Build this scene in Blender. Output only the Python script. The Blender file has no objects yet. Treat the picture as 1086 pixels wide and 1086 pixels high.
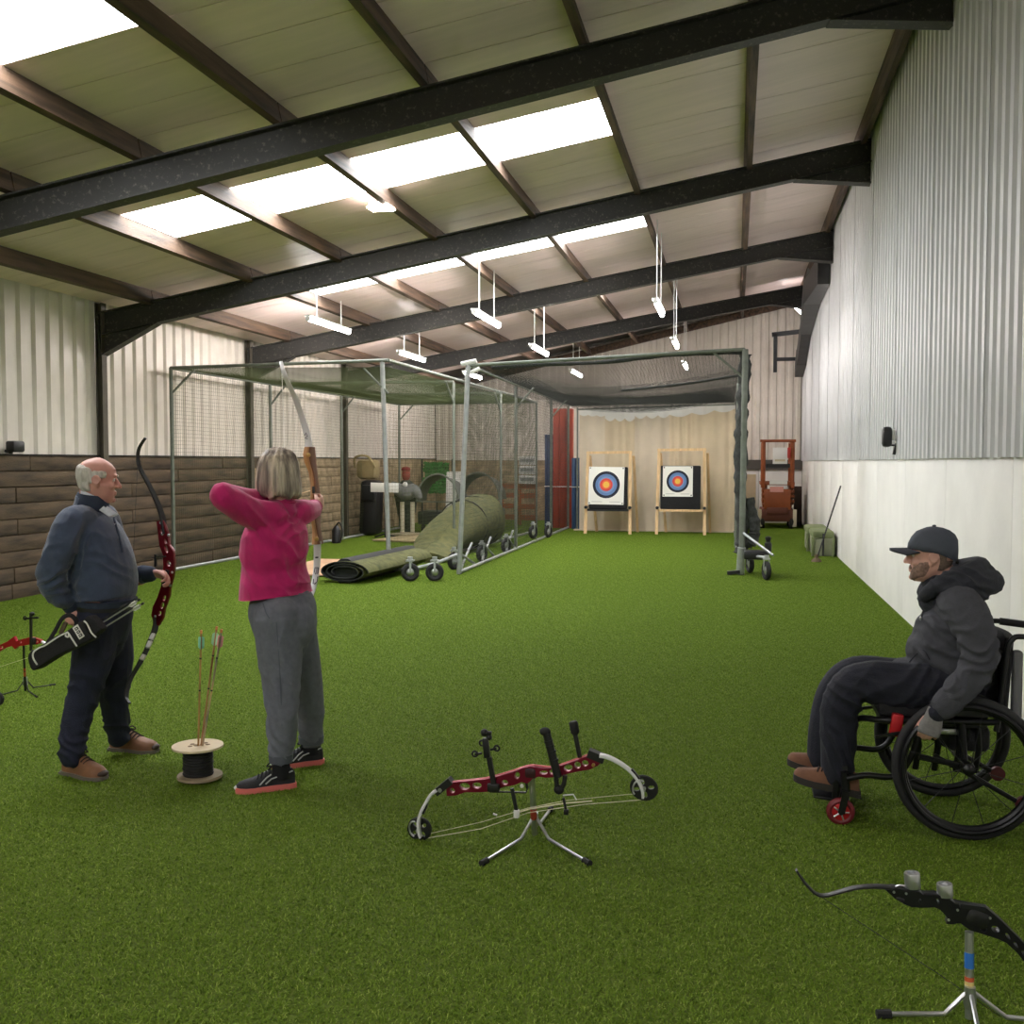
import bpy, bmesh, math, random
import numpy as np
from mathutils import Vector, Matrix, noise
random.seed(7)
SC = bpy.context.scene
COL = SC.collection
PI = math.pi
# ------------------------------------------------------------------ camera
CAM_H, FPX = 1.62, 1100.0
PITCH = math.atan2(53, FPX)
YAW = math.atan(237 / FPX * math.cos(PITCH))
cam_d = bpy.data.cameras.new('camera')
cam_d.sensor_width = 36.0
cam_d.lens = 36.0 * FPX / 1086.0
cam_d.clip_end = 200
cam = bpy.data.objects.new('camera', cam_d)
COL.objects.link(cam)
cam.location = (0, 0, CAM_H)
cam.rotation_euler = (PI / 2 - PITCH, 0, YAW)
SC.camera = cam
# ------------------------------------------------------------------ world, exposure
w = bpy.data.worlds.new('world')
SC.world = w
w.use_nodes = True
w.node_tree.nodes['Background'].inputs[0].default_value = (0.75, 0.85, 1.0, 1)
w.node_tree.nodes['Background'].inputs[1].default_value = 1.0
SC.view_settings.view_transform = 'Standard'
SC.view_settings.look = 'None'
SC.view_settings.gamma = 1.0
SC.view_settings.use_curve_mapping = False
SC.view_settings.exposure = 1.36
SKY_E = 13.5      # emission of the translucent roof lights (daylight through them)
TUBE_E = 52.0    # emission of the hanging tubes
FLOOD_E = 40.0
# ------------------------------------------------------------------ helpers
cF = Vector((-math.sin(YAW) * math.cos(PITCH), math.cos(YAW) * math.cos(PITCH), -math.sin(PITCH)))
cR = Vector((math.cos(YAW), math.sin(YAW), 0))
cU = cR.cross(cF)
CO = Vector((0, 0, CAM_H))
def ray(px, py): return cR * ((px - 543) / FPX) + cU * ((543 - py) / FPX) + cF
def at(px, py, Y):            # measured point of the photograph on the vertical plane at distance Y down the hall
    d = ray(px, py)
    return CO + d * (Y / d.y)
def atx(px, py, X):
    d = ray(px, py)
    return CO + d * (X / d.x)
def atz(px, py, z=0.0):
    d = ray(px, py)
    return CO + d * ((z - CAM_H) / d.z)
def V(*a): return Vector(a[0] if len(a) == 1 else a)

def lin(c):
    return tuple((x / 255 / 12.92 if x / 255 <= 0.04045 else ((x / 255 + 0.055) / 1.055) ** 2.4) for x in c)
MATS = {}
def mat(name, rgb, rough=0.6, metal=0.0, var=0.0, scale=8.0, bump=0.0, bscale=None, rgb2=None, stretch=None, emit=0.0, spec=None, alpha=1.0, trans=0.0, sheen=0.0):
    """Procedural principled material; rgb given as sRGB 0..255."""
    if name in MATS: return MATS[name]
    m = bpy.data.materials.new(name); m.use_nodes = True
    nt = m.node_tree; N = nt.nodes; L = nt.links
    b = N['Principled BSDF']
    c = lin(rgb)
    b.inputs['Base Color'].default_value = (*c, 1)
    b.inputs['Roughness'].default_value = rough
    b.inputs['Metallic'].default_value = metal
    if spec is not None: b.inputs['Specular IOR Level'].default_value = spec
    if sheen: b.inputs['Sheen Weight'].default_value = sheen
    if alpha < 1: b.inputs['Alpha'].default_value = alpha
    if trans: b.inputs['Transmission Weight'].default_value = trans
    if emit:
        b.inputs['Emission Color'].default_value = (*c, 1)
        b.inputs['Emission Strength'].default_value = emit
    if var or bump or rgb2:
        tc = N.new('ShaderNodeTexCoord')
        mp = N.new('ShaderNodeMapping')
        L.new(tc.outputs['Object'], mp.inputs['Vector'])
        if stretch: mp.inputs['Scale'].default_value = stretch
        nz = N.new('ShaderNodeTexNoise')
        nz.inputs['Scale'].default_value = scale
        nz.inputs['Detail'].default_value = 6
        L.new(mp.outputs[0], nz.inputs['Vector'])
        if var or rgb2:
            rp = N.new('ShaderNodeValToRGB')
            c2 = lin(rgb2) if rgb2 else c
            lo = tuple(x * (1 - var) for x in c); hi = tuple(min(1, x * (1 + var)) for x in c2)
            rp.color_ramp.elements[0].position = 0.32; rp.color_ramp.elements[0].color = (*lo, 1)
            rp.color_ramp.elements[1].position = 0.68; rp.color_ramp.elements[1].color = (*hi, 1)
            L.new(nz.outputs['Fac'], rp.inputs['Fac'])
            L.new(rp.outputs['Color'], b.inputs['Base Color'])
        if bump:
            src = nz
            if bscale:
                src = N.new('ShaderNodeTexNoise'); src.inputs['Scale'].default_value = bscale; src.inputs['Detail'].default_value = 4
                L.new(mp.outputs[0], src.inputs['Vector'])
            bp = N.new('ShaderNodeBump'); bp.inputs['Strength'].default_value = bump; bp.inputs['Distance'].default_value = 0.01
            L.new(src.outputs['Fac'], bp.inputs['Height'])
            L.new(bp.outputs[0], b.inputs['Normal'])
    MATS[name] = m
    return m

def org(o):
    p = Vector((0, 0, 0))
    while o is not None:
        p += o.location; o = o.parent
    return p

def tag(o, label=None, cat=None, group=None, kind=None):
    if label: o['label'] = label
    if cat: o['category'] = cat
    if group: o['group'] = group
    if kind: o['kind'] = kind
    return o

def thing(name, label, cat, loc=(0, 0, 0), group=None):
    o = bpy.data.objects.new(name, None)
    o.empty_display_size = 0.1
    COL.objects.link(o); o.location = loc
    return tag(o, label, cat, group)

class MB:
    """collects geometry (world coordinates) and links it as ONE mesh object"""
    def __init__(s): s.v = []; s.f = []; s.mi = []; s.cur = 0
    def add(s, vs, fs):
        n = len(s.v); s.v += [tuple(v) for v in vs]; s.f += [tuple(i + n for i in f) for f in fs]; s.mi += [s.cur] * len(fs); return s
    def box(s, c, size, rot=None):
        hx, hy, hz = size[0] / 2, size[1] / 2, size[2] / 2
        vs = [V(x, y, z) for x in (-hx, hx) for y in (-hy, hy) for z in (-hz, hz)]
        if rot is not None: vs = [rot @ v for v in vs]
        c = V(c)
        return s.add([v + c for v in vs], [(0, 1, 3, 2), (4, 6, 7, 5), (0, 4, 5, 1), (2, 3, 7, 6), (0, 2, 6, 4), (1, 5, 7, 3)])
    def bbox(s, lo, hi):
        return s.box([(a + b) / 2 for a, b in zip(lo, hi)], [abs(b - a) for a, b in zip(lo, hi)])
    def cbox(s, c, size, rot=None, bev=0.01):
        """box with chamfered edges"""
        bm = bmesh.new(); bmesh.ops.create_cube(bm, size=1)
        for v in bm.verts: v.co = Vector((v.co.x * size[0], v.co.y * size[1], v.co.z * size[2]))
        bmesh.ops.bevel(bm, geom=bm.edges[:], offset=bev, segments=2, affect='EDGES', profile=0.5)
        return s.frombm(bm, c, rot)
    def frombm(s, bm, c=(0, 0, 0), rot=None):
        bm.verts.index_update(); c = V(c)
        vs = [(rot @ v.co if rot is not None else v.co) + c for v in bm.verts]
        fs = [[v.index for v in f.verts] for f in bm.faces]
        bm.free()
        return s.add(vs, fs)
    def bar(s, a, b, w, h, up=(0, 0, 1)):
        """rectangular bar from a to b; w across, h along 'up'"""
        a, b, up = V(a), V(b), V(up)
        d = (b - a).normalized(); x = d.cross(up).normalized(); u = x.cross(d).normalized()
        vs = [p + x * (sx * w / 2) + u * (su * h / 2) for p in (a, b) for sx, su in ((-1, -1), (1, -1), (1, 1), (-1, 1))]
        return s.add(vs, [(3, 2, 1, 0), (4, 5, 6, 7), (0, 1, 5, 4), (1, 2, 6, 5), (2, 3, 7, 6), (3, 0, 4, 7)])
    def tube(s, pts, r, n=8, closed=False, caps=True, flat=None, up=None):
        """tube along a polyline; r a number or a list; flat=(dir, factor) squashes the section along dir; r may hold (rx, ry) pairs"""
        P = [V(p) for p in pts]; k = len(P)
        R = list(r) if isinstance(r, (list, tuple)) and len(r) == k else [r] * k
        rings = []; prev = None
        for i in range(k):
            if closed: t = (P[(i + 1) % k] - P[i - 1])
            else: t = P[min(i + 1, k - 1)] - P[max(i - 1, 0)]
            t = t.normalized() if t.length > 1e-9 else Vector((0, 0, 1))
            if prev is None:
                ref = V(up) if up is not None else (Vector((0, 0, 1)) if abs(t.z) < 0.9 else Vector((1, 0, 0)))
                x = (ref - t * ref.dot(t)).normalized()
            else:
                x = prev - t * prev.dot(t)
                x = x.normalized() if x.length > 1e-6 else prev
            prev = x; y = t.cross(x)
            rx, ry = R[i] if isinstance(R[i], (tuple, list)) else (R[i], R[i])
            ring = []
            for j in range(n):
                a = 2 * PI * (j + 0.5) / n
                ring.append(P[i] + x * (rx * math.cos(a)) + y * (ry * math.sin(a)))
            rings.append(ring)
        vs = [v for ring in rings for v in ring]; fs = []
        m = k if closed else k - 1
        for i in range(m):
            i2 = (i + 1) % k
            for j in range(n):
                j2 = (j + 1) % n
                fs.append((i * n + j, i * n + j2, i2 * n + j2, i2 * n + j))
        if caps and not closed:
            fs.append(tuple(range(n - 1, -1, -1))); fs.append(tuple((k - 1) * n + j for j in range(n)))
        return s.add(vs, fs)
    def cyl(s, a, b, r, n=16, r2=None): return s.tube([a, b], [r, r if r2 is None else r2], n)
    def lathe(s, prof, c, axis=(0, 0, 1), n=24, x=None):
        """prof = [(radius, height)...] turned about axis through c"""
        t = V(axis).normalized(); c = V(c)
        ref = Vector((0, 0, 1)) if abs(t.z) < 0.9 else Vector((1, 0, 0))
        x = (ref - t * ref.dot(t)).normalized(); y = t.cross(x)
        vs = []; fs = []; k = len(prof)
        for r, h in prof:
            for j in range(n):
                a = 2 * PI * j / n
                vs.append(c + t * h + x * (r * math.cos(a)) + y * (r * math.sin(a)))
        for i in range(k - 1):
            for j in range(n):
                j2 = (j + 1) % n
                fs.append((i * n + j, i * n + j2, (i + 1) * n + j2, (i + 1) * n + j))
        if prof[0][0] > 1e-5: fs.append(tuple(range(n - 1, -1, -1)))
        if prof[-1][0] > 1e-5: fs.append(tuple((k - 1) * n + j for j in range(n)))
        return s.add(vs, fs)
    def prism(s, outline, depth):
        """closed outline (world points, planar) extruded by vector depth"""
        P = [V(p) for p in outline]; d = V(depth); n = len(P)
        vs = [p - d / 2 for p in P] + [p + d / 2 for p in P]
        fs = [tuple(range(n - 1, -1, -1)), tuple(range(n, 2 * n))] + [(i, (i + 1) % n, n + (i + 1) % n, n + i) for i in range(n)]
        return s.add(vs, fs)
    def grid(s, P):
        """P[i][j] grid of points"""
        a, b = len(P), len(P[0])
        return s.add([p for row in P for p in row], [(i * b + j, i * b + j + 1, (i + 1) * b + j + 1, (i + 1) * b + j) for i in range(a - 1) for j in range(b - 1)])
    def ball(s, c, r, n=12, m=8, rot=None):
        rr = r if isinstance(r, (tuple, list)) else (r, r, r)
        c = V(c); vs = []; fs = []
        for i in range(m + 1):
            th = PI * i / m
            for j in range(n):
                ph = 2 * PI * j / n
                p = Vector((rr[0] * math.sin(th) * math.cos(ph), rr[1] * math.sin(th) * math.sin(ph), rr[2] * math.cos(th)))
                vs.append(c + (rot @ p if rot is not None else p))
        for i in range(m):
            for j in range(n):
                fs.append((i * n + j, (i + 1) * n + j, (i + 1) * n + (j + 1) % n, i * n + (j + 1) % n))
        return s.add(vs, fs)
    def torus(s, c, axis, R, r, n=40, m=10, squash=1.0):
        t = V(axis).normalized(); ref = Vector((0, 0, 1)) if abs(t.z) < 0.9 else Vector((1, 0, 0))
        x = (ref - t * ref.dot(t)).normalized(); y = t.cross(x); c = V(c)
        vs = []; fs = []
        for i in range(n):
            a = 2 * PI * i / n; d = x * math.cos(a) + y * math.sin(a)
            for j in range(m):
                b = 2 * PI * j / m
                vs.append(c + d * (R + r * math.cos(b)) + t * (r * squash * math.sin(b)))
        for i in range(n):
            for j in range(m):
                fs.append((i * m + j, ((i + 1) % n) * m + j, ((i + 1) % n) * m + (j + 1) % m, i * m + (j + 1) % m))
        return s.add(vs, fs)
    def mesh(s, name, off=(0, 0, 0), smooth=40):
        off = V(off)
        me = bpy.data.meshes.new(name)
        me.from_pydata([(v[0] - off.x, v[1] - off.y, v[2] - off.z) for v in s.v], [], s.f)
        bm = bmesh.new(); bm.from_mesh(me)
        bmesh.ops.remove_doubles(bm, verts=bm.verts, dist=1e-6) if len(s.v) < 60000 else None
        bmesh.ops.recalc_face_normals(bm, faces=bm.faces)
        bm.to_mesh(me); bm.free()
        if smooth:
            me.shade_smooth()
            me.set_sharp_from_angle(angle=math.radians(smooth))
        return me
    def build(s, name, m, parent=None, smooth=40, kind=None, label=None, local=False):
        off = org(parent) if parent is not None and not local else (0, 0, 0)
        me = s.mesh(name, off, smooth)
        for mm in (m if isinstance(m, (list, tuple)) else [m]): me.materials.append(mm)
        if isinstance(m, (list, tuple)) and len(s.mi) == len(me.polygons):
            me.polygons.foreach_set('material_index', s.mi)
        o = bpy.data.objects.new(name, me); COL.objects.link(o)
        o.parent = parent
        if kind: o['kind'] = kind
        if label: o['label'] = label
        return o
def link_mesh(name, me, parent=None, loc=(0, 0, 0), rot=None):
    o = bpy.data.objects.new(name, me); COL.objects.link(o); o.parent = parent; o.location = loc
    if rot is not None: o.rotation_euler = rot
    return o
def copy_tree(o, parent=None):
    c = o.copy(); COL.objects.link(c); c.parent = parent
    for ch in list(o.children): copy_tree(ch, c)
    return c
def smoothpath(pts, n=8, closed=False):
    """Catmull-Rom through the points"""
    P = [V(p) for p in pts]; out = []; k = len(P)
    for i in range(k if closed else k - 1):
        if closed: p0, p1, p2, p3 = P[i - 1], P[i], P[(i + 1) % k], P[(i + 2) % k]
        else: p0, p1, p2, p3 = P[max(i - 1, 0)], P[i], P[i + 1], P[min(i + 2, k - 1)]
        for j in range(n):
            t = j / n
            out.append(0.5 * ((2 * p1) + (p2 - p0) * t + (2 * p0 - 5 * p1 + 4 * p2 - p3) * t * t + (3 * p1 - p0 - 3 * p2 + p3) * t ** 3))
    if not closed: out.append(P[-1])
    return out
def lerp(a, b, t): return a + (b - a) * t
# ================================================================== SETTING
XL, XR, YB, YF = -8.3, 1.72, 28.3, -8.0
SL = 0.222
def zr(x): return 3.74 + SL * (x - XL)          # underside of the roof sheets
SEAM = 1.67
M_white_clad = mat('white_cladding', (214, 206, 196), 0.42, 0.0, 0.05, 3.0, 0.05, 40, spec=0.5)
M_right_clad = mat('grey_white_cladding', (200, 201, 203), 0.42, 0.0, 0.05, 2.0, spec=0.6)
M_white_panel = mat('painted_panel', (236, 234, 230), 0.6, 0, 0.04, 2.5, 0.12, 30)
M_plank = mat('timber_plank', (58, 46, 34), 0.8, 0, 0.35, 3.0, 0.5, 30, rgb2=(86, 70, 52), stretch=(4, 0.6, 4))
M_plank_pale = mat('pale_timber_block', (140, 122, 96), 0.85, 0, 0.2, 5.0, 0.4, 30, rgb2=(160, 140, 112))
M_dark_gap = mat('dark_gap', (30, 26, 22), 0.9)
M_joint = mat('pale_joint', (128, 112, 88), 0.95, 0, 0.3, 12)  # backing paler than the planks, showing in their joints
M_roof = mat('roof_sheet', (222, 202, 198), 0.42, 0, 0.06, 1.5, 0.08, 6, stretch=(0.6, 6, 1), spec=0.5)
M_roof_back = mat('roof_backing', (90, 84, 78), 0.8)
M_purlin = mat('stained_purlin', (52, 40, 31), 0.7, 0, 0.4, 2.2, 0.35, 20, rgb2=(88, 68, 52), stretch=(6, 0.5, 6))
M_conc = mat('concrete', (120, 118, 112), 0.9, 0, 0.1, 4)

def mat_steel():
    m = bpy.data.materials.new('mottled_steel'); m.use_nodes = True
    N = m.node_tree.nodes; L = m.node_tree.links; b = N['Principled BSDF']
    tc = N.new('ShaderNodeTexCoord'); nz = N.new('ShaderNodeTexNoise'); nz.inputs['Scale'].default_value = 22; nz.inputs['Detail'].default_value = 5; nz.inputs['Roughness'].default_value = 0.7
    rp = N.new('ShaderNodeValToRGB')
    e = rp.color_ramp.elements; e[0].position = 0.56; e[0].color = (*lin((54, 53, 51)), 1); e[1].position = 0.68; e[1].color = (*lin((104, 100, 92)), 1)
    L.new(tc.outputs['Object'], nz.inputs['Vector']); L.new(nz.outputs['Fac'], rp.inputs['Fac']); L.new(rp.outputs[0], b.inputs['Base Color'])
    b.inputs['Roughness'].default_value = 0.55; b.inputs['Metallic'].default_value = 0.2
    return m
M_steel = mat_steel()
M_colm = mat('weathered_column', (84, 78, 68), 0.7, 0.1, 0.2, 5)
def mat_skylight():
    m = bpy.data.materials.new('translucent_rooflight'); m.use_nodes = True
    N = m.node_tree.nodes; L = m.node_tree.links; b = N['Principled BSDF']
    tc = N.new('ShaderNodeTexCoord'); mp = N.new('ShaderNodeMapping'); mp.inputs['Scale'].default_value = (1.0, 14, 1)
    nz = N.new('ShaderNodeTexNoise'); nz.inputs['Scale'].default_value = 1.2; nz.inputs['Detail'].default_value = 5
    rp = N.new('ShaderNodeValToRGB'); e = rp.color_ramp.elements
    e[0].position = 0.35; e[0].color = (0.41, 0.42, 0.43, 1); e[1].position = 0.6; e[1].color = (0.62, 0.63, 0.64, 1)
    L.new(tc.outputs['Object'], mp.inputs[0]); L.new(mp.outputs[0], nz.inputs['Vector']); L.new(nz.outputs['Fac'], rp.inputs['Fac'])
    L.new(rp.outputs[0], b.inputs['Emission Color']); b.inputs['Emission Strength'].default_value = SKY_E
    b.inputs['Base Color'].default_value = (0.7, 0.75, 0.75, 1); b.inputs['Roughness'].default_value = 0.5
    return m
M_sky = mat_skylight()

def mat_turf(name, c1, c2, c3):
    m = bpy.data.materials.new(name); m.use_nodes = True
    N = m.node_tree.nodes; L = m.node_tree.links; b = N['Principled BSDF']
    tc = N.new('ShaderNodeTexCoord')
    n1 = N.new('ShaderNodeTexNoise'); n1.inputs['Scale'].default_value = 0.5; n1.inputs['Detail'].default_value = 3
    n2 = N.new('ShaderNodeTexNoise'); n2.inputs['Scale'].default_value = 38; n2.inputs['Detail'].default_value = 5; n2.inputs['Roughness'].default_value = 0.7
    r1 = N.new('ShaderNodeValToRGB'); r2 = N.new('ShaderNodeValToRGB')
    e = r1.color_ramp.elements; e[0].position = 0.35; e[0].color = (*lin(c1), 1); e[1].position = 0.65; e[1].color = (*lin(c2), 1)
    e = r2.color_ramp.elements; e[0].position = 0.36; e[0].color = (0.5, 0.55, 0.45, 1); e[1].position = 0.66; e[1].color = (1.35, 1.3, 1.3, 1)
    mx = N.new('ShaderNodeMix'); mx.data_type = 'RGBA'; mx.blend_type = 'MULTIPLY'; mx.inputs['Factor'].default_value = 0.8
    for n in (n1, n2): L.new(tc.outputs['Object'], n.inputs['Vector'])
    L.new(n1.outputs['Fac'], r1.inputs['Fac']); L.new(n2.outputs['Fac'], r2.inputs['Fac'])
    L.new(r1.outputs[0], mx.inputs['A']); L.new(r2.outputs[0], mx.inputs['B'])
    L.new(mx.outputs['Result'], b.inputs['Base Color'])
    b.inputs['Roughness'].default_value = 0.85; b.inputs['Specular IOR Level'].default_value = 0.25
    bp = N.new('ShaderNodeBump'); bp.inputs['Strength'].default_value = 0.6; bp.inputs['Distance'].default_value = 0.02
    L.new(n2.outputs['Fac'], bp.inputs['Height']); L.new(bp.outputs[0], b.inputs['Normal'])
    return m
M_turf = mat_turf('artificial_turf', (92, 110, 30), (100, 118, 34), None)

# ---- floor
MB().bbox((XL - 0.3, YF - 0.2, -0.2), (XR + 0.3, YB + 0.3, 0.0)).build('floor', M_turf, kind='structure')

# ---- turf pile: short curled fibres, one object nobody could count
def turf_pile():
    rg = np.random.default_rng(4)
    S, n = 0.5, 5200
    base = np.stack([rg.uniform(-S / 2, S / 2, n), rg.uniform(-S / 2, S / 2, n), np.zeros(n)], 1)
    a = rg.uniform(0, 2 * PI, n); ln = rg.uniform(0.012, 0.024, n); lean = rg.uniform(0.8, 1.7, n); wd = rg.uniform(0.0011, 0.0019, n)
    dr = np.stack([np.cos(a), np.sin(a)], 1); sd = np.stack([-np.sin(a), np.cos(a)], 1)
    def P(f, bend):
        out = base.copy(); h = ln * f * np.cos(lean * bend); r = ln * f * np.sin(lean * bend)
        out[:, :2] += dr * r[:, None]; out[:, 2] += h
        return out
    p0, p1, p2 = P(0, 0), P(0.55, 0.7), P(1.0, 1.15)
    w3 = np.concatenate([sd * wd[:, None], np.zeros((n, 1))], 1)
    vs = np.stack([p0 - w3, p0 + w3, p1 - w3, p1 + w3, p2], 1).reshape(-1, 3)
    i = np.arange(n)[:, None] * 5
    quads = np.concatenate([i, i + 1, i + 3, i + 2], 1).tolist(); tris = np.concatenate([i + 2, i + 3, i + 4], 1).tolist()
    me = bpy.data.meshes.new('turf_fibres'); me.from_pydata(vs.tolist(), [], quads + tris)
    for nm, c in (('turf_fibre_a', (97, 123, 36)), ('turf_fibre_b', (113, 138, 47)), ('turf_fibre_c', (140, 160, 72)), ('turf_fibre_d', (77, 101, 30))): me.materials.append(mat(nm, c, 0.8, spec=0.08))
    mi = rg.choice([0, 1, 2, 3], n, p=[0.4, 0.34, 0.1, 0.16]); me.polygons.foreach_set('material_index', np.concatenate([mi, mi]).astype('i'))
    tile = bpy.data.objects.new('turf_fibres', me)
    pts = [(XL + S / 2 + S * ix, 2.2 + S / 2 + S * iy, 0.0) for ix in range(20) for iy in range(52)]
    pm_ = bpy.data.meshes.new('turf_pile'); pm_.from_pydata(pts, [], [])
    o = bpy.data.objects.new('turf_pile', pm_); COL.objects.link(o)
    tag(o, 'short curled green fibres of the artificial turf covering the hall floor', 'turf', kind='stuff')
    ng = bpy.data.node_groups.new('turf_pile', 'GeometryNodeTree')
    ng.interface.new_socket('Geometry', in_out='INPUT', socket_type='NodeSocketGeometry'); ng.interface.new_socket('Geometry', in_out='OUTPUT', socket_type='NodeSocketGeometry')
    N = ng.nodes; L = ng.links
    gi, go = N.new('NodeGroupInput'), N.new('NodeGroupOutput')
    oi = N.new('GeometryNodeObjectInfo'); oi.inputs['Object'].default_value = tile
    ip = N.new('GeometryNodeInstanceOnPoints')
    rv = N.new('FunctionNodeRandomValue'); rv.data_type = 'INT'; rv.inputs['Min'].default_value = 0; rv.inputs['Max'].default_value = 3
    mu = N.new('ShaderNodeMath'); mu.operation = 'MULTIPLY'; mu.inputs[1].default_value = PI / 2
    cx = N.new('ShaderNodeCombineXYZ')
    L.new(gi.outputs[0], ip.inputs['Points']); L.new(oi.outputs['Geometry'], ip.inputs['Instance'])
    L.new([q for q in rv.outputs if q.enabled and q.type == 'INT'][0] if [q for q in rv.outputs if q.enabled and q.type == 'INT'] else rv.outputs[2], mu.inputs[0])
    L.new(mu.outputs[0], cx.inputs['Z']); L.new(cx.outputs[0], ip.inputs['Rotation']); L.new(ip.outputs[0], go.inputs[0])
    md = o.modifiers.new('pile', 'NODES'); md.node_group = ng
turf_pile()
# ---- ribbed cladding sheets
PIT, RIB = 0.21, 0.035
def rib_profile(pitch, depth, width, n):
    out = []
    for k in range(n):
        o = k * pitch
        out += [(o, 0), (o + pitch * 0.42, 0), (o + pitch * 0.55, depth), (o + pitch * 0.87, depth)]
    out.append((n * pitch, 0))
    return out
def clad_wall(wall, origin, along, normal, length, z0, ztop, material, pitch=PIT, depth=RIB, ribs=5, tilt=0.0):
    """vertical ribbed sheets, each one an object under its wall; ztop(u) gives the height of the top edge"""
    origin, along, normal = V(origin), V(along), V(normal)
    wsheet = pitch * ribs; n = int(math.ceil(length / wsheet))
    cache = {}
    for k in range(n):
        u0 = k * wsheet
        prof = [p for p in rib_profile(pitch, depth, wsheet, ribs) if u0 + p[0] <= length + 1e-6]
        if len(prof) < 3: continue
        key = (len(prof), round(ztop(u0), 3), round(ztop(u0 + wsheet), 3))
        if key not in cache:
            mb = MB()
            mb.grid([[along * u - normal * d * 1.0 + Vector((0, 0, 1)) * z for u, d in prof] for z in (z0, None) if z is not None] +
                    [[along * u - normal * d + Vector((0, 0, 1)) * ztop(u0 + u) for u, d in prof]])
            me = mb.mesh('cladding_sheet', smooth=25); me.materials.append(material); cache[key] = me
        o = link_mesh('cladding_sheet', cache[key], wall, origin + along * u0 - org(wall) + normal * (0.004 * (k % 2)))
# right wall: lower painted panels, upper ribbed cladding
wr = MB().bbox((XR + 0.06, YF, 0), (XR + 0.25, YB + 0.2, 6.4)).build('wall_right', M_conc, kind='structure')
y = 7.1 - 2.15 * 8
meP = None
while y < YB:
    y2 = min(y + 2.15, YB)
    if y2 > YF:
        MB().cbox((XR + 0.03, (max(y, YF) + y2) / 2, SEAM / 2 + 0.001), (0.06, y2 - max(y, YF) - 0.008, SEAM), bev=0.004).build('wall_panel', M_white_panel, wr)
    y = y2
clad_wall(wr, (XR - 0.040, YF, 0), (0, 1, 0), (-1, 0, 0), YB - YF, SEAM - 0.02, lambda u: zr(XR) + 0.06, M_right_clad)
# left wall: stacked timber planks, upper ribbed cladding
wl = MB().bbox((XL - 0.25, YF, 0), (XL - 0.07, YB + 0.2, 4.2)).build('wall_left', M_joint, kind='structure')
LT = 1.70
rows = 9
ph = LT / rows
rng = random.Random(3)
pm = {}
for r in range(rows):
    y = 4.0 - rng.random() * 2.4
    while y < 24.5:
        pale = y > 15.9  # far stretch is better lit; that light is put into its paler colour
        ln = (1.2 + 0.2 * rng.random()) if pale else 2.4
        y2 = y + ln
        key = (round(ln, 1), pale)
        if key not in pm:
            me = MB().cbox((0, 0, 0), (0.10, key[0] - 0.012, ph - 0.012), bev=0.007).mesh('plank', smooth=30)
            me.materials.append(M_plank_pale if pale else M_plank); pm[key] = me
        o = link_mesh('plank', pm[key], wl, (XL - 0.05 + rng.uniform(-0.006, 0.006), y + key[0] / 2, (r + 0.5) * ph + rng.uniform(-0.002, 0.002)) , (rng.uniform(-0.002, 0.002), 0, 0))
        y = y + key[0]
MB().bbox((XL - 0.09, YF, 0), (XL - 0.004, 3.0, LT)).build('plank_bay', M_plank, wl)
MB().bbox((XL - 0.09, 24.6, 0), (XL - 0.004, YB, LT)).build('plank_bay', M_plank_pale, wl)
clad_wall(wl, (XL - 0.02, YF, 0), (0, 1, 0), (1, 0, 0), YB - YF, LT - 0.01, lambda u: zr(XL) + 0.02, M_white_clad, pitch=0.27, depth=0.035, ribs=4)
MB().bbox((XL - 0.07, YF, LT - 0.004), (XL + 0.02, YB, LT + 0.014)).build('sill_strip', M_dark_gap, wl)
# back wall (slopes with the roof)
wb = MB().prism([(XL - 0.25, YB + 0.16, 0), (XR + 0.25, YB + 0.16, 0), (XR + 0.25, YB + 0.16, zr(XR) + 0.3), (XL - 0.25, YB + 0.16, zr(XL) + 0.2)], (0, 0.1, 0)).build('wall_back', M_conc, kind='structure', smooth=0)
clad_wall(wb, (XL, YB + 0.02, 0), (1, 0, 0), (0, -1, 0), XR - XL, SEAM, lambda u: zr(XL + u) + 0.05, M_white_clad)
for k in range(9):
    x0 = XL + k * (XR - XL) / 9
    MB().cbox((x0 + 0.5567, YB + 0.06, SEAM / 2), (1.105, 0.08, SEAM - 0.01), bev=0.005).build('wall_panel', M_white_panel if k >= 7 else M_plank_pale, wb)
MB().bbox((-3.9, YB - 0.035, 1.42), (XR, YB + 0.02, SEAM + 0.01)).build('trim_2', mat('dark_dado_band', (84, 80, 76), 0.8), kind='structure', smooth=0)
# front wall, behind the viewer
wf = MB().prism([(XL - 0.25, YF - 0.1, 0), (XR + 0.25, YF - 0.1, 0), (XR + 0.25, YF - 0.1, zr(XR) + 0.3), (XL - 0.25, YF - 0.1, zr(XL) + 0.2)], (0, 0.1, 0)).build('wall_front', M_white_panel, kind='structure', smooth=0)

# ---- frames: (Y at left wall, Y at right wall, drop below roof)
FR = [(-6.2, -6.6, 0.19), (-1.4, -1.3, 0.19), (3.4, 3.95, 0.2), (7.9, 9.17, 0.22), (12.4, 14.35, 0.16), (16.7, 19.7, 0.17), (21.2, 25.3, 0.2)]
def frame_y(k, x):
    a, b, _ = FR[k]; return lerp(a, b, (x - XL) / (XR - XL))
PUR = [-7.6, -6.3, -5.14, -3.9, -2.63, -1.3, 0.12, 1.56]
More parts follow.
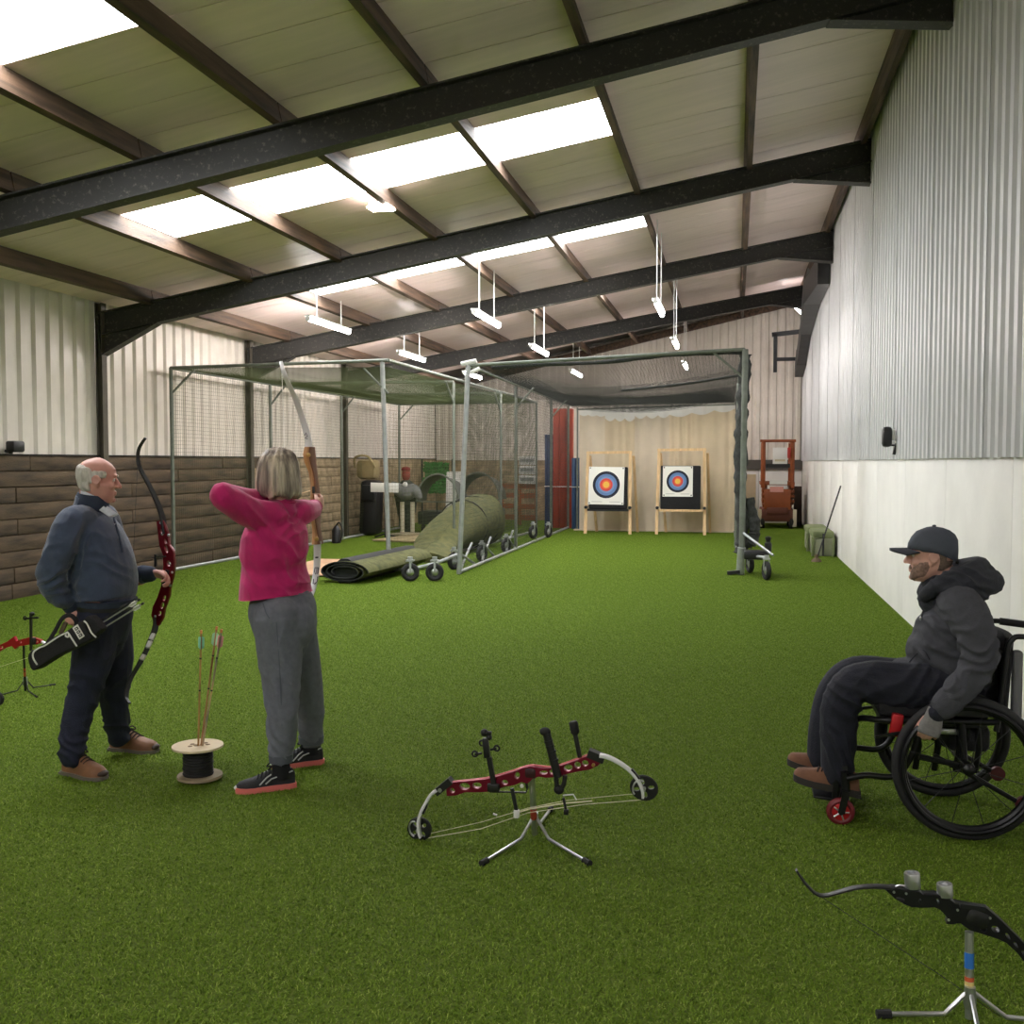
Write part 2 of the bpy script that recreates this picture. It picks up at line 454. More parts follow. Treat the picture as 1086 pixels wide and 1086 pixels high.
# ---- roof: sheets are objects under the ceiling, rooflight strips between
ce = MB().prism([(XL - 0.3, 0, zr(XL - 0.3) + 0.12), (XR + 0.3, 0, zr(XR + 0.3) + 0.12), (XR + 0.3, 0, zr(XR + 0.3) + 0.2), (XL - 0.3, 0, zr(XL - 0.3) + 0.2)], (0, 0.001, 0))
ce.v = [(v[0], (YF - 0.2 if v[1] < 0 else YB + 0.3), v[2]) for v in ce.v]
ce = ce.build('ceiling', M_roof_back, kind='structure', smooth=0)
def strip_pt(x, ya, yb): return None
# sky strips: (k = bay after frame k, offset from the frame at x=-3.8 and width)
SKY = [(0, 1.6, 1.0, -6.3, -1.35), (2, 1.75, 1.35, -6.3, -3.93), (3, 1.75, 1.15, -6.28, -1.33), (4, 1.55, 0.95, -6.28, -1.33), (5, 1.35, 0.9, -6.28, -1.33)]  # first strip is unseen, added at the rear for fill light
def roof_sheet(name, m, x0, x1, y00, y01, y10, y11, t=0.05, lift=0.0):
    """sheet with corners at x0: y00..y01, at x1: y10..y11"""
    mb = MB()
    n = 6
    A = [(x0, lerp(y00, y01, 0)), (x1, y10), (x1, y11), (x0, y01)]
    lo = [V(x, yy, zr(x) + lift) for x, yy in A]; hi = [V(x, yy, zr(x) + lift + t) for x, yy in A]
    mb.add(lo + hi, [(0, 1, 2, 3), (7, 6, 5, 4), (0, 4, 5, 1), (1, 5, 6, 2), (2, 6, 7, 3), (3, 7, 4, 0)])
    return mb.build(name, m, ce, smooth=0)
cuts = []
for k in range(len(FR)):
    a = FR[k]; b = FR[k + 1] if k + 1 < len(FR) else (25.7, 31.0, 0)
    # split each bay in strips across the hall, fanned like the frames
    sk = [s for s in SKY if s[0] == k]
    L0, R0, L1, R1 = a[0], a[1], b[0], b[1]
    mid = (b[0] + b[1]) / 2 - (a[0] + a[1]) / 2
    edges = [0.0]
    if sk:
        t0 = sk[0][1] / mid; t1 = (sk[0][1] + sk[0][2]) / mid
        edges += [t0 / 2, t0, t1]
        edges += [t1 + (1 - t1) * i / 3 for i in (1, 2)]
    else:
        edges += [i / 5 for i in range(1, 5)]
    edges.append(1.0)
    for i in range(len(edges) - 1):
        e0, e1 = edges[i], edges[i + 1]
        g = 0.006 / mid
        yl0, yl1 = lerp(L0, L1, e0 + g), lerp(L0, L1, e1 - g)
        yr0, yr1 = lerp(R0, R1, e0 + g), lerp(R0, R1, e1 - g)
        fy = lambda x, l, r: lerp(l, r, (x - XL) / (XR - XL))
        def sheet(nm, m, xa, xb):
            yy = [fy(xa, yl0, yr0), fy(xa, yl1, yr1), fy(xb, yl0, yr0), fy(xb, yl1, yr1)]
            yy = [min(max(v, YF), YB + 0.1) for v in yy]
            if max(yy) - min(yy) < 0.02: return
            roof_sheet(nm, m, xa, xb, *yy)
        if sk and i == 2:
            s = sk[0]
            sheet('roof_sheet', M_roof, XL, s[3]); sheet('rooflight', M_sky, s[3], s[4]); sheet('roof_sheet', M_roof, s[4], XR)
        else:
            sheet('roof_sheet', M_roof, XL, XR)
# ---- purlins (timber, each one length per bay)
for p, x in enumerate(PUR):
    for k in range(len(FR)):
        y0 = frame_y(k, x); y1 = frame_y(k + 1, x) if k + 1 < len(FR) else YB - 0.1
        if y1 < 0: continue
        MB().bar((x, y0 + 0.01, zr(x) - 0.1), (x, y1 - 0.01, zr(x) - 0.1), 0.07, 0.19, (-SL, 0, 1)).build('purlin', M_purlin, ce, smooth=0)
MB().bar((XL, YB - 0.08, zr(XL) - 0.10), (XR, YB - 0.08, zr(XR) - 0.12), 0.1, 0.18).build('trim_1', M_purlin, kind='structure', smooth=0)
# ---- steel portal frames
def i_beam(mb, a, b, w, h, tf, tw, up):
    up = V(up)
    a, b = V(a), V(b); d = (b - a).normalized(); x = d.cross(up).normalized(); u = x.cross(d)
    mb.bar(a + u * (h / 2 - tf / 2), b + u * (h / 2 - tf / 2), w, tf, u)
    mb.bar(a - u * (h / 2 - tf / 2), b - u * (h / 2 - tf / 2), w, tf, u)
    mb.bar(a, b, tw, h - 2 * tf, u)
for k, (ya, yb, dp) in enumerate(FR):
    t = tag(bpy.data.objects.new('beam_%d' % (k + 1), None), kind='structure'); COL.objects.link(t)
    t.location = (XL, ya, 0)
    H = 0.30
    up = Vector((-SL, 0, 1)).normalized()
    a = V(XL + 0.06, frame_y(k, XL + 0.06), zr(XL + 0.06) - dp - H / 2); b = V(XR - 0.03, frame_y(k, XR - 0.03), zr(XR - 0.03) - dp - H / 2)
    mb = MB(); i_beam(mb, a, b, 0.16, H, 0.018, 0.012, up); mb.build('rafter', M_steel, t, smooth=0)
    d = (b - a).normalized(); side = d.cross(up).normalized()
    # haunches: a web triangle and a sloping flange
    for p, q, dd in ((b, b - d * 1.05, 0.27), (a, a + d * 0.75, 0.27)):
        lo = p - Vector((0, 0, 1)) * (H / 2 + dd)
        pts = [p - up * (H / 2), q - up * (H / 2), lo]
        m2 = MB(); m2.prism(pts, side * 0.014); m2.bar(lo, q - up * (H / 2), 0.16, 0.018, up)
        m2.bar(lo, p + up * (H / 2), 0.16, 0.02, d)
        m2.build('haunch', M_steel, t, smooth=0)
    # column on the left wall
    m3 = MB(); i_beam(m3, (XL + 0.05, ya, 0), (XL + 0.05, ya, zr(XL) - 0.02), 0.11, 0.1, 0.012, 0.01, (1, 0, 0)); m3.build('column', M_colm, t, smooth=0)
# ================================================================== LAMPS
def mat_emit(name, rgb, s):
    m = bpy.data.materials.new(name); m.use_nodes = True
    b = m.node_tree.nodes['Principled BSDF']; b.inputs['Base Color'].default_value = (0.9, 0.9, 0.88, 1)
    b.inputs['Emission Color'].default_value = (*rgb, 1); b.inputs['Emission Strength'].default_value = s
    return m
M_tube = mat_emit('lit_tube', (1.0, 0.92, 0.88), TUBE_E)
M_flood = mat_emit('lit_flood', (1.0, 0.84, 0.72), FLOOD_E)
M_white = mat('white_plastic', (226, 226, 222), 0.5)
M_chrome = mat('galvanised_pole', (168, 172, 172), 0.42, 0.55, 0.12, 12)
M_alu = mat('brushed_aluminium', (190, 192, 194), 0.3, 0.85)
M_black = mat('black_plastic', (22, 22, 24), 0.45)
M_rubber = mat('black_rubber', (26, 26, 27), 0.75, 0, 0.2, 20)
M_dkmetal = mat('dark_metal', (40, 42, 44), 0.45, 0.4)
TUBES = [(-6.2, 15.3, 3.74, 'tube light on two rods nearest the left wall column', 1.65), (-6.15, 19.36, 3.66, 'tube light above the front corner post of the green cage', 1.62), (-6.15, 24.1, 3.68, 'tube light just behind the top of the pale cage pole', 1.65),
         (-3.84, 15.97, 3.86, 'largest hanging tube light, below the second dark rafter', 1.65), (-3.74, 19.9, 3.78, 'hanging tube light above the black cage, left of the middle', 1.65), (-3.88, 25.6, 3.81, 'small tube light seen through the top of the black net, toward the left', 1.65),
         (-1.2, 16.55, 4.03, 'tube light on long rods over the right target lane, nearest of its row', 1.5), (-1.17, 20.5, 3.92, 'tube light hanging just above the net top bar', 1.4), (-1.2, 25.2, 3.92, 'smallest tube light, seen through the upper net on the right', 1.5),
         (-6.2, -1.0, 3.74, 'tube light added for fill behind the viewer by the left wall, out of view', 1.5), (-1.2, -1.0, 4.03, 'tube light added for fill behind the viewer toward the right wall, out of view', 1.5)]  # these two are unseen, added behind the viewer as fill
for x, y, z, lab, ln in TUBES:
    t = thing('tube_light', 'lit ' + lab, 'light', (x, y, z), 'hanging tube lights')
    MB().tube([(x, y - ln / 2, z), (x, y + ln / 2, z)], 0.034, 12).build('diffuser', M_tube, t)
    MB().bar((x, y - ln / 2 - 0.01, z + 0.045), (x, y + ln / 2 + 0.01, z + 0.042), 0.105, 0.02).build('housing', M_white, t, smooth=0)
    for s in (-1, 1):
        MB().lathe([(0.038, 0), (0.038, 0.03)], (x, y + s * (ln / 2) - 0.015, z), (0, 1, 0), 12).build('end_cap', M_white, t)
        MB().cyl((x, y + s * ln * 0.3, z + 0.05), (x, y + s * ln * 0.3, zr(x) - 0.01), 0.009, 6).build('rod', M_white, t)
for x, y, lab in ((-3.98, 11.4, 'small square floodlight glowing warm under the roof beside the rooflights'), (-5.8, 2.6, 'square floodlight added to brighten the shooting line, out of view'), (-1.9, 5.0, 'square floodlight added to brighten the near bay, out of view'), (-3.9, -2.5, 'square floodlight added for fill at the rear of the hall, out of view')):  # only the first is in view; the other three are added fill lamps
    z = zr(x) - 0.16
    t = thing('floodlight', lab, 'light', (x, y, z), 'warm floodlights')
    MB().cbox((x, y, z), (0.24, 0.2, 0.05), bev=0.012).build('casing', M_white, t)
    MB().cbox((x, y, z - 0.03), (0.27, 0.22, 0.016), bev=0.004).build('lens', M_flood, t)
    MB().bbox((x - 0.02, y - 0.02, z + 0.02), (x + 0.02, y + 0.02, zr(x) - 0.01)).build('bracket', M_white, t, smooth=0)

# ================================================================== NET CAGES
M_net_g = mat('green_netting', (70, 80, 48), 0.8)
M_net_k = mat('black_netting', (42, 44, 42), 0.8)
M_pole_g = mat('grey_green_pole', (112, 118, 108), 0.5, 0.3, 0.15, 10)
def net(mb, A, B, C, D, sp=0.055, r=0.002, sag=0.0, seg=6, sagdir=(0, 0, -1), wob=0.01, seed=0):
    """A-B bottom edge, D-C top edge; strands both ways, sag in the middle"""
    A, B, C, D, sagdir = V(A), V(B), V(C), V(D), V(sagdir)
    nu = max(2, int((B - A).length / sp)); nv = max(2, int((D - A).length / sp))
    def P(u, v):
        p = A.lerp(B, u).lerp(D.lerp(C, u), v)
        k = math.sin(PI * u) * math.sin(PI * v)
        o = noise.noise((u * 5 + seed, v * 4, seed * 1.7)) * wob * min(1, 6 * min(u, 1 - u, v, 1 - v))
        return p + sagdir * (sag * k) + Vector((o, o * 0.6, o * 0.5))
    for i in range(nu + 1): mb.tube([P(i / nu, j / seg) for j in range(seg + 1)], r, 3, caps=False)
    sg = max(seg, int((B - A).length / 0.7))
    for j in range(nv + 1): mb.tube([P(i / sg, j / nv) for i in range(sg + 1)], r, 3, caps=False)
def caster(c, parent, axis=(1, 0, 0), r=0.125, arm=None, top=0.16, name='caster'):
    """swivel wheel: fork with tyre and hub as sub-parts; c = wheel centre"""
    c = V(c); ax = V(axis).normalized()
    mb = MB()
    for s in (-1, 1): mb.bar(c + ax * (s * 0.04), c + ax * (s * 0.035) + Vector((0, 0, top)), 0.03, 0.008, ax)
    mb.box(c + Vector((0, 0, top)), (0.1, 0.1, 0.02))
    mb.lathe([(0.035, 0), (0.035, 0.05)], c + Vector((0, 0, top)), n=12)
    if arm is not None: mb.tube([c + Vector((0, 0, top + 0.02)), V(arm)], 0.02, 8)
    f = mb.build(name, M_chrome, parent)
    MB().torus(c, ax, r - 0.036, 0.036, 24, 8).build('tyre', M_rubber, f)
    MB().lathe([(0.02, -0.032), (0.035, -0.026), (r - 0.075, -0.012), (r - 0.075, 0.012), (0.035, 0.026), (0.02, 0.032)], c, ax, 20).build('hub', M_alu, f)
    return f
CH = 3.0
g = thing('green_net_cage', 'green-netted practice cage of grey poles standing along the left wall', 'cage', (-6.5, 14.2, 0))
LP = [(-8.12, 13.92), (-8.05, 17.1), (-7.98, 20.3), (-7.92, 23.9)]
RP = [(-4.96, 14.47), (-4.75, 17.3), (-4.62, 20.4), (-4.5, 23.6)]
for i, (x, y) in enumerate(LP): MB().cyl((x, y, 0), (x, y, CH), 0.028, 10).build('pole', M_pole_g, g)
for i, (x, y) in enumerate(RP): MB().cyl((x, y, 0), (x - (0.09 if i == 0 else 0), y, CH + (0.1 if i == 0 else 0)), 0.034 if i == 0 else 0.025, 10).build('pole', M_chrome if i == 0 else M_pole_g, g)
p3 = lambda q, z: V(q[0], q[1], z)
for a, b in ((LP[0], RP[0]), (LP[0], LP[3]), (RP[0], RP[3]), (LP[3], RP[3]), (LP[1], RP[1]), (LP[2], RP[2])):
    za = CH + (0.1 if a is RP[0] else 0); zb = CH + (0.1 if b is RP[0] else 0)
    MB().cyl(p3(a, za), p3(b, zb), 0.026, 8).build('top_bar', M_pole_g, g)
for a, b in ((LP[0], LP[3]), (RP[0], RP[3])): MB().cyl(p3(a, 0.03), p3(b, 0.03), 0.026, 8).build('base_bar', M_chrome, g)
for q, dx, dy in ((LP[0], 0.35, 0.06), (RP[0], -0.35, -0.06), (RP[1], -0.03, -0.4), (LP[1], 0.3, 0), (LP[2], 0.3, 0), (LP[3], 0.35, 0), (RP[2], -0.03, -0.4)):
    MB().cyl(p3(q, CH - 0.38), V(q[0] + dx, q[1] + dy, CH - 0.02), 0.017, 8).build('corner_brace', M_pole_g, g)
m = MB(); net(m, p3(LP[0], 0.03), p3(LP[3], 0.03), p3(LP[3], CH), p3(LP[0], CH), seed=1, wob=0.06, sagdir=(1, 0, 0), sag=0.05); m.build('side_net', M_net_g, g, smooth=0, kind='stuff')
m = MB(); net(m, p3(RP[0], 0.03), p3(RP[3], 0.03), p3(RP[3], CH), p3(RP[0], CH), seed=2, wob=0.04); m.build('side_net', M_net_g, g, smooth=0, kind='stuff')
m = MB(); net(m, p3(LP[0], CH), p3(RP[0], CH), p3(RP[3], CH), p3(LP[3], CH), sp=0.045, seed=3, sag=0.10, wob=0.03); m.build('roof_net', M_net_g, g, smooth=0, kind='stuff')
m = MB(); net(m, p3(LP[3], 0.03), p3(RP[3], 0.03), p3(RP[3], CH), p3(LP[3], CH), seed=4, wob=0.03); m.build('end_net', M_net_g, g, smooth=0, kind='stuff')
# trolley wheels on the front corner
c1 = V(-4.30, 13.42, 0.125); c2 = V(-3.98, 13.5, 0.125)
MB().tube([p3(RP[0], 0.06), (-4.5, 13.9, 0.1), (-4.1, 13.95, 0.2), (-3.95, 14.6, 0.27)], 0.026, 8).build('trolley_bar', M_chrome, g)
caster(c1, g, (-0.3, 1, 0), arm=(-4.4, 13.8, 0.16)); caster(c2, g, (-0.3, 1, 0), arm=(-4.1, 13.95, 0.2))

k = thing('black_net_cage', 'black-netted wheeled shooting cage around the two target stands', 'cage', (-1.9, 14.9, 0))
KL = [(-3.89, 14.44), (-3.93, 18.6), (-3.98, 22.6), (-3.98, 25.0)]
KR = [(0.10, 15.17), (0.02, 20.0), (-0.02, 24.9)]
def ktop(q): return 3.0 if q[0] < -2 else 3.22 - 0.02 * (q[1] - 15)
for i, q in enumerate(KL): MB().cyl((q[0], q[1], 0), (q[0] + (0.14 if i == 0 else 0), q[1], ktop(q)), 0.036 if i == 0 else 0.03, 10).build('pole', M_chrome if i == 0 else M_pole_g, k)
for i, q in enumerate(KR): MB().cyl((q[0], q[1], 0), (q[0] + 0.02, q[1], ktop(q)), 0.045 if i == 0 else 0.03, 10).build('pole', M_pole_g, k)
KL0 = (KL[0][0] + 0.14, KL[0][1])
pk = lambda q: V(q[0], q[1], ktop(q))
for a, b in ((KL0, KR[0]), (KL0, KL[3]), (KR[0], KR[2]), (KL[3], KR[2])): MB().cyl(pk(a), pk(b), 0.026, 8).build('top_bar', M_pole_g, k)
MB().cyl(p3(KL[0], 0.03), p3(KL[3], 0.03), 0.026, 8).build('base_bar', M_chrome, k)
MB().cyl(p3(KR[0], 0.03), p3(KR[2], 0.03), 0.022, 8).build('base_bar', M_pole_g, k)
MB().cyl(p3(KL[0], 0.1), V(-3.9, 14.44, 0.02), 0.03, 8).build('foot', M_chrome, k)
MB().tube([pk(KL0) + V(-0.1, 0, 0.02), pk(KL0) + V(0.12, 0, 0.06)], 0.035, 8).build('clamp', M_white, k)
MB().tube([pk(KL0) + V(0.0, 0, -0.12), pk(KL0) + V(0.14, 0.1, -0.04)], 0.03, 8).build('clamp', M_white, k)
for q, dx in ((KR[0], -0.45), (KL[1], 0.35), (KL[2], 0.35)):
    MB().cyl(V(q[0], q[1], ktop(q) - 0.4), V(q[0] + dx, q[1], ktop(q) - 0.01), 0.018, 8).build('corner_brace', M_pole_g, k)
m = MB(); net(m, p3(KL[0], 0.03), p3(KL[3], 0.03), pk(KL[3]), pk(KL0), seed=5, wob=0.06); m.build('side_net', M_net_k, k, smooth=0, kind='stuff')
m = MB(); net(m, p3(KR[0], 0.03), p3(KR[2], 0.03), pk(KR[2]), pk(KR[0]), seed=6, wob=0.05); m.build('side_net', M_net_k, k, smooth=0, kind='stuff')
m = MB(); net(m, pk(KL0), pk(KR[0]), pk(KR[2]), pk(KL[3]), sp=0.05, seed=7, sag=0.2, wob=0.05); m.build('roof_net', M_net_k, k, smooth=0, kind='stuff')
# netting gathered in swags across the roof and hanging in front of the far top bar
def swag(y, zl, zr_, sag, h, layers, seed, x0=-3.7, x1=0.05):
    m = MB()
    for l in range(layers):
        dy = l * 0.08
        n = 14
        def edge(t, hh): return V(lerp(x0, x1, t), y + dy + 0.05 * math.sin(9 * t + l), lerp(zl, zr_, t) - sag * math.sin(PI * t) - hh * (0.75 + 0.25 * math.sin(7 * t + seed + l)))
        rows_ = 12
        for j in range(rows_ + 1): m.tube([edge(i / n, h * j / rows_) for i in range(n + 1)], 0.0022, 3, caps=False)
        nc = 150
        for i in range(nc): m.tube([edge((i + 0.5) / nc, 0), edge((i + 0.5 + 0.3 * math.sin(i)) / nc, h * 0.5), edge((i + 0.5) / nc, h)], 0.0022, 3, caps=False)
    return m.build('net_swag', M_net_k, k, smooth=0, kind='stuff')
swag(17.3, 2.93, 3.13, 0.15, 0.22, 1, 1)
swag(20.4, 2.95, 3.1, 0.15, 0.30, 2, 3)
swag(23.6, 3.0, 3.1, 0.10, 0.2, 2, 5)
# netting bunched round the front right pole and along the front top bar
def bundle(pts, r, seed, name='net_bundle', n=14, noise_amp=0.4, fine=14):
    pts = smoothpath(pts, fine); mb = MB(); 
    rr = [r * (1 + noise_amp * noise.noise((i * 0.35, seed, 2.2))) for i in range(len(pts))]
    mb.tube(pts, rr, n)
    mb.v = [tuple(V(v) + Vector((noise.noise(V(v) * 9 + V(seed, 0, 0)), noise.noise(V(v) * 9 + V(0, seed, 0)), 0)) * (0.35 * r)) for v in mb.v]
    return mb.build(name, M_net_bunch, k, smooth=60)
M_net_bunch = mat('gathered_black_netting', (52, 54, 52), 0.85, 0, 0.45, 60, 1.0, 90, stretch=(1, 1, 0.25))
x, y = KR[0]
bundle([(x + 0.02, y + 0.06, 3.15), (x + 0.0, y + 0.09, 2.5), (x - 0.03, y + 0.08, 1.8), (x - 0.02, y + 0.1, 1.1), (x + 0.02, y + 0.1, 0.5), (x - 0.02, y + 0.08, 0.3)], 0.085, 1)
bundle([(x + 0.09, y + 0.1, 1.1), (x + 0.16, y + 0.12, 0.75), (x + 0.17, y + 0.1, 0.55), (x + 0.08, y + 0.1, 0.42)], 0.08, 4)
bundle([(x - 0.02, y + 0.03, 3.18), (x - 1.0, y + 0.02, 3.16), (x - 2.0, y - 0.05, 3.07), (x - 2.9, y - 0.1, 3.05), (x - 3.6, y - 0.3, 3.0)], 0.028, 7)
bundle([(x - 0.05, y + 0.6, 2.9), (x - 0.9, y + 0.6, 2.78), (x - 1.8, y + 0.6, 2.70)], 0.02, 8)
# right front outrigger with caster
MB().tube([(x, y, 0.62), (x + 0.42, y - 0.55, 0.34)], 0.018, 8).build('outrigger_strut', M_chrome, k)
MB().cbox((x + 0.2, y - 0.25, 0.32), (0.34, 0.3, 0.12), bev=0.02).build('battery_box', M_black, k)
MB().lathe([(0.05, 0), (0.05, 0.12), (0.03, 0.14), (0.045, 0.2), (0.02, 0.22)], (x + 0.36, y - 0.2, 0.36), n=12).build('jack', M_black, k)
caster((x + 0.33, y - 0.6, 0.135), k, (0.95, 0.3, 0), r=0.135, arm=(x + 0.1, y - 0.2, 0.3)); caster((x + 0.12, y + 0.25, 0.135), k, (0.95, 0.3, 0), r=0.13, arm=(x + 0.02, y + 0.1, 0.3))
MB().cyl((x - 0.02, y, 0.02), (x + 0.0, y - 0.05, 0.4), 0.06, 10).build('foot', M_chrome, k)
MB().bar((x - 0.2, y - 0.05, 0.035), (x - 0.02, y - 0.05, 0.055), 0.1, 0.05).build('foot', M_black, k)
# left side wheels: pairs on bent arms along the base bar
for (wx, wy, lift) in ((-4.12, 15.0, 0), (-4.02, 16.35, 0.0), (-3.98, 18.0, 0), (-3.9, 20.1, 0.1), (-3.9, 21.8, 0.0)):
    caster((wx, wy, 0.135 + lift), k, (0.9, -0.4, 0), r=0.135, arm=(-3.93, wy + 0.5, 0.05))
for wy in (15.0, 16.3, 18.1): MB().tube([(-3.93, wy - 0.3, 0.05), (-4.02, wy + 0.2, 0.12), (-4.05, wy + 0.8, 0.34)], 0.02, 8).build('wheel_arm', M_chrome, k)
# ================================================================== TARGETS AND BACK OF THE RANGE
M_pine = mat('pale_pine', (220, 186, 138), 0.6, 0, 0.15, 5, 0.1, 30, stretch=(5, 5, 0.6))
M_boss = mat('black_foam', (24, 24, 26), 0.9, 0, 0.2, 30, 0.2)
M_paper = mat('target_paper', (232, 230, 222), 0.8)
M_t_black = mat('print_black', (24, 28, 44), 0.8)
M_t_blue = mat('print_blue', (92, 122, 168), 0.8)
M_t_blue2 = mat('print_light_blue', (112, 140, 182), 0.8)
M_t_red = mat('print_red', (206, 70, 62), 0.8)
M_t_red2 = mat('print_orange_red', (222, 98, 62), 0.8)
M_t_gold = mat('print_gold', (226, 178, 70), 0.8)
def target_stand(x0, x1, Y, top, label, face_c, face_w, face_h, rings, boss, tilt, extra):
    t = thing('target_stand', label, 'target stand', ((x0 + x1) / 2, Y, 0), 'archery target stands')
    lean = 0.25
    for x, s in ((x0, -1), (x1, 1)):
        MB().bar((x + s * 0.03, Y - 0.02, 0), (x, Y + lean, top), 0.065, 0.045, (0, 1, 0)).build('front_leg', M_pine, t, smooth=0)
        MB().bar((x + 0.13, Y + 0.75, 0), (x + s * 0.02 + 0.05, Y + lean + 0.04, top - 0.1), 0.06, 0.04, (0, 1, 0)).build('back_leg', M_pine, t, smooth=0)
        m = MB(); m.cyl((x + s * 0.02, Y - 0.04, 0.60), (x + s * 0.02, Y + 0.16, 0.60), 0.035, 10); m.build('bolt', M_black, t)
    MB().bar((x0 - 0.04, Y + lean, top - 0.03), (x1 + 0.04, Y + lean, top - 0.03 + 0.01), 0.05, 0.06).build('top_rail', M_pine, t, smooth=0)
    MB().bar((x0 + 0.02, Y + 0.02, 0.545), (x1 - 0.02, Y + 0.02, 0.545), 0.16, 0.05).build('shelf_rail', M_boss if extra else M_pine, t, smooth=0)
    b = thing('target_boss', 'black foam target block on the %s wooden stand' % ('left' if extra else 'right'), 'target', (0, 0, 0), 'foam target blocks')
    bx0, bx1, bz0, bz1 = boss
    b.location = ((bx0 + bx1) / 2, Y, bz0)
    R = Matrix.Rotation(-math.atan2(lean, top), 3, 'X')
    yb = lambda z: Y + lean * z / top - 0.07
    MB().cbox(((bx0 + bx1) / 2, yb((bz0 + bz1) / 2), (bz0 + bz1) / 2), (bx1 - bx0, 0.13, bz1 - bz0), R, 0.012).build('foam_block', M_boss, b)
    MB().bar((bx0 + 0.01, yb(bz1) - 0.01, bz1 + 0.004), (bx1 - 0.01, yb(bz1) - 0.01, bz1 + 0.004), 0.1, 0.008).build('edge_band', M_dkmetal, b, smooth=0)
    fc = V(face_c[0], yb(face_c[1]) - 0.072, face_c[1])
    f = thing('paper_target', 'white paper target face with %s coloured rings pinned to the %s black foam block' % (('large', 'left') if extra else ('small', 'right')), 'target face', tuple(fc), 'paper target faces')
    Rt = R @ Matrix.Rotation(tilt, 3, 'Y')
    MB().box(fc, (face_w, 0.006, face_h), Rt).build('paper', M_paper, f, smooth=0)
    nn = R @ V(0, -1, 0)
    for i, (r, mm, nm) in enumerate(rings):
        r2 = rings[i + 1][0] if i + 1 < len(rings) else 0
        cc = fc + nn * 0.0045 + (R @ V(0, 0, 0.02 if extra else 0.0))
        m = MB(); m.lathe([(max(r2 - 0.002, 0.0), 0), (r, 0), (r, 0.002), (max(r2 - 0.002, 0.0), 0.002)], cc + nn * (0.0012 * i), nn, 48); m.build(nm, mm, f, smooth=0)
    for sx in (-1, 1):
        for sz in (-1, 1):
            MB().lathe([(0.016, 0), (0.01, 0.012)], fc + Rt @ V(sx * (face_w / 2 - 0.03), 0, sz * (face_h / 2 - 0.03)) + nn * 0.003, nn, 8).build('pin', M_dkmetal, f)
    # faint printed lines near the corners of the sheet
    for sx in (-0.25, 0.25):
        MB().box(fc + Rt @ V(sx * face_w, 0, -(face_h / 2 - 0.06)) + nn * 0.004, (face_w * 0.3, 0.001, 0.012), Rt).build('print_line', mat('print_grey', (176, 176, 172), 0.8), f, smooth=0)
    return t
RG = lambda k: [(0.305 * k, M_t_black, 'black_ring'), (0.243 * k, M_t_blue, 'blue_ring'), (0.185 * k, M_t_blue2, 'light_blue_ring'), (0.145 * k, M_t_red, 'red_ring'), (0.105 * k, M_t_red2, 'orange_ring'), (0.072 * k, M_t_gold, 'gold_centre')]
target_stand(-3.27, -2.32, 23.2, 1.86, 'pine target stand on the left, its sheet nearly covering the black block', (-2.83, 1.09), 0.80, 0.85, RG(1.0), (-3.22, -2.36, 0.57, 1.50), 0.012, True)
target_stand(-1.68, -0.68, 23.3, 1.92, 'pine target stand on the right, its small sheet leaving black foam bare below', (-1.25, 1.19), 0.66, 0.68, RG(0.81), (-1.63, -0.75, 0.57, 1.53), 0.0, False)

# ---- backdrop curtain
M_cloth = [mat('sand_cloth_%s' % n, c, 0.9, 0, 0.06, 2.5, 0.1, 40) for n, c in zip('abcd', ((214, 200, 178), (206, 189, 160), (212, 198, 176), (216, 198, 168)))]
M_lining = mat('white_cloth', (228, 226, 220), 0.9)
cu = thing('backstop_curtain', 'sand coloured cloth backdrop hanging behind the two targets', 'curtain', (-1.85, 24.3, 0))
xs = [-3.6, -3.0, -2.3, -1.5, 0.02]
for i in range(4):
    P = []
    n = 60 if i < 3 else 90
    for j in range(15):
        row = []
        v = j / 14
        for q in range(n + 1):
            u = q / n; x = lerp(xs[i], xs[i + 1], u)
            sc = 0.07 * abs(math.sin(PI * 3 * u)) if i else 0.03 * abs(math.sin(PI * 3 * u))
            topz = lerp(2.74, 2.86, (x + 3.66) / 3.7) - 0.05 * math.sin(PI * (x + 3.66) / 3.7) * 2 - sc - (0.06 if i == 1 else 0)
            z = lerp(0.02, topz, v)
            amp = (0.008 if i < 2 else 0.018) * (0.5 + v * 0.6)
            y = 24.3 - i * 0.012 + amp * math.sin(x * 26 + 2 * math.sin(x * 5) + v * 0.8) + 0.03 * noise.noise((x * 2, v * 2, i)) 
            row.append(V(x, y, z))
        P.append(row)
    MB().grid(P).build('cloth_panel', M_cloth[i], cu, smooth=180)
P = [[V(lerp(-3.62, 0.04, q / 60), 24.36 + 0.015 * math.sin(q * 1.7), lerp(2.35, 2.84 + 0.08 * q / 60, j)) for q in range(61)] for j in (0, 1)]
MB().grid(P).build('lining', M_lining, cu, smooth=180)
MB().cyl((-3.68, 24.36, 2.86), (0.06, 24.36, 2.94), 0.02, 8).build('rail', M_pole_g, cu)
MB().bar((-3.72, 24.27, 0.02), (0.0, 24.27, 0.02), 0.09, 0.035).build('base_batten', mat('pale_batten', (206, 192, 168), 0.8), cu, smooth=0)
MB().cyl((-3.66, 24.36, 0), (-3.66, 24.36, 2.9), 0.02, 8).build('rail_post', M_pole_g, cu); MB().cyl((0.07, 24.36, 0), (0.07, 24.36, 2.95), 0.02, 8).build('rail_post', M_pole_g, cu)

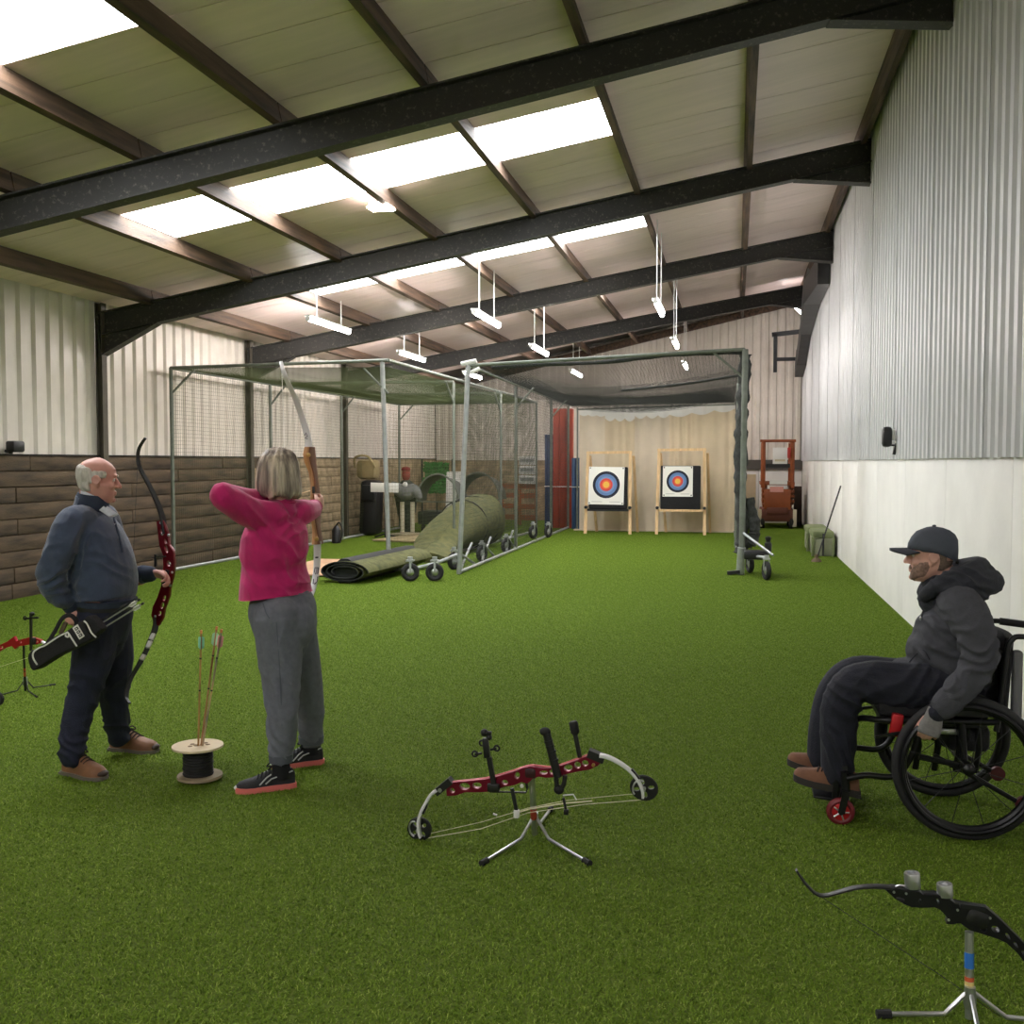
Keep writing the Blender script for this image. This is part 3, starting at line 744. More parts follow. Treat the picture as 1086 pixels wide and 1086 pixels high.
# ---- red and blue crash pads behind the cage
def pad(name, lab, lo, hi, m, grp='upright padded mats'):
    t = thing(name, lab, 'mat', ((lo[0] + hi[0]) / 2, (lo[1] + hi[1]) / 2, 0), grp)
    c = [(a + b) / 2 for a, b in zip(lo, hi)]; s = [b - a for a, b in zip(lo, hi)]
    n = 3
    for i in range(n):
        MB().cbox((lo[0] + s[0] * (i + 0.5) / n, c[1], c[2]), (s[0] / n - 0.004, s[1], s[2]), bev=0.02).build('foam_section', m, t)
    MB().bar((lo[0] - 0.005, lo[1] - 0.008, 1.02), (hi[0] + 0.005, lo[1] - 0.008, 1.02), 0.012, 0.02).build('strap', M_white, t, smooth=0)
pad('crash_mat', 'tall red upright mat beside the sand coloured curtain', (-4.36, 25.0, 0.0), (-3.88, 25.25, 2.92), mat('red_vinyl', (156, 58, 34), 0.5, 0, 0.12, 3))
pad('crash_mat', 'dark blue mat standing just left of the tall red mat', (-4.62, 25.3, 0), (-4.39, 25.5, 2.3), mat('navy_vinyl', (30, 52, 88), 0.5, 0, 0.1, 3))
pad('crash_mat', 'shorter blue mat between the tall red mat and the curtain', (-3.86, 24.75, 0), (-3.56, 24.95, 1.72), mat('blue_vinyl', (46, 74, 112), 0.5, 0, 0.1, 3))

# ---- orange scissor lift
M_or = mat('orange_paint', (140, 70, 26), 0.5, 0, 0.15, 4)
M_cream = mat('cream_paint', (196, 186, 160), 0.6)
sl = thing('scissor_lift', 'orange scissor lift parked in the far right corner', 'lift', (1.0, 26.4, 0))
MB().cbox((1.0, 26.6, 0.33), (0.78, 1.4, 0.3), bev=0.02).build('chassis', mat('dark_orange', (92, 44, 26), 0.6), sl)
for x in (0.66, 1.34):
    for y in (26.05, 27.1):
        w_ = MB().lathe([(0.04, -0.05), (0.15, -0.05), (0.17, -0.03), (0.17, 0.03), (0.15, 0.05), (0.04, 0.05)], (x, y, 0.17), (1, 0, 0), 18).build('wheel', M_rubber, sl)
        MB().lathe([(0.07, -0.055), (0.07, 0.055)], (x, y, 0.17), (1, 0, 0), 12).build('hub', M_cream, w_)
for s in (0.6, 1.41): MB().cbox((s, 25.95, 0.26), (0.1, 0.1, 0.42), bev=0.01).build('bumper_post', M_cream, sl)
MB().cbox((1.0, 25.9, 0.72), (0.62, 0.06, 0.5), bev=0.01).build('front_panel', M_or, sl)
MB().cbox((1.0, 25.87, 0.44), (0.5, 0.08, 0.16), bev=0.01).build('step', mat('dark_orange', (112, 52, 28), 0.6), sl)
MB().box((1.0, 25.86, 0.4), (0.2, 0.01, 0.07)).build('plate', M_white, sl, smooth=0)
for i in range(4):
    for x in (0.68, 1.32):
        MB().bar((x, 26.0, 0.55 + i * 0.12), (x, 27.2, 0.67 + i * 0.12), 0.05, 0.07).build('scissor_arm', M_or, sl, smooth=0)
        MB().bar((x + 0.06, 27.2, 0.55 + i * 0.12), (x + 0.06, 26.0, 0.67 + i * 0.12), 0.05, 0.07).build('scissor_arm', M_or, sl, smooth=0)
MB().cbox((1.0, 26.6, 1.1), (0.8, 1.5, 0.08), bev=0.01).build('platform', M_or, sl)
MB().box((1.02, 25.84, 1.13), (0.42, 0.012, 0.1)).build('plate', M_white, sl, smooth=0)
MB().box((0.98, 25.84, 0.96), (0.32, 0.012, 0.13)).build('plate', mat('pink_plate', (214, 150, 140), 0.6), sl, smooth=0)
for x in (0.66, 1.34):
    MB().tube(smoothpath([(x, 25.9, 1.0), (x, 25.86, 1.5), (x, 25.88, 2.1)], 4), 0.055, 8).build('guard_post', M_or, sl)
    MB().cyl((x, 27.3, 1.1), (x, 27.3, 2.1), 0.03, 8).build('guard_post', M_or, sl)
    for z in (1.6, 2.1): MB().cyl((x, 25.9, z), (x, 27.3, z), 0.025, 8).build('guard_rail', M_or, sl)
MB().cyl((0.58, 25.87, 2.13), (1.42, 25.87, 2.13), 0.035, 8).build('guard_rail', M_or, sl)
MB().bar((0.72, 25.86, 1.53), (1.28, 25.86, 1.53), 0.06, 0.09).build('tray', M_black, sl, smooth=0)
MB().cbox((1.05, 25.84, 1.77), (0.34, 0.02, 0.4), bev=0.004).build('notice_board', M_white, sl)
MB().box((1.05, 25.828, 1.66), (0.24, 0.004, 0.05)).build('notice_line', M_cream, sl, smooth=0)
MB().cbox((1.26, 25.83, 1.84), (0.08, 0.06, 0.26), bev=0.02).build('control_box', mat('red_plastic', (168, 46, 36), 0.5), sl)
# timber sheets leaning behind the net pole and by the lift
for i, (x0, x1, z1, lab, c) in enumerate(((0.12, 0.52, 1.3, 'pale plywood sheet leaning on the back wall left of the orange lift', (186, 170, 142)), (1.46, 1.66, 1.0, 'dark upright board in the far right corner behind the orange lift', (70, 60, 52)))):
    t = thing('leaning_sheet', lab, 'board', ((x0 + x1) / 2, 27.2, 0))
    MB().bar(((x0 + x1) / 2, 27.2, 0), ((x0 + x1) / 2, 27.45, z1), x1 - x0, 0.03, (0, 1, 0)).build('sheet', mat('sheet_%d' % i, c, 0.8, 0, 0.1, 4), t, smooth=0)
    MB().bar(((x0 + x1) / 2, 27.18, 0.02), ((x0 + x1) / 2, 27.2, 0.1), x1 - x0 + 0.01, 0.035, (0, 1, 0)).build('edge_strip', M_cream if i == 0 else M_dkmetal, t, smooth=0)

# ---- olive boxes along the right wall, black pole leaning
M_olive = mat('olive_canvas', (112, 122, 84), 0.85, 0, 0.15, 6, 0.2)
M_olive2 = mat('olive_grey', (134, 138, 112), 0.8, 0, 0.1, 6)
for i, (y0, y1, lab) in enumerate(((18.4, 19.3, 'nearer olive canvas box against the white right wall'), (19.4, 20.4, 'farther olive canvas box against the white right wall'))):
    t = thing('storage_box', lab, 'box', (1.48, (y0 + y1) / 2, 0), 'olive boxes along the right wall')
    x0, x1 = 1.3 - 0.02 * i, 1.66
    MB().cbox(((x0 + x1) / 2, (y0 + y1) / 2, 0.17), (x1 - x0 - 0.04, y1 - y0 - 0.06, 0.32), bev=0.02).build('body', M_olive2, t)
    MB().cbox(((x0 + x1) / 2, (y0 + y1) / 2, 0.38), (x1 - x0, y1 - y0, 0.13), bev=0.045).build('lid', M_olive, t)
    for x in (x0 + 0.01, x1 - 0.01): MB().cbox((x, y0 + 0.03, 0.17), (0.045, 0.05, 0.34), bev=0.01).build('corner_post', M_olive, t)
    MB().bar(((x0 + x1) / 2, y0 - 0.002, 0.02), ((x0 + x1) / 2, y0 - 0.002, 0.4), 0.03, 0.01, (0, 1, 0)).build('strap', M_dkmetal, t, smooth=0)
t = thing('leaning_pole', 'thin black pole leaning on the white right wall by the olive boxes', 'pole', (1.3, 17.45, 0))
MB().tube([(1.31, 17.45, 0.06), (1.69, 17.75, 1.23)], 0.013, 8).build('shaft', M_black, t)
MB().lathe([(0.09, 0), (0.07, 0.04), (0.03, 0.07), (0.02, 0.13)], (1.3, 17.44, 0), n=10).build('foot', mat('brown_bristle', (96, 82, 62), 0.9), t)

# ---- dark ducting and bracket high in the far right corner
t = thing('folded_duct', 'dark angular duct running down the top of the right wall', 'duct', (1.6, 22, 4.5))
def duct(p, q, w0, h0, w1, h1):
    m = MB(); p, q = V(p), V(q); d = (q - p).normalized(); x = d.cross(V(0, 0, 1)).normalized(); u = x.cross(d)
    vs = [c + x * (sx * w / 2) + u * (su * h / 2) for c, w, h in ((p, w0, h0), (q, w1, h1)) for sx, su in ((-1, -1), (1, -1), (1, 1), (-1, 1))]
    m.add(vs, [(3, 2, 1, 0), (4, 5, 6, 7), (0, 1, 5, 4), (1, 2, 6, 5), (2, 3, 7, 6), (3, 0, 4, 7)]); return m
M_duct = mat('dark_duct', (62, 62, 62), 0.4, 0.6, 0.2, 5)
duct((1.56, 20.1, 5.15), (1.5, 22.3, 5.1), 0.22, 0.5, 0.34, 0.5).build('duct_section', M_duct, t, smooth=0)
duct((1.5, 22.3, 5.1), (1.54, 24.8, 4.75), 0.34, 0.5, 0.24, 0.44).build('duct_section', M_duct, t, smooth=0)
duct((1.55, 24.85, 4.75), (1.56, 26.6, 4.2), 0.22, 0.42, 0.22, 0.4).build('duct_section', M_duct, t, smooth=0)
duct((1.56, 26.6, 4.2), (1.56, 27.6, 3.95), 0.24, 0.4, 0.2, 0.34).build('duct_section', M_duct, t, smooth=0)
MB().prism([at(857, 284, 23.6), at(868, 297, 23.6), at(857, 318, 23.6), at(853, 300, 23.6)], (0.02, 0.05, 0)).build('silver_panel', M_alu, t, smooth=0)
t = thing('wall_bracket', 'dark steel square bracket on the back wall under the duct', 'bracket', (1.2, 27.6, 4.2))
MB().bar((0.88, 27.6, 4.88), (1.66, 27.6, 4.95), 0.09, 0.11).build('top_arm', M_dkmetal, t, smooth=0)
MB().bar((0.97, 27.6, 4.9), (0.97, 27.6, 3.92), 0.09, 0.09, (1, 0, 0)).build('upright', M_dkmetal, t, smooth=0)
MB().bar((0.97, 27.6, 4.25), (1.58, 27.6, 4.25), 0.08, 0.09).build('lower_arm', M_dkmetal, t, smooth=0)
t = thing('tube_light', 'bare white tube light under the dark duct in the far right corner', 'light', (1.45, 25.9, 5.3))
MB().cyl((1.2, 25.7, 5.42), (1.5, 25.7, 5.14), 0.022, 8).build('diffuser', M_tube, t)
MB().cyl((1.2, 25.72, 5.45), (1.5, 25.72, 5.17), 0.012, 6).build('housing', M_white, t)
# ---- small wall units: unlit bulkhead lights on brackets
t = thing('bulkhead_light', 'small black rounded unit on a bracket on the grey right wall', 'bulkhead', (1.66, 11.78, 1.87))
MB().cbox((1.59, 11.78, 1.89), (0.1, 0.12, 0.22), bev=0.035).build('casing', M_black, t)
MB().cbox((1.655, 11.78, 1.91), (0.03, 0.08, 0.12), bev=0.008).build('back_plate', M_white, t)
MB().bar((1.66, 11.76, 1.7), (1.69, 11.76, 1.82), 0.03, 0.03, (0, 1, 0)).build('bracket', M_dkmetal, t, smooth=0)
MB().bar((1.62, 11.78, 1.8), (1.7, 11.78, 1.8), 0.03, 0.02).build('bracket', M_dkmetal, t, smooth=0)
t = thing('bulkhead_light', 'small black box unit at the edge of the left wall cladding', 'bulkhead', (-8.2, 10.6, 1.78))
MB().cbox((-8.19, 10.6, 1.8), (0.12, 0.2, 0.13), bev=0.025).build('casing', M_black, t)
MB().bar((-8.28, 10.55, 1.75), (-8.2, 10.55, 1.73), 0.04, 0.03).build('bracket', M_dkmetal, t, smooth=0)

# ================================================================== INSIDE THE GREEN CAGE
M_ply = mat('pink_plywood', (196, 158, 126), 0.75, 0, 0.08, 4)
M_matgreen = mat('worn_turf', (66, 72, 34), 0.95, 0, 0.2, 9, 0.5, 60, rgb2=(84, 84, 46))
M_turfback = mat('turf_backing', (34, 36, 34), 0.9)
t = thing('plywood_board', 'bare pinkish plywood board lying flat behind the turf roll', 'board', (-6.0, 14.9, 0))
MB().cbox((-5.95, 14.75, 0.032), (1.3, 2.3, 0.018), Matrix.Rotation(0.05, 3, 'Z'), 0.004).build('sheet', M_ply, t)
MB().cbox((-5.32, 15.0, 0.05), (0.04, 1.8, 0.03), Matrix.Rotation(0.05, 3, 'Z'), 0.004).build('edge_lath', mat('yellow_lath', (206, 186, 132), 0.8), t)
t = thing('plywood_board', 'far tan board lying in front of the clutter behind the cage poles', 'board', (-6.3, 20.9, 0))
MB().cbox((-6.2, 20.6, 0.035), (1.7, 1.7, 0.03), Matrix.Rotation(-0.2, 3, 'Z'), 0.005).build('sheet', mat('tan_board', (150, 136, 100), 0.8, 0, 0.1, 4), t)
MB().cbox((-7.0, 21.4, 0.065), (0.5, 0.7, 0.03), Matrix.Rotation(-0.2, 3, 'Z'), 0.005).build('offcut', mat('tan_board2', (128, 118, 92), 0.8), t)
# spiral flattened roll of turf
t = thing('turf_roll', 'flattened roll of spare green turf with a dark spiral end', 'turf roll', (-5.2, 13.1, 0))
def spiral(c, x, wdt, hgt, turns, k=1.0):
    out = []
    n = int(28 * turns)
    for i in range(n + 1):
        a = 2 * PI * i / 28; f = 1 - 0.52 * (i / n)
        out.append(V(c) + V(x) * (math.cos(a) * wdt / 2 * f) + V(0, 0, math.sin(a) * hgt / 2 * f))
    return out
A0, A1 = V(-5.08, 12.95, 0.16), V(-4.88, 15.2, 0.17)
xd = (A1 - A0).cross(V(0, 0, 1)).normalized()
m = MB(); S0 = spiral(A0, xd, 0.74, 0.30, 2.6); S1 = spiral(A1, xd, 0.74, 0.30, 2.6)
th = 0.018
def offs(S, c, d): return [p + (p - V(c)).normalized() * d for p in S]
I0, I1 = offs(S0, A0, -th), offs(S1, A1, -th)
m.grid([S0, S1]); m.build('turf_sheet', M_matgreen, t, smooth=60)
m = MB(); m.grid([I0, I1]); m.grid([S0, I0]); m.grid([S1, I1]); m.build('backing', M_turfback, t, smooth=60)
MB().tube([A0 + V(0, 0.05, 0), A1], (0.18), 10).build('core', M_turfback, t)
t = thing('turf_roll', 'larger heaped roll of olive turf behind the pale cage pole', 'turf roll', (-4.9, 17.5, 0))
pts = [V(-4.85, 15.9, 0.09), V(-4.93, 16.6, 0.14), V(-4.98, 17.4, 0.27), V(-4.93, 18.4, 0.46), V(-4.85, 19.6, 0.5)]
mb = MB(); mb.tube(smoothpath(pts, 4), [(0.10 + 0.42 * (i / 16) ** 1.4, 0.36 + 0.17 * (i / 16) ** 1.5) for i in range(17)], 24)
mb.v = [tuple(V(v) + Vector((noise.noise(V(v) * 2.2), 0, noise.noise(V(v) * 2.2 + V(9, 0, 0)))) * 0.05) for v in mb.v]
mb.v = [(v[0], v[1], max(v[2], 0.005)) for v in mb.v]
mb.build('turf_sheet', M_matgreen, t, smooth=60)
for y_, r_ in ((18.6, 0.46), (19.3, 0.51)):
    MB().torus((-4.93, y_, 0.45), (0.03, 1, 0.1), r_ + 0.012, 0.012, 28, 6).build('strap', M_dkmetal, t)
def XA(px_, y_): return at(px_, 540, y_).x
XB, XS, XP, XF, XG, XW = XA(394, 21.7), XA(408, 20.9), XA(432, 22.3), XA(431, 22.95), XA(456, 26.6) + 0.2, XA(480, 25.0)
# clutter: upright trolley bag
t = thing('kit_bag', 'tall black kit bag with a khaki top against the left wall', 'bag', (XB, 21.6, 0))
MB().cbox((XB, 21.7, 0.62), (0.42, 0.5, 1.2), Matrix.Rotation(0.04, 3, 'Y'), 0.1).build('body', M_black, t)
MB().cbox((XB - 0.05, 21.65, 1.46), (0.46, 0.45, 0.44), bev=0.12).build('top_pouch', mat('khaki_canvas', (136, 122, 86), 0.9, 0, 0.1, 8), t)
MB().tube(smoothpath([(XB - 0.3, 21.5, 1.5), (XB - 0.25, 21.38, 1.72), (XB + 0.05, 21.35, 1.74), (XB + 0.2, 21.4, 1.5)], 5), 0.025, 8).build('handle', mat('khaki_strap', (150, 136, 96), 0.9), t)
MB().cbox((XB + 0.03, 21.42, 0.95), (0.3, 0.06, 0.34), bev=0.03).build('front_pocket', M_dkmetal, t)
t = thing('sign_board', 'blank white board on a post in front of the black kit bag', 'board', (XS, 20.9, 0))
MB().cbox((XS, 20.9, 1.08), (0.62, 0.02, 0.2), Matrix.Rotation(0.02, 3, 'Y'), 0.004).build('panel', M_white, t)
MB().cyl((XS, 20.93, 0.0), (XS, 20.93, 1.1), 0.02, 8).build('post', M_dkmetal, t)
for s in (-1, 1): MB().bar((XS + s * 0.25, 21.0, 0.02), (XS, 20.93, 0.1), 0.04, 0.03).build('foot', M_dkmetal, t, smooth=0)
# padded grey bundle on pale posts, with a red topped figure-like target behind
M_greypad = mat('grey_padding', (112, 114, 112), 0.8, 0, 0.2, 8, 0.3)
t = thing('padded_frame', 'grey padded bundle resting across two pale posts', 'frame', (XP, 22.3, 0))
for x in (XP - 0.12, XP + 0.12): MB().cyl((x, 22.3, 0), (x, 22.3, 0.72), 0.05, 10).build('post', M_cream, t)
mb = MB(); mb.tube(smoothpath([(XP - 0.36, 22.25, 1.15), (XP - 0.2, 22.25, 1.02), (XP, 22.25, 0.94), (XP + 0.18, 22.25, 0.98), (XP + 0.34, 22.2, 0.8)], 5), [0.05 + 0.13 * math.sin(PI * i / 20) for i in range(21)], 12); mb.build('pad', M_greypad, t)
MB().ball((XP, 22.15, 1.12), 0.06).build('white_knob', M_white, t)
t = thing('foam_figure', 'small red and dark foam target figure behind the grey padded bundle', 'target', (XF, 22.9, 0))
mb = MB(); mb.lathe([(0.1, 0), (0.2, 0.4), (0.28, 0.85), (0.2, 1.1), (0.09, 1.2)], (XF, 22.95, 0.0), n=14); mb.build('torso', mat('dark_foliage_cloth', (62, 66, 58), 0.9, 0, 0.5, 10), t)
mb = MB(); mb.ball((XF, 22.93, 1.33), (0.10, 0.10, 0.17)); mb.build('head', mat('dull_red', (140, 62, 52), 0.8), t)
mb = MB(); mb.ball((XF, 22.93, 1.45), (0.11, 0.11, 0.07)); mb.build('cap', mat('deep_red', (120, 34, 32), 0.8), t)
# leafy green screen on the back left
t = thing('leaf_screen', 'dark green leafy screen hanging on the left wall behind the cage', 'screen', (XG, 26.5, 1.2))
M_leaf = mat('screen_leaf', (44, 116, 44), 0.7, 0, 0.4, 6)
MB().cbox((XG, 26.6, 1.2), (0.66, 0.03, 0.8), bev=0.005).build('backing', M_turfback, t)
rl = random.Random(5); lf = MB()
for i in range(700):
    c = V(XG + rl.uniform(-0.34, 0.34), 26.55 - rl.random() * 0.06, 1.2 + rl.uniform(-0.4, 0.4)); a = rl.random() * 6.28; s_ = 0.05
    d = V(math.cos(a), -0.3, math.sin(a)) * s_; e = V(-math.sin(a), -0.2, math.cos(a)) * s_ * 0.45
    lf.add([c - d, c + e, c + d, c - e], [(0, 1, 2, 3)])
lf.build('leaves', M_leaf, t, smooth=0, kind='stuff')
for x in (XG - 0.42, XG + 0.42): MB().cyl((x, 26.62, 0), (x, 26.62, 1.7), 0.025, 8).build('post', M_dkmetal, t)
MB().cbox((XG + 0.42, 26.3, 1.12), (0.12, 0.03, 0.34), bev=0.01).build('white_tag', M_white, t)
t = thing('white_panel', 'plain white board propped upright behind the cage poles', 'board', (XW, 25.0, 0))
MB().bar((XW, 25.0, 0.35), (XW, 25.12, 1.38), 0.36, 0.03, (0, 1, 0)).build('panel', M_white, t, smooth=0)
for s in (-0.14, 0.14): MB().bar((XW + s, 24.98, 0), (XW + s, 25.15, 1.3), 0.04, 0.04, (0, 1, 0)).build('leg', M_dkmetal, t, smooth=0)
# hooded carts
M_hood = mat('grey_hood', (82, 84, 80), 0.75, 0, 0.2, 5)
def cart(x, y, r, lab):
    t = thing('covered_cart', lab, 'cart', (x, y, 0), 'covered carts behind the cages')
    P = []
    for i in range(13):
        a = PI * i / 12
        P.append([V(x - r * math.cos(a), y + q * 0.8, 0.72 + (r * 1.25) * math.sin(a) * (1 - 0.15 * q)) for q in (0, 0.25, 0.5, 0.75, 1)])
    MB().grid(P).build('hood', M_hood, t, smooth=70)
    MB().tube([V(x - r * math.cos(PI * i / 12), y, 0.72 + r * 1.25 * math.sin(PI * i / 12)) for i in range(13)], 0.022, 8).build('hoop', M_pole_g, t)
    MB().cbox((x, y + 0.4, 0.35), (2 * r * 0.94, 0.8, 0.3), bev=0.03).build('tub', M_black, t)
    for sx in (-0.7, 0, 0.7): MB().bar((x + sx * r, y - 0.02, 0.1), (x + sx * r, y - 0.02, 0.72), 0.02, 0.02, (1, 0, 0)).build('cage_bar', M_dkmetal, t, smooth=0)
    MB().bar((x - r, y - 0.02, 0.72), (x + r, y - 0.02, 0.72), 0.025, 0.025).build('cage_bar', M_pole_g, t, smooth=0)
    for sx in (-0.8, 0.8): MB().lathe([(0.02, -0.02), (0.1, -0.02), (0.1, 0.02), (0.02, 0.02)], (x + sx * r, y + 0.2, 0.1), (1, 0, 0), 14).build('wheel', M_rubber, t)
cart(XA(464, 22.6), 22.6, 0.5, 'grey hooded cart left of the pale cage pole')
cart(XA(507, 24.0), 24.0, 0.52, 'dark hooded cart with a bent hoop right of the pale cage pole')
# orange folding frames and stacked white crates
for i, (x, y, lab) in enumerate(((XA(541, 26.3), 26.3, 'orange slatted rack farther left behind the black side net'), (XA(560, 26.0), 26.0, 'orange slatted rack beneath the white crates near the red mat'))):
    t = thing('orange_rack', lab, 'rack', (x, y, 0), 'orange racks at the back')
    for sx in (-0.2, 0.2): MB().bar((x + sx, y, 0), (x + sx, y, 1.05), 0.05, 0.05, (1, 0, 0)).build('upright', M_or, t, smooth=0)
    for z in (0.2, 0.48, 0.76, 1.0): MB().bar((x - 0.22, y - 0.02, z), (x + 0.22, y - 0.02, z), 0.04, 0.13).build('slat', M_or, t, smooth=0)
for j in range(3):
    t = thing('crate', ('topmost', 'middle', 'lowest')[2 - j] + ' white crate stacked on the orange rack near the red mat', 'crate', (XA(560, 26.0), 26.0, 1.06 + j * 0.24), 'stacked white crates')
    z = 1.06 + j * 0.24
    MB().cbox((XA(560, 26.0), 26.0, z + 0.115), (0.42, 0.3, 0.22), bev=0.015).build('shell', mat('white_crate', (200, 200, 198), 0.6), t)
    MB().bar((XA(560, 26.0) - 0.17, 25.845, z + 0.12), (XA(560, 26.0) + 0.17, 25.845, z + 0.12), 0.01, 0.09).build('label_strip', mat('grey_strip', (128, 130, 130), 0.7), t, smooth=0)
t = thing('hose_bottle', 'small black bottle with a hose standing by the left wall under the net', 'bottle', (-7.75, 19.4, 0))
MB().lathe([(0.06, 0), (0.09, 0.02), (0.09, 0.26), (0.05, 0.33), (0.02, 0.36)], (-7.75, 19.4, 0), n=14).build('bottle', M_black, t)
MB().tube(smoothpath([(-7.75, 19.4, 0.36), (-7.65, 19.32, 0.42), (-7.58, 19.3, 0.25), (-7.62, 19.3, 0.06)], 5), 0.014, 6).build('hose', M_rubber, t)
# ================================================================== FIGURES: helpers
def interp(vals, n):
    """Catmull-Rom interpolation of numbers or pairs, n steps per segment"""
    pr = [v if isinstance(v, (tuple, list)) else (v, v) for v in vals]
    pts = smoothpath([V(p[0], p[1], 0) for p in pr], n)
    return [(max(p.x, 0.002), max(p.y, 0.002)) for p in pts]
def limb(mb, pts, radii, up=None, n=16, sub=5, cap=True):
    mb.tube(smoothpath(pts, sub), interp(radii, sub), n, up=up)
    if cap:
        for p, r in ((pts[0], radii[0]), (pts[-1], radii[-1])):
            r = r if isinstance(r, (int, float)) else min(r)
            mb.ball(p, r * 0.98, 12, 8)
    return mb
def blob(name, mb, m, parent, voxel=0.007, smooth=3, folds=None, label=None, kind=None, mods=None):
    """union of the overlapping shells as one continuous surface"""
    me = bpy.data.meshes.new(name)
    me.from_pydata(mb.v, [], mb.f)
    bm = bmesh.new(); bm.from_mesh(me); bmesh.ops.recalc_face_normals(bm, faces=bm.faces); bm.to_mesh(me); bm.free()
    tmp = bpy.data.objects.new('tmp', me); COL.objects.link(tmp)
    r = tmp.modifiers.new('r', 'REMESH'); r.mode = 'VOXEL'; r.voxel_size = voxel
    if smooth:
        s = tmp.modifiers.new('s', 'SMOOTH'); s.factor = 0.5; s.iterations = smooth
    dg = bpy.context.evaluated_depsgraph_get(); dg.update()
    out = bpy.data.meshes.new_from_object(tmp.evaluated_get(dg))
    bpy.data.objects.remove(tmp); bpy.data.meshes.remove(me)
    out.name = name
    nv = len(out.vertices)
    co = np.empty(nv * 3, 'f'); out.vertices.foreach_get('co', co); co = co.reshape(-1, 3)
    no = np.empty(nv * 3, 'f'); out.vertices.foreach_get('normal', no); no = no.reshape(-1, 3)
    if folds:
        d = np.zeros(nv)
        for f in folds:
            c, R, amp, axis, freq, warp = f
            ax = np.array(V(axis).normalized()); cc = np.array(V(c))
            rel = co - cc
            wgt = np.exp(-(rel ** 2).sum(1) / (R * R))
            idx = np.nonzero(wgt > 0.02)[0]
            ph = np.array([noise.noise(Vector(co[i]) * warp) for i in idx]) * 4.0
            s_ = np.sin(rel[idx] @ ax * freq + ph)
            d[idx] += wgt[idx] * amp * (np.sign(s_) * np.abs(s_) ** 0.7 if amp < 0 else (1 - np.abs(s_)) * 2 - 1) * (1 if amp > 0 else -1)
        co = co + no * d[:, None]
    off = np.array(org(parent)) if parent is not None else 0
    if mods: co = mods(co, no)
    out.vertices.foreach_set('co', (co - off).astype('f').ravel())
    out.update(); out.shade_smooth()
    out.materials.clear(); out.materials.append(m)
    o = bpy.data.objects.new(name, out); COL.objects.link(o); o.parent = parent
    if label: o['label'] = label
    if kind: o['kind'] = kind
    return o
HZ = [-0.117, -0.105, -0.085, -0.06, -0.035, 0.0, 0.028, 0.06, 0.085, 0.105, 0.116]
HF = [0.066, 0.083, 0.084, 0.086, 0.082, 0.081, 0.091, 0.086, 0.066, 0.036, 0.008]
HB = [0.01, -0.01, -0.04, -0.068, -0.082, -0.094, -0.1, -0.099, -0.082, -0.05, -0.012]
HW = [0.022, 0.042, 0.056, 0.064, 0.068, 0.072, 0.075, 0.073, 0.06, 0.036, 0.01]
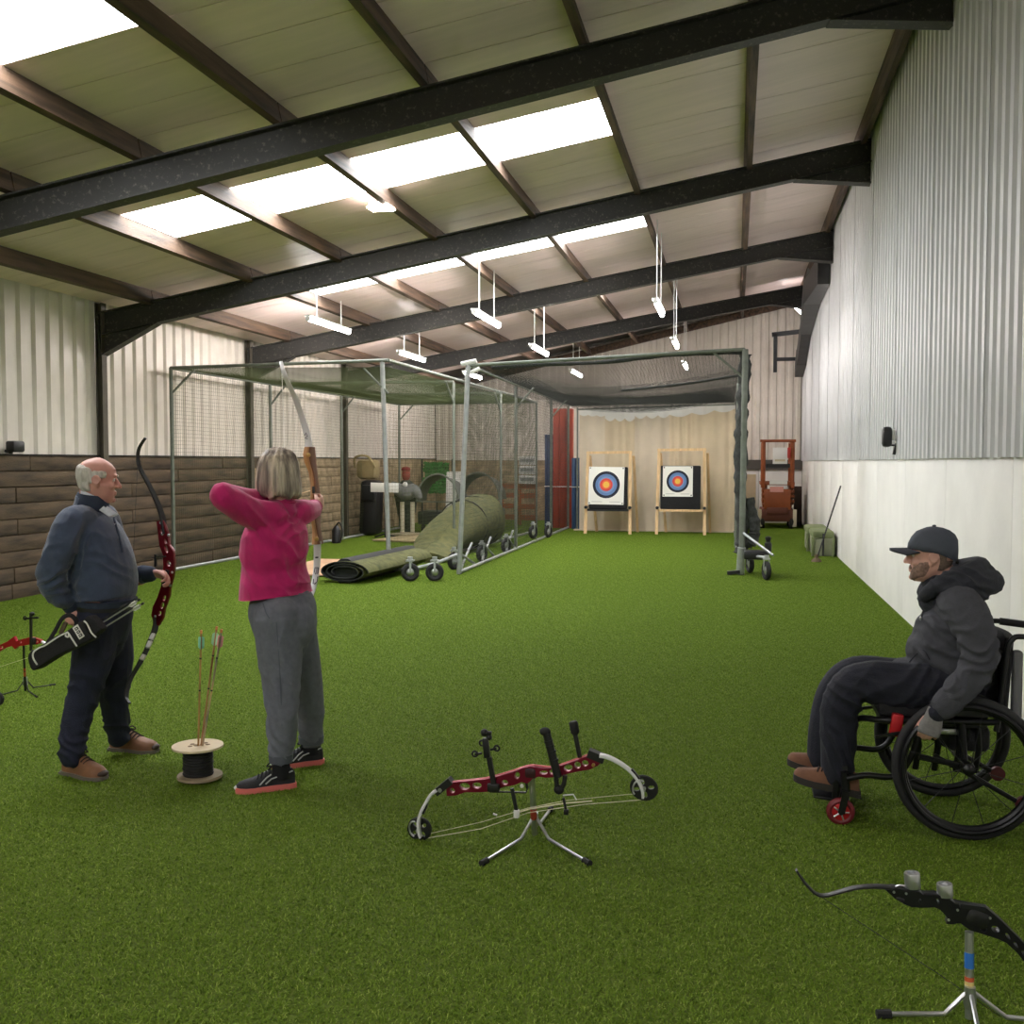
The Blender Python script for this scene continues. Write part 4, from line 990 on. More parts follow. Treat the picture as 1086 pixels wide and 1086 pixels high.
class Head:
    def __init__(s, c, fwd, up=(0, 0, 1), size=1.0, jaw=1.0):
        s.c = V(c); s.z = V(up).normalized(); f = V(fwd); s.x = (f - s.z * f.dot(s.z)).normalized(); s.y = s.z.cross(s.x); s.k = size; s.jaw = jaw
    def w(s, x, y, z): return s.c + (s.x * x + s.y * y + s.z * z) * s.k
    def R(s): return Matrix((s.x, s.y, s.z)).transposed()
    def surf(s, phi, z, off=0.0):
        """point on the skull at angle phi from the face, height z"""
        f = float(np.interp(z, HZ, HF)); b = float(np.interp(z, HZ, HB)); w_ = float(np.interp(z, HZ, HW))
        if z < -0.02: w_ *= s.jaw
        cx = (f + b) / 2; rx = (f - b) / 2
        c_, s_ = math.cos(phi), math.sin(phi)
        e = 0.85
        x = cx + (rx + off) * math.copysign(abs(c_) ** e, c_); y = (w_ + off) * math.copysign(abs(s_) ** e, s_)
        return s.w(x, y, z)
    def skull(s, mb, n=28):
        zs = np.linspace(-0.117, 0.116, 26)
        rings = [[s.surf(2 * PI * j / n, float(z)) for j in range(n)] for z in zs]
        vs = [v for r in rings for v in r]; k = len(rings)
        fs = [(i * n + j, i * n + (j + 1) % n, (i + 1) * n + (j + 1) % n, (i + 1) * n + j) for i in range(k - 1) for j in range(n)]
        fs += [tuple(range(n - 1, -1, -1)), tuple((k - 1) * n + j for j in range(n))]
        mb.add(vs, fs); R = s.R(); q = s.k
        mb.tube([s.w(0.078, 0, 0.02), s.w(0.094, 0, -0.005), s.w(0.106, 0, -0.026)], [0.010 * q, 0.011 * q, 0.013 * q], 10)
        mb.ball(s.w(0.108, 0, -0.030), (0.013 * q, 0.014 * q, 0.011 * q), rot=R)
        for t in (-1, 1):
            mb.ball(s.w(0.094, t * 0.012, -0.033), (0.010 * q, 0.009 * q, 0.008 * q), rot=R)
            mb.ball(s.w(0.083, t * 0.030, 0.026), (0.012 * q, 0.026 * q, 0.009 * q), rot=R)      # brow
            mb.ball(s.w(0.058, t * 0.045, -0.028), (0.022 * q, 0.020 * q, 0.022 * q), rot=R)     # cheek
            E = R @ Matrix.Rotation(t * 0.35, 3, 'Z') @ Matrix.Rotation(-0.15, 3, 'Y')
            mb.ball(s.w(-0.012, t * 0.078, -0.002), (0.020 * q, 0.007 * q, 0.032 * q), rot=E)    # ear
            mb.torus(s.w(-0.012, t * 0.081, 0.0), E @ V(0, 1, 0), 0.019 * q, 0.006 * q, 18, 8)
            mb.ball(s.w(-0.006, t * 0.078, -0.028), (0.010 * q, 0.006 * q, 0.010 * q), rot=E)
        mb.ball(s.w(0.086, 0, -0.058), (0.011 * q, 0.024 * q, 0.006 * q), rot=R)
        mb.ball(s.w(0.085, 0, -0.070), (0.011 * q, 0.021 * q, 0.007 * q), rot=R)
        mb.ball(s.w(0.078, 0, -0.100), (0.016 * q, 0.022 * q, 0.014 * q), rot=R)
    def eyes(s, parent, iris=(70, 90, 110)):
        for t in (-1, 1):
            e = MB().ball(s.w(0.0725, t * 0.031, 0.006), 0.0118 * s.k).build('eye', mat('eye_white', (225, 220, 215), 0.25), parent)
            MB().ball(s.w(0.0815, t * 0.032, 0.006), (0.004 * s.k, 0.006 * s.k, 0.006 * s.k), rot=s.R()).build('iris', mat('iris_%d' % iris[0], iris, 0.2), e)
    def shell(s, name, m, parent, phi0, phi1, zfun0, zfun1, t0, t1, nphi=40, nz=16, voxel=0.004, rough=0.006, freq=60, smooth=1, stretch=4, label=None):
        """thick patch lying on the skull (hair, beard): closed, remeshed and roughened along the strands"""
        def P(i, j, off):
            ph = lerp(phi0, phi1, i / nphi); z = lerp(zfun0(ph), zfun1(ph), j / nz)
            return s.surf(ph, z, off(i / nphi, j / nz))
        edge = lambda u, v: min(1, 5 * min(u, 1 - u) + 0.25) * min(1, 5 * min(v, 1 - v) + 0.3)
        A = [[P(i, j, lambda u, v: lerp(t0, t1, v) * edge(u, v)) for j in range(nz + 1)] for i in range(nphi + 1)]
        B = [[P(i, j, lambda u, v: -0.006) for j in range(nz + 1)] for i in range(nphi + 1)]
        mb = MB(); n1 = nz + 1; na = (nphi + 1) * n1
        vs = [p for r in A for p in r] + [p for r in B for p in r]; fs = []
        for i in range(nphi):
            for j in range(nz):
                a = i * n1 + j
                fs += [(a, a + 1, a + n1 + 1, a + n1), (na + a, na + a + n1, na + a + n1 + 1, na + a + 1)]
        for j in range(nz):
            a = j; b = nphi * n1 + j
            fs += [(a, na + a, na + a + 1, a + 1), (b, b + 1, na + b + 1, na + b)]
        for i in range(nphi):
            a = i * n1; b = i * n1 + nz
            fs += [(a, a + n1, na + a + n1, na + a), (b, na + b, na + b + n1, b + n1)]
        mb.add(vs, fs)
        def md(co, no):
            loc = (co - np.array(s.c))
            x, y, z = loc @ np.array(s.x), loc @ np.array(s.y), loc @ np.array(s.z)
            d = np.array([noise.noise((a * freq, b * freq, c_ * freq / stretch)) for a, b, c_ in zip(x, y, z)]) * rough
            return co + no * d[:, None]
        return blob(name, mb, m, parent, voxel, smooth, mods=md, label=label)
def hand(mb, wrist, d, n, thumb=1, curl=(0.5, 0.6, 0.4), size=1.0, thumb_dir=None, spread=0.06, thumb_curl=0.4, fan=None):
    """palm and five separate fingers. d: wrist to knuckles, n: the way the palm faces, thumb: side of the thumb"""
    d = V(d).normalized(); n = V(n); n = (n - d * n.dot(d)).normalized(); s = d.cross(n).normalized() * thumb
    w = V(wrist); k = size
    # palm: lofted from wrist to knuckles
    mb.tube([w - d * 0.02 * k, w + d * 0.015 * k, w + d * 0.05 * k, w + d * 0.085 * k], [(0.026 * k, 0.020 * k), (0.030 * k, 0.017 * k), (0.040 * k, 0.016 * k), (0.040 * k, 0.014 * k)], 14, up=s)
    mb.ball(w + d * 0.03 * k + s * 0.026 * k + n * 0.008 * k, (0.018 * k, 0.016 * k, 0.014 * k))
    lens = [(0.042, 0.025, 0.020), (0.046, 0.029, 0.021), (0.043, 0.027, 0.020), (0.034, 0.021, 0.018)]
    for i, L in enumerate(lens):
        off = (0.030 - 0.0205 * i) * k
        p = w + d * (0.084 - 0.004 * abs(i - 1)) * k + s * off
        ang = 0; pts = [p - d * 0.02 * k, p]; r0 = (0.0092 - 0.0006 * (i == 3) - 0.0002 * i) * k
        sd = s * (spread * (1.2 - i * 0.8))
        cu = fan[i] if fan else curl
        for q, c_ in zip(L, cu):
            ang += c_
            dd = (d * math.cos(ang) + n * math.sin(ang) + sd * math.cos(ang)).normalized()
            pts.append(pts[-1] + dd * q * k)
        mb.tube(smoothpath(pts, 3), interp([r0 * 1.05, r0 * 1.06, r0, r0 * 0.92, r0 * 0.78], 3), 10)
        mb.ball(pts[-1], r0 * 0.8, 10, 6)
    td = V(thumb_dir).normalized() if thumb_dir is not None else (d * 0.6 + s * 0.7 + n * 0.35).normalized()
    p0 = w + d * 0.022 * k + s * 0.026 * k + n * 0.004 * k
    p1 = p0 + td * 0.040 * k; t2 = (td + (d + n * 0.6) * thumb_curl).normalized(); p2 = p1 + t2 * 0.032 * k; p3_ = p2 + (t2 + n * thumb_curl * 0.5).normalized() * 0.024 * k
    mb.tube(smoothpath([p0, p1, p2, p3_], 3), interp([0.015 * k, 0.0125 * k, 0.011 * k, 0.009 * k], 3), 10)
    mb.ball(p3_, 0.0092 * k, 10, 6)
def shoe(parent, heel, toe, m_up, m_sole, m_lace, length=0.29, width=0.1, collar=0.1, sole_h=0.03, name='shoe', style='boot', m_toe=None):
    heel, toe = V(heel), V(toe); d = (toe - heel).normalized(); sd = V(0, 0, 1).cross(d).normalized(); base = heel.copy()
    T = [0, 0.04, 0.12, 0.25, 0.4, 0.55, 0.7, 0.84, 0.94, 1.0]
    Wd = [0.36, 0.5, 0.62, 0.64, 0.66, 0.84, 1.0, 0.94, 0.66, 0.25]
    Hh = [0.6, 0.9, 1.0, 1.0, 0.98, 0.78, 0.6, 0.5, 0.42, 0.2] if style == 'boot' else [0.62, 0.86, 0.9, 0.86, 0.86, 0.7, 0.52, 0.42, 0.34, 0.16]
    bow = [0, 0, 0, 0.02, 0.05, 0.06, 0.05, 0.02, 0, 0]
    n = 14; rings = []
    for t, w_, h in zip(T, Wd, Hh):
        r = []
        for j in range(n + 1):
            a = PI * j / n
            x = math.cos(a); zz = math.sin(a)
            ww = width / 2 * w_ * math.copysign(abs(x) ** 0.75, x) * (1 - 0.22 * zz * (h > 0.7))
            r.append(base + d * (t * length) + sd * ww + V(0, 0, sole_h * 0.8 + (collar - 0.0) * h * (zz ** 0.8)))
        rings.append(r)
    mb = MB(); mb.grid(rings)
    mb.add([p for p in rings[0]], [tuple(range(n + 1))]); mb.add([p for p in rings[-1]], [tuple(range(n + 1))])
    up_ = mb.build(name, m_up, parent, smooth=70)
    # sole
    out = []
    for t, w_ in zip(T, Wd): out.append(base + d * (t * length * 1.03 - 0.006) + sd * (width / 2 * (w_ * 0.98 + 0.12)))
    for t, w_ in reversed(list(zip(T, Wd))): out.append(base + d * (t * length * 1.03 - 0.006) - sd * (width / 2 * (w_ * 0.98 + 0.12)))
    m2 = MB(); m2.prism([p + V(0, 0, sole_h / 2 + 0.001) for p in out], (0, 0, sole_h)); m2.build('sole', m_sole, up_, smooth=50)
    if style == 'boot':
        hb = MB(); hb.prism([base + d * (t * length) + sd * (s * width * 0.34) + V(0, 0, 0.008) for t, s in ((-0.02, -1), (0.3, -1), (0.3, 1), (-0.02, 1))], (0, 0, 0.016)); hb.build('heel_block', m_sole, up_, smooth=0)
    if m_toe: 
        MB().ball(base + d * (0.95 * length) + V(0, 0, sole_h + 0.014), (0.024, 0.034, 0.016), rot=Matrix((d, sd, V(0, 0, 1))).transposed()).build('toe_cap', m_toe, up_)
    lc = MB()
    for i in range(5):
        t = 0.36 + i * 0.065; h = float(np.interp(t, T, Hh)) * collar + sole_h * 0.8; c = base + d * (t * length) + V(0, 0, h + 0.002)
        lc.tube(smoothpath([c + sd * 0.03 - V(0, 0, 0.014) + d * 0.008, c + V(0, 0, 0.003), c - sd * 0.03 - V(0, 0, 0.014) - d * 0.008], 3), 0.0038, 6)
    c = base + d * (0.36 * length) + V(0, 0, collar + sole_h * 0.8 + 0.004)
    for s in (-1, 1): lc.tube(smoothpath([c, c + sd * (s * 0.025) + d * 0.012 + V(0, 0, 0.012), c + sd * (s * 0.034) + d * 0.03 - V(0, 0, 0.006), c + sd * (s * 0.01) + d * 0.012], 4), 0.0036, 6)
    lc.build('laces', m_lace, up_)
    return up_
def plate(name, outer, holes, thick, O, ax, ay, m, parent, bev=0.0015, label=None):
    """flat machined part: outline and holes in world points on the plane O + ax*u + ay*v, real thickness, bevelled edges"""
    O, ax, ay = V(O), V(ax).normalized(), V(ay).normalized(); az = ax.cross(ay)
    cu_ = bpy.data.curves.new(name, 'CURVE'); cu_.dimensions = '2D'; cu_.fill_mode = 'BOTH'; cu_.extrude = thick / 2; cu_.bevel_depth = bev; cu_.bevel_resolution = 1
    for loop in [outer] + holes:
        sp = cu_.splines.new('POLY'); sp.points.add(len(loop) - 1); sp.use_cyclic_u = True
        for i, p in enumerate(loop):
            q = V(p) - O; sp.points[i].co = (q.dot(ax), q.dot(ay), 0, 1)
    tmp = bpy.data.objects.new('tmp', cu_); COL.objects.link(tmp)
    dg = bpy.context.evaluated_depsgraph_get(); dg.update()
    me = bpy.data.meshes.new_from_object(tmp.evaluated_get(dg)); bpy.data.objects.remove(tmp)
    off = org(parent)
    for v in me.vertices: v.co = O + ax * v.co.x + ay * v.co.y + az * v.co.z - off
    me.materials.clear(); me.materials.append(m); me.shade_smooth(); me.set_sharp_from_angle(angle=0.5)
    o = bpy.data.objects.new(name, me); COL.objects.link(o); o.parent = parent
    if label: o['label'] = label
    return o
def oval(c, rx, ry, ax, ay, n=14, rot=0.0):
    ax, ay = V(ax), V(ay); out = []
    for i in range(n):
        a = 2 * PI * i / n; u, v = rx * math.cos(a), ry * math.sin(a)
        out.append(V(c) + ax * (u * math.cos(rot) - v * math.sin(rot)) + ay * (u * math.sin(rot) + v * math.cos(rot)))
    return out
def on(o, px, py, lift=0.004):
    # the point of a figure's surface met by the line of sight through a measured point of the photograph
    of = org(o); h, p, n_, i_ = o.ray_cast(CO - of, ray(px, py).normalized())
    return (p + of + n_ * lift) if h else None
M_skin = mat('skin', (206, 158, 142), 0.5, 0, 0.08, 14)
M_skin2 = mat('ruddy_skin', (204, 150, 138), 0.5, 0, 0.1, 14)
# ================================================================== STANDING MAN WITH RED RECURVE BOW
M_fleece = mat('slate_fleece', (60, 72, 96), 0.9, 0, 0.14, 26, 0.5, 220, sheen=0.3)
M_fleece_d = mat('slate_fleece_dark', (44, 54, 72), 0.9, 0, 0.1, 26, 0.4, 200)
M_jeans = mat('navy_denim', (26, 31, 52), 0.85, 0, 0.25, 18, 0.4, 160)
M_leather = mat('tan_leather', (122, 84, 58), 0.6, 0, 0.2, 14, 0.2, 50)
M_sole = mat('grey_sole', (104, 98, 90), 0.8)
M_lace = mat('dark_lace', (44, 32, 28), 0.8)
M_shirt = mat('pale_check_shirt', (204, 208, 220), 0.8, 0, 0.1, 60)
M_belt = mat('black_leather', (20, 20, 22), 0.5)
YM = 4.90
man = thing('person', 'balding man in slate blue fleece and dark jeans holding a red bow', 'person', (-3.2, 4.88, 0))
F = V(0.97, 0.24, 0).normalized()      # the way the body faces
SD = V(0, 0, 1).cross(F)                # towards his left (away from the viewer)
hd = Head(at(103.5, 509, 4.88), (0.80, 0.60, 0.02), (0.05, 0.03, 1), 1.02, 1.08)
def mp(px, py, s=0.0): return at(px, py, 4.88 + s)
hipc = mp(109, 648); 
n_near, n_far = -0.10, 0.11
hipN, hipF_ = mp(103, 660, -0.09), mp(116, 658, 0.10)
kneeN, kneeF = mp(89, 735, -0.12), mp(121, 728, 0.12)
ankN, ankF = mp(76, 806, -0.2), mp(126, 783, 0.2)
shN, shF = mp(76, 556, -0.18), mp(112, 553, 0.2)
elN, wrN = mp(54, 612, -0.25), mp(76, 642, -0.13)
elF, wrF = mp(132, 606, 0.26), mp(161, 609, 0.26)
neck0, neck1 = mp(95, 542), mp(98, 520)
# body: one continuous surface
b = MB(); hd.skull(b)
limb(b, [mp(90, 560), neck0, neck1, hd.w(-0.012, 0, -0.06)], [(0.09, 0.13), (0.066, 0.075), (0.062, 0.062), (0.062, 0.06)], up=F)
limb(b, [hipc, mp(108, 615), mp(102, 580), mp(94, 552)], [(0.13, 0.16), (0.15, 0.16), (0.13, 0.17), (0.08, 0.15)], up=F)
limb(b, [shN, elN, wrN], [0.06, 0.045, 0.03]); limb(b, [shF, elF, wrF], [0.06, 0.045, 0.03])
limb(b, [hipN, kneeN, ankN], [0.085, 0.06, 0.045]); limb(b, [hipF_, kneeF, ankF], [0.085, 0.06, 0.045])
hand(b, wrN + V(-0.005, -0.01, -0.012), (0.12, -0.05, -1), (0.25, 1, 0.05), thumb=1, curl=(1.3, 1.2, 0.7), size=0.98, thumb_dir=(0.75, 0.25, -0.55))
GR = mp(174, 613, 0.27)                 # the grip of the bow
hand(b, wrF + V(0.01, 0, 0.005), (1, 0.02, -0.14), (0.1, -0.72, -0.7), thumb=-1, curl=(0.75, 0.9, 0.7), size=0.95, thumb_dir=(0.9, -0.45, -0.1))
blob('body', b, M_skin2, man, 0.0052, 2)
hd.eyes(man)
# jumper
j = MB()
limb(j, [mp(112, 634), mp(110, 615), mp(105, 588), mp(98, 562), mp(93, 543)], [(0.152, 0.185), (0.172, 0.195), (0.165, 0.2), (0.13, 0.205), (0.085, 0.11)], up=F, n=24)
limb(j, [mp(88, 553, -0.1), shN, mp(63, 586, -0.24), elN, mp(62, 630, -0.2), wrN + V(0, 0, 0.03)], [0.085, 0.085, 0.078, 0.072, 0.063, 0.053])
limb(j, [mp(104, 553, 0.1), shF, elF, wrF - V(0.03, 0, 0)], [0.085, 0.08, 0.062, 0.047])
limb(j, [mp(94, 548), mp(95.5, 537), mp(97, 527)], [(0.10, 0.12), (0.083, 0.088), (0.079, 0.08)], up=F + V(0, 0, 0.5), cap=False, n=20)
jm = blob('jumper', j, M_fleece, man, 0.007, 5, folds=[(mp(58, 605, -0.28), 0.12, 0.009, (0.75, 0, -0.8), 48, 9), (mp(66, 630, -0.25), 0.10, 0.008, (0.5, 0, -1), 62, 9), (mp(112, 610, -0.15), 0.17, 0.006, (0.7, 0, 0.8), 30, 6), (mp(85, 580, -0.2), 0.14, 0.008, (0.9, 0, -0.4), 36, 7), (mp(146, 604, 0.26), 0.07, 0.005, (1, 0, 0), 110, 5)])
cf = MB(); limb(cf, [wrN + V(0.003, 0, 0.045), wrN + V(0.0, 0, 0.0)], [0.056, 0.05]); blob('cuff', cf, M_fleece_d, man, 0.006, 2)
MB().tube([wrF - V(0.13, 0, 0.012), wrF - V(0.06, 0, 0.012)], [0.056, 0.05], 18).build('arm_guard', mat('russet_arm_guard', (132, 82, 78), 0.7), man, smooth=60)
cf = MB(); limb(cf, [wrF - V(0.05, 0, 0), wrF - V(0.012, 0, 0.0)], [0.05, 0.045]); blob('cuff', cf, M_fleece_d, man, 0.006, 2)
hm = MB(); hm.tube([mp(112.5, 635), mp(112.5, 641)], [(0.156, 0.188), (0.147, 0.178)], 32, up=F); hm.build('hem_band', M_fleece_d, man, smooth=60)
# collar: fleece stand collar, shirt collar and zip
cl = MB(); cl.tube([mp(97, 541, 0), mp(98, 533), mp(99, 524)], [(0.09, 0.096), (0.084, 0.085), (0.08, 0.079)], 28, up=F + V(0, 0, 0.5), caps=False)
cl.v = [tuple(v) for v in cl.v]; c_o = cl.build('collar', M_fleece_d, man, smooth=60); sm = c_o.modifiers.new('t', 'SOLIDIFY'); sm.thickness = 0.01
cl = MB(); cl.tube([mp(99, 538), mp(100, 521)], [(0.073, 0.074), (0.069, 0.068)], 28, up=F + V(0, 0, 0.5), caps=False)
c_o = cl.build('shirt_collar', M_shirt, man, smooth=60); sm = c_o.modifiers.new('t', 'SOLIDIFY'); sm.thickness = 0.005
zt = [q for q in (on(jm, x_, y_, 0.003) for x_, y_ in ((119.5, 548), (122, 556), (125, 566), (127.5, 576), (129.5, 586))) if q is not None]
if len(zt) > 2:
    MB().tube(smoothpath(zt, 5), 0.006, 6).build('zip', M_fleece_d, man)
    MB().cbox(zt[1] + V(0.0, -0.006, -0.01), (0.008, 0.008, 0.026), bev=0.002).build('zip_pull', M_alu, man)
for dx in (-1, 1):
    pt = mp(114 + dx * 2, 541, -0.04 + dx * 0.02)
    MB().prism([pt + V(-0.01, 0, 0.02), pt + V(0.045, 0.01, -0.022), pt + V(0.02, 0.0, -0.035), pt + V(-0.03, -0.01, 0.0)], (0.004, -0.008, 0.003)).build('shirt_collar_tip', M_shirt, man, smooth=0)
# trousers
t = MB()
limb(t, [mp(111.5, 640), mp(110, 658), mp(109, 680)], [(0.142, 0.172), (0.14, 0.175), (0.115, 0.16)], up=F, n=22)
limb(t, [hipN, mp(98, 700, -0.1), kneeN, mp(80, 770, -0.16), ankN + V(0, 0, 0.02)], [0.112, 0.105, 0.084, 0.074, 0.066])
limb(t, [hipF_, mp(121, 700, 0.11), kneeF, mp(122.5, 757, 0.16), ankF + V(0, 0, 0.015)], [0.112, 0.102, 0.082, 0.072, 0.064])
blob('trousers', t, M_jeans, man, 0.007, 3, folds=[(ankN + V(0, 0, 0.06), 0.10, 0.012, (0.5, 0, 1), 55, 9), (ankF + V(0, 0, 0.06), 0.10, 0.012, (-0.4, 0, 1), 55, 9), (kneeN + V(0.03, 0, 0), 0.12, 0.010, (0.8, 0, 0.8), 36, 7), (kneeF, 0.12, 0.010, (-0.8, 0, 0.8), 32, 7), (mp(106, 690, -0.1), 0.12, 0.006, (0.9, 0, 0.4), 34, 6)])
MB().tube([mp(112, 639), mp(112, 645)], [(0.149, 0.178), (0.148, 0.177)], 32, up=F).build('belt', M_belt, man, smooth=60)
# hair ring, eyebrows
M_grey_hair = mat('silver_hair', (196, 192, 186), 0.6, 0, 0.2, 60, 0.5, 160, stretch=(1, 1, 0.3))
hd.shell('hair', M_grey_hair, man, 1.2, 2 * PI - 1.2, lambda p: -0.062 if 2.0 < p < 4.3 else (-0.02 if 1.75 < p < 4.55 else 0.012), lambda p: 0.045 + 0.035 * max(0, -math.cos(p)), 0.014, 0.003, rough=0.007, freq=40, smooth=2)
for s in (-1, 1): MB().ball(hd.w(0.094, s * 0.031, 0.027), (0.005, 0.018, 0.005), rot=hd.R()).build('eyebrow', M_grey_hair, man)
hN = V(-3.42, 4.60, 0); 
shoe(man, atz(64.5, 822, 0) + V(0, 0.03, 0), atz(104, 829, 0) + V(0, 0.03, 0), M_leather, M_sole, M_lace, 0.285, 0.105, 0.105, 0.021, m_toe=mat('dark_toe', (58, 42, 36), 0.6))
shoe(man, atz(115, 797, 0) + V(0, 0.03, 0), atz(162, 800, 0) + V(0, 0.03, 0), M_leather, M_sole, M_lace, 0.285, 0.105, 0.105, 0.021, m_toe=mat('dark_toe', (58, 42, 36), 0.6))

# ------------------------------------------------------------------ his bow
M_red = mat('red_anodised', (112, 14, 28), 0.3, 0.5, 0.1, 20)
M_red_l = mat('red_anodised_bright', (176, 34, 44), 0.3, 0.4)
YB_ = 5.15
bp = lambda x, y, s=0.0: at(x, y, YB_ + s)
bow = thing('recurve_bow', 'red and black recurve bow held upright by the balding man', 'bow', tuple(bp(174, 613)))
def ribbon(mb, pts, half_w, half_t, wdir, sub=6):
    """bow limb: half_w along wdir, half_t across"""
    k = len(pts); P = smoothpath(pts, sub); m_ = len(P); wd = V(wdir).normalized()
    vs = []; fs = []
    for i, p in enumerate(P):
        tn = (P[min(i + 1, m_ - 1)] - P[max(i - 1, 0)]).normalized()
        wv = (wd - tn * wd.dot(tn)).normalized(); nn = tn.cross(wv)
        f = i / (m_ - 1)
        hw = half_w[0] + (half_w[1] - half_w[0]) * f; ht = half_t[0] + (half_t[1] - half_t[0]) * f
        vs += [p + wv * hw + nn * ht * 0.5, p + wv * hw * 0.8 + nn * ht, p - wv * hw * 0.8 + nn * ht, p - wv * hw + nn * ht * 0.5, p - wv * hw - nn * ht * 0.5, p - wv * hw * 0.8 - nn * ht, p + wv * hw * 0.8 - nn * ht, p + wv * hw - nn * ht * 0.5]
    for i in range(m_ - 1):
        for j in range(8): fs.append((i * 8 + j, i * 8 + (j + 1) % 8, (i + 1) * 8 + (j + 1) % 8, (i + 1) * 8 + j))
    fs += [tuple(range(7, -1, -1)), tuple((m_ - 1) * 8 + j for j in range(8))]
    return mb.add(vs, fs)
WD = V(0.25, 1, 0)
upl = [bp(175.5, 566), bp(171.5, 545.6), bp(164.5, 527.7), bp(157, 512.5), bp(148.6, 496.6), bp(146.3, 486), bp(147.8, 475), bp(154.2, 464.5)]
lol = [bp(166, 655), bp(164.4, 667, -0.02), bp(159.5, 679.5, -0.06), bp(154, 692, -0.10), bp(147.5, 704.5, -0.15), bp(139.6, 718, -0.2), bp(134.6, 731.6, -0.25), bp(133.8, 740, -0.28), bp(137.4, 746, -0.3)]
ribbon(MB(), upl, (0.02, 0.009), (0.008, 0.004), WD).build('limb', M_black, bow)
ribbon(MB(), lol, (0.02, 0.009), (0.008, 0.004), WD).build('limb', M_black, bow)
ra = [(167.5, 553), (174, 552), (178.5, 566), (180, 578), (184.5, 584), (185.5, 596), (184, 612), (181, 622), (180, 632), (175, 645), (173.5, 655), (169, 663), (164.5, 660.5), (162, 652), (163.5, 643), (168, 634), (172, 622), (173.5, 612), (174.5, 600), (174, 588), (170.5, 578), (169, 566)]
hol = [(177.5, 582, 1.6, 3.6), (176.5, 574, 1.3, 2.4), (180, 597.5, 2.0, 2.6), (175.5, 634, 1.5, 2.6), (173.2, 642, 1.6, 3.0), (170.5, 650, 1.5, 2.2), (172, 563, 1.2, 2.0)]
sc = (bp(180, 600) - bp(170, 600)).length / 10
AX, AZ = V(1, 0, 0), V(0, 0, 1)
plate('riser', [bp(*p) for p in ra], [oval(bp(x, y), rx * sc * 1.25, ry * sc * 1.2, AX, AZ, rot=0.25 if y < 600 else -0.4) for x, y, rx, ry in hol], 0.022, bp(174, 613), AX, AZ, M_red, bow, 0.0015)
MB().tube(smoothpath([bp(179, 604), bp(177, 613), bp(174.5, 622)], 4), [(0.02, 0.018)] * 9, 12).build('grip', M_black, bow)
for x, y in ((170.3, 554.5), (172.2, 566.6), (178.6, 567.5), (180, 597.5), (182.5, 607), (164.8, 653.5), (180.5, 621)):
    MB().lathe([(0.007, -0.003), (0.007, 0.002), (0.004, 0.004)], bp(x, y, -0.012), (0, -1, 0), 12).build('bolt', M_alu, bow)
for (x0, y0, x1, y1) in ((163, 672, 160, 678), (159.5, 680, 156.5, 687), (153, 694.5, 150, 699.5)):
    MB().bar(bp(x0, y0, -0.025 - (y0 - 667) * 0.0042), bp(x1, y1, -0.025 - (y1 - 667) * 0.0042), 0.022, 0.012, (0, 1, 0)).build('white_marking', M_white, bow, smooth=0)
MB().tube([upl[-3] + V(0, 0, 0), lol[-3]], 0.0012, 5).build('string', M_black, bow)
MB().tube([bp(176, 590, -0.03), bp(161, 591.5, -0.05)], 0.004, 6).build('sight_pin', M_dkmetal, bow)
MB().bar(bp(165, 588, -0.05), bp(165, 601, -0.05), 0.012, 0.012, (0, 1, 0)).build('sight_scale', M_dkmetal, bow, smooth=0)

# ------------------------------------------------------------------ his quiver, arrows inside
qv = thing('quiver', 'black belt quiver with white piping hanging from the balding man\'s hand', 'quiver', tuple(at(80, 672, 4.58)))
Yq = 4.56
qp = lambda x, y, s=0.0: at(x, y, Yq + s)
M_canvas = mat('black_canvas', (24, 24, 28), 0.8, 0, 0.25, 30, 0.4, 120)
qa = [(34.5, 697), (37, 690), (44, 686.5), (52, 681), (66, 672.5), (74, 669), (84, 662), (92, 657.5), (97, 667), (102, 676), (92, 682), (80, 688), (66, 694.5), (52, 703), (42, 709.5), (38, 708.5)]
m_ = MB(); m_.prism([qp(*p) for p in smoothpath([V(x, y, 0) for x, y in qa], 3, True) for p in [(p.x, p.y)]], (0.01, 0.07, 0)); 
qb = blob('bag', m_, M_canvas, qv, 0.006, 4)
def piping(pts): MB().tube(smoothpath([qp(x, y, -0.038) for x, y in pts], 5), 0.0042, 6).build('white_piping', M_white, qv)
piping([(39.5, 705), (35.3, 698), (35.5, 692), (41, 687.5), (48, 684.5), (60, 676.5), (70, 671.2), (72, 671), (76, 677), (81.5, 685.5)])
piping([(70, 671.5), (69.6, 674.5), (72.5, 675.5), (72.6, 672)])
piping([(89, 658.5), (92.5, 662), (97, 671), (102, 676)])
# white patch with its dark figures
MB().bar(qp(79.5, 664, -0.042), qp(87, 676.5, -0.042), 0.032, 0.004, (0.1, -1, 0)).build('badge', M_white, qv, smooth=0)
for i in range(3):
    f0, f1 = 0.12 + i * 0.28, 0.32 + i * 0.28
    a, c = qp(79.5, 664, -0.046), qp(87, 676.5, -0.046)
    MB().bar(a.lerp(c, f0), a.lerp(c, f1), 0.018, 0.002, (0.1, -1, 0)).build('badge_figure', M_black, qv, smooth=0)
    MB().bar(a.lerp(c, f0 + 0.06), a.lerp(c, f1 - 0.06), 0.008, 0.0035, (0.1, -1, 0)).build('badge_figure', M_white, qv, smooth=0)
pr = MB(); pr.prism([qp(x, y) for x, y in ((90, 658), (97, 652), (104, 657), (111, 667), (103, 674), (97, 668))], (0.01, 0.05, 0)); blob('mouth', pr, M_canvas, qv, 0.006, 3)
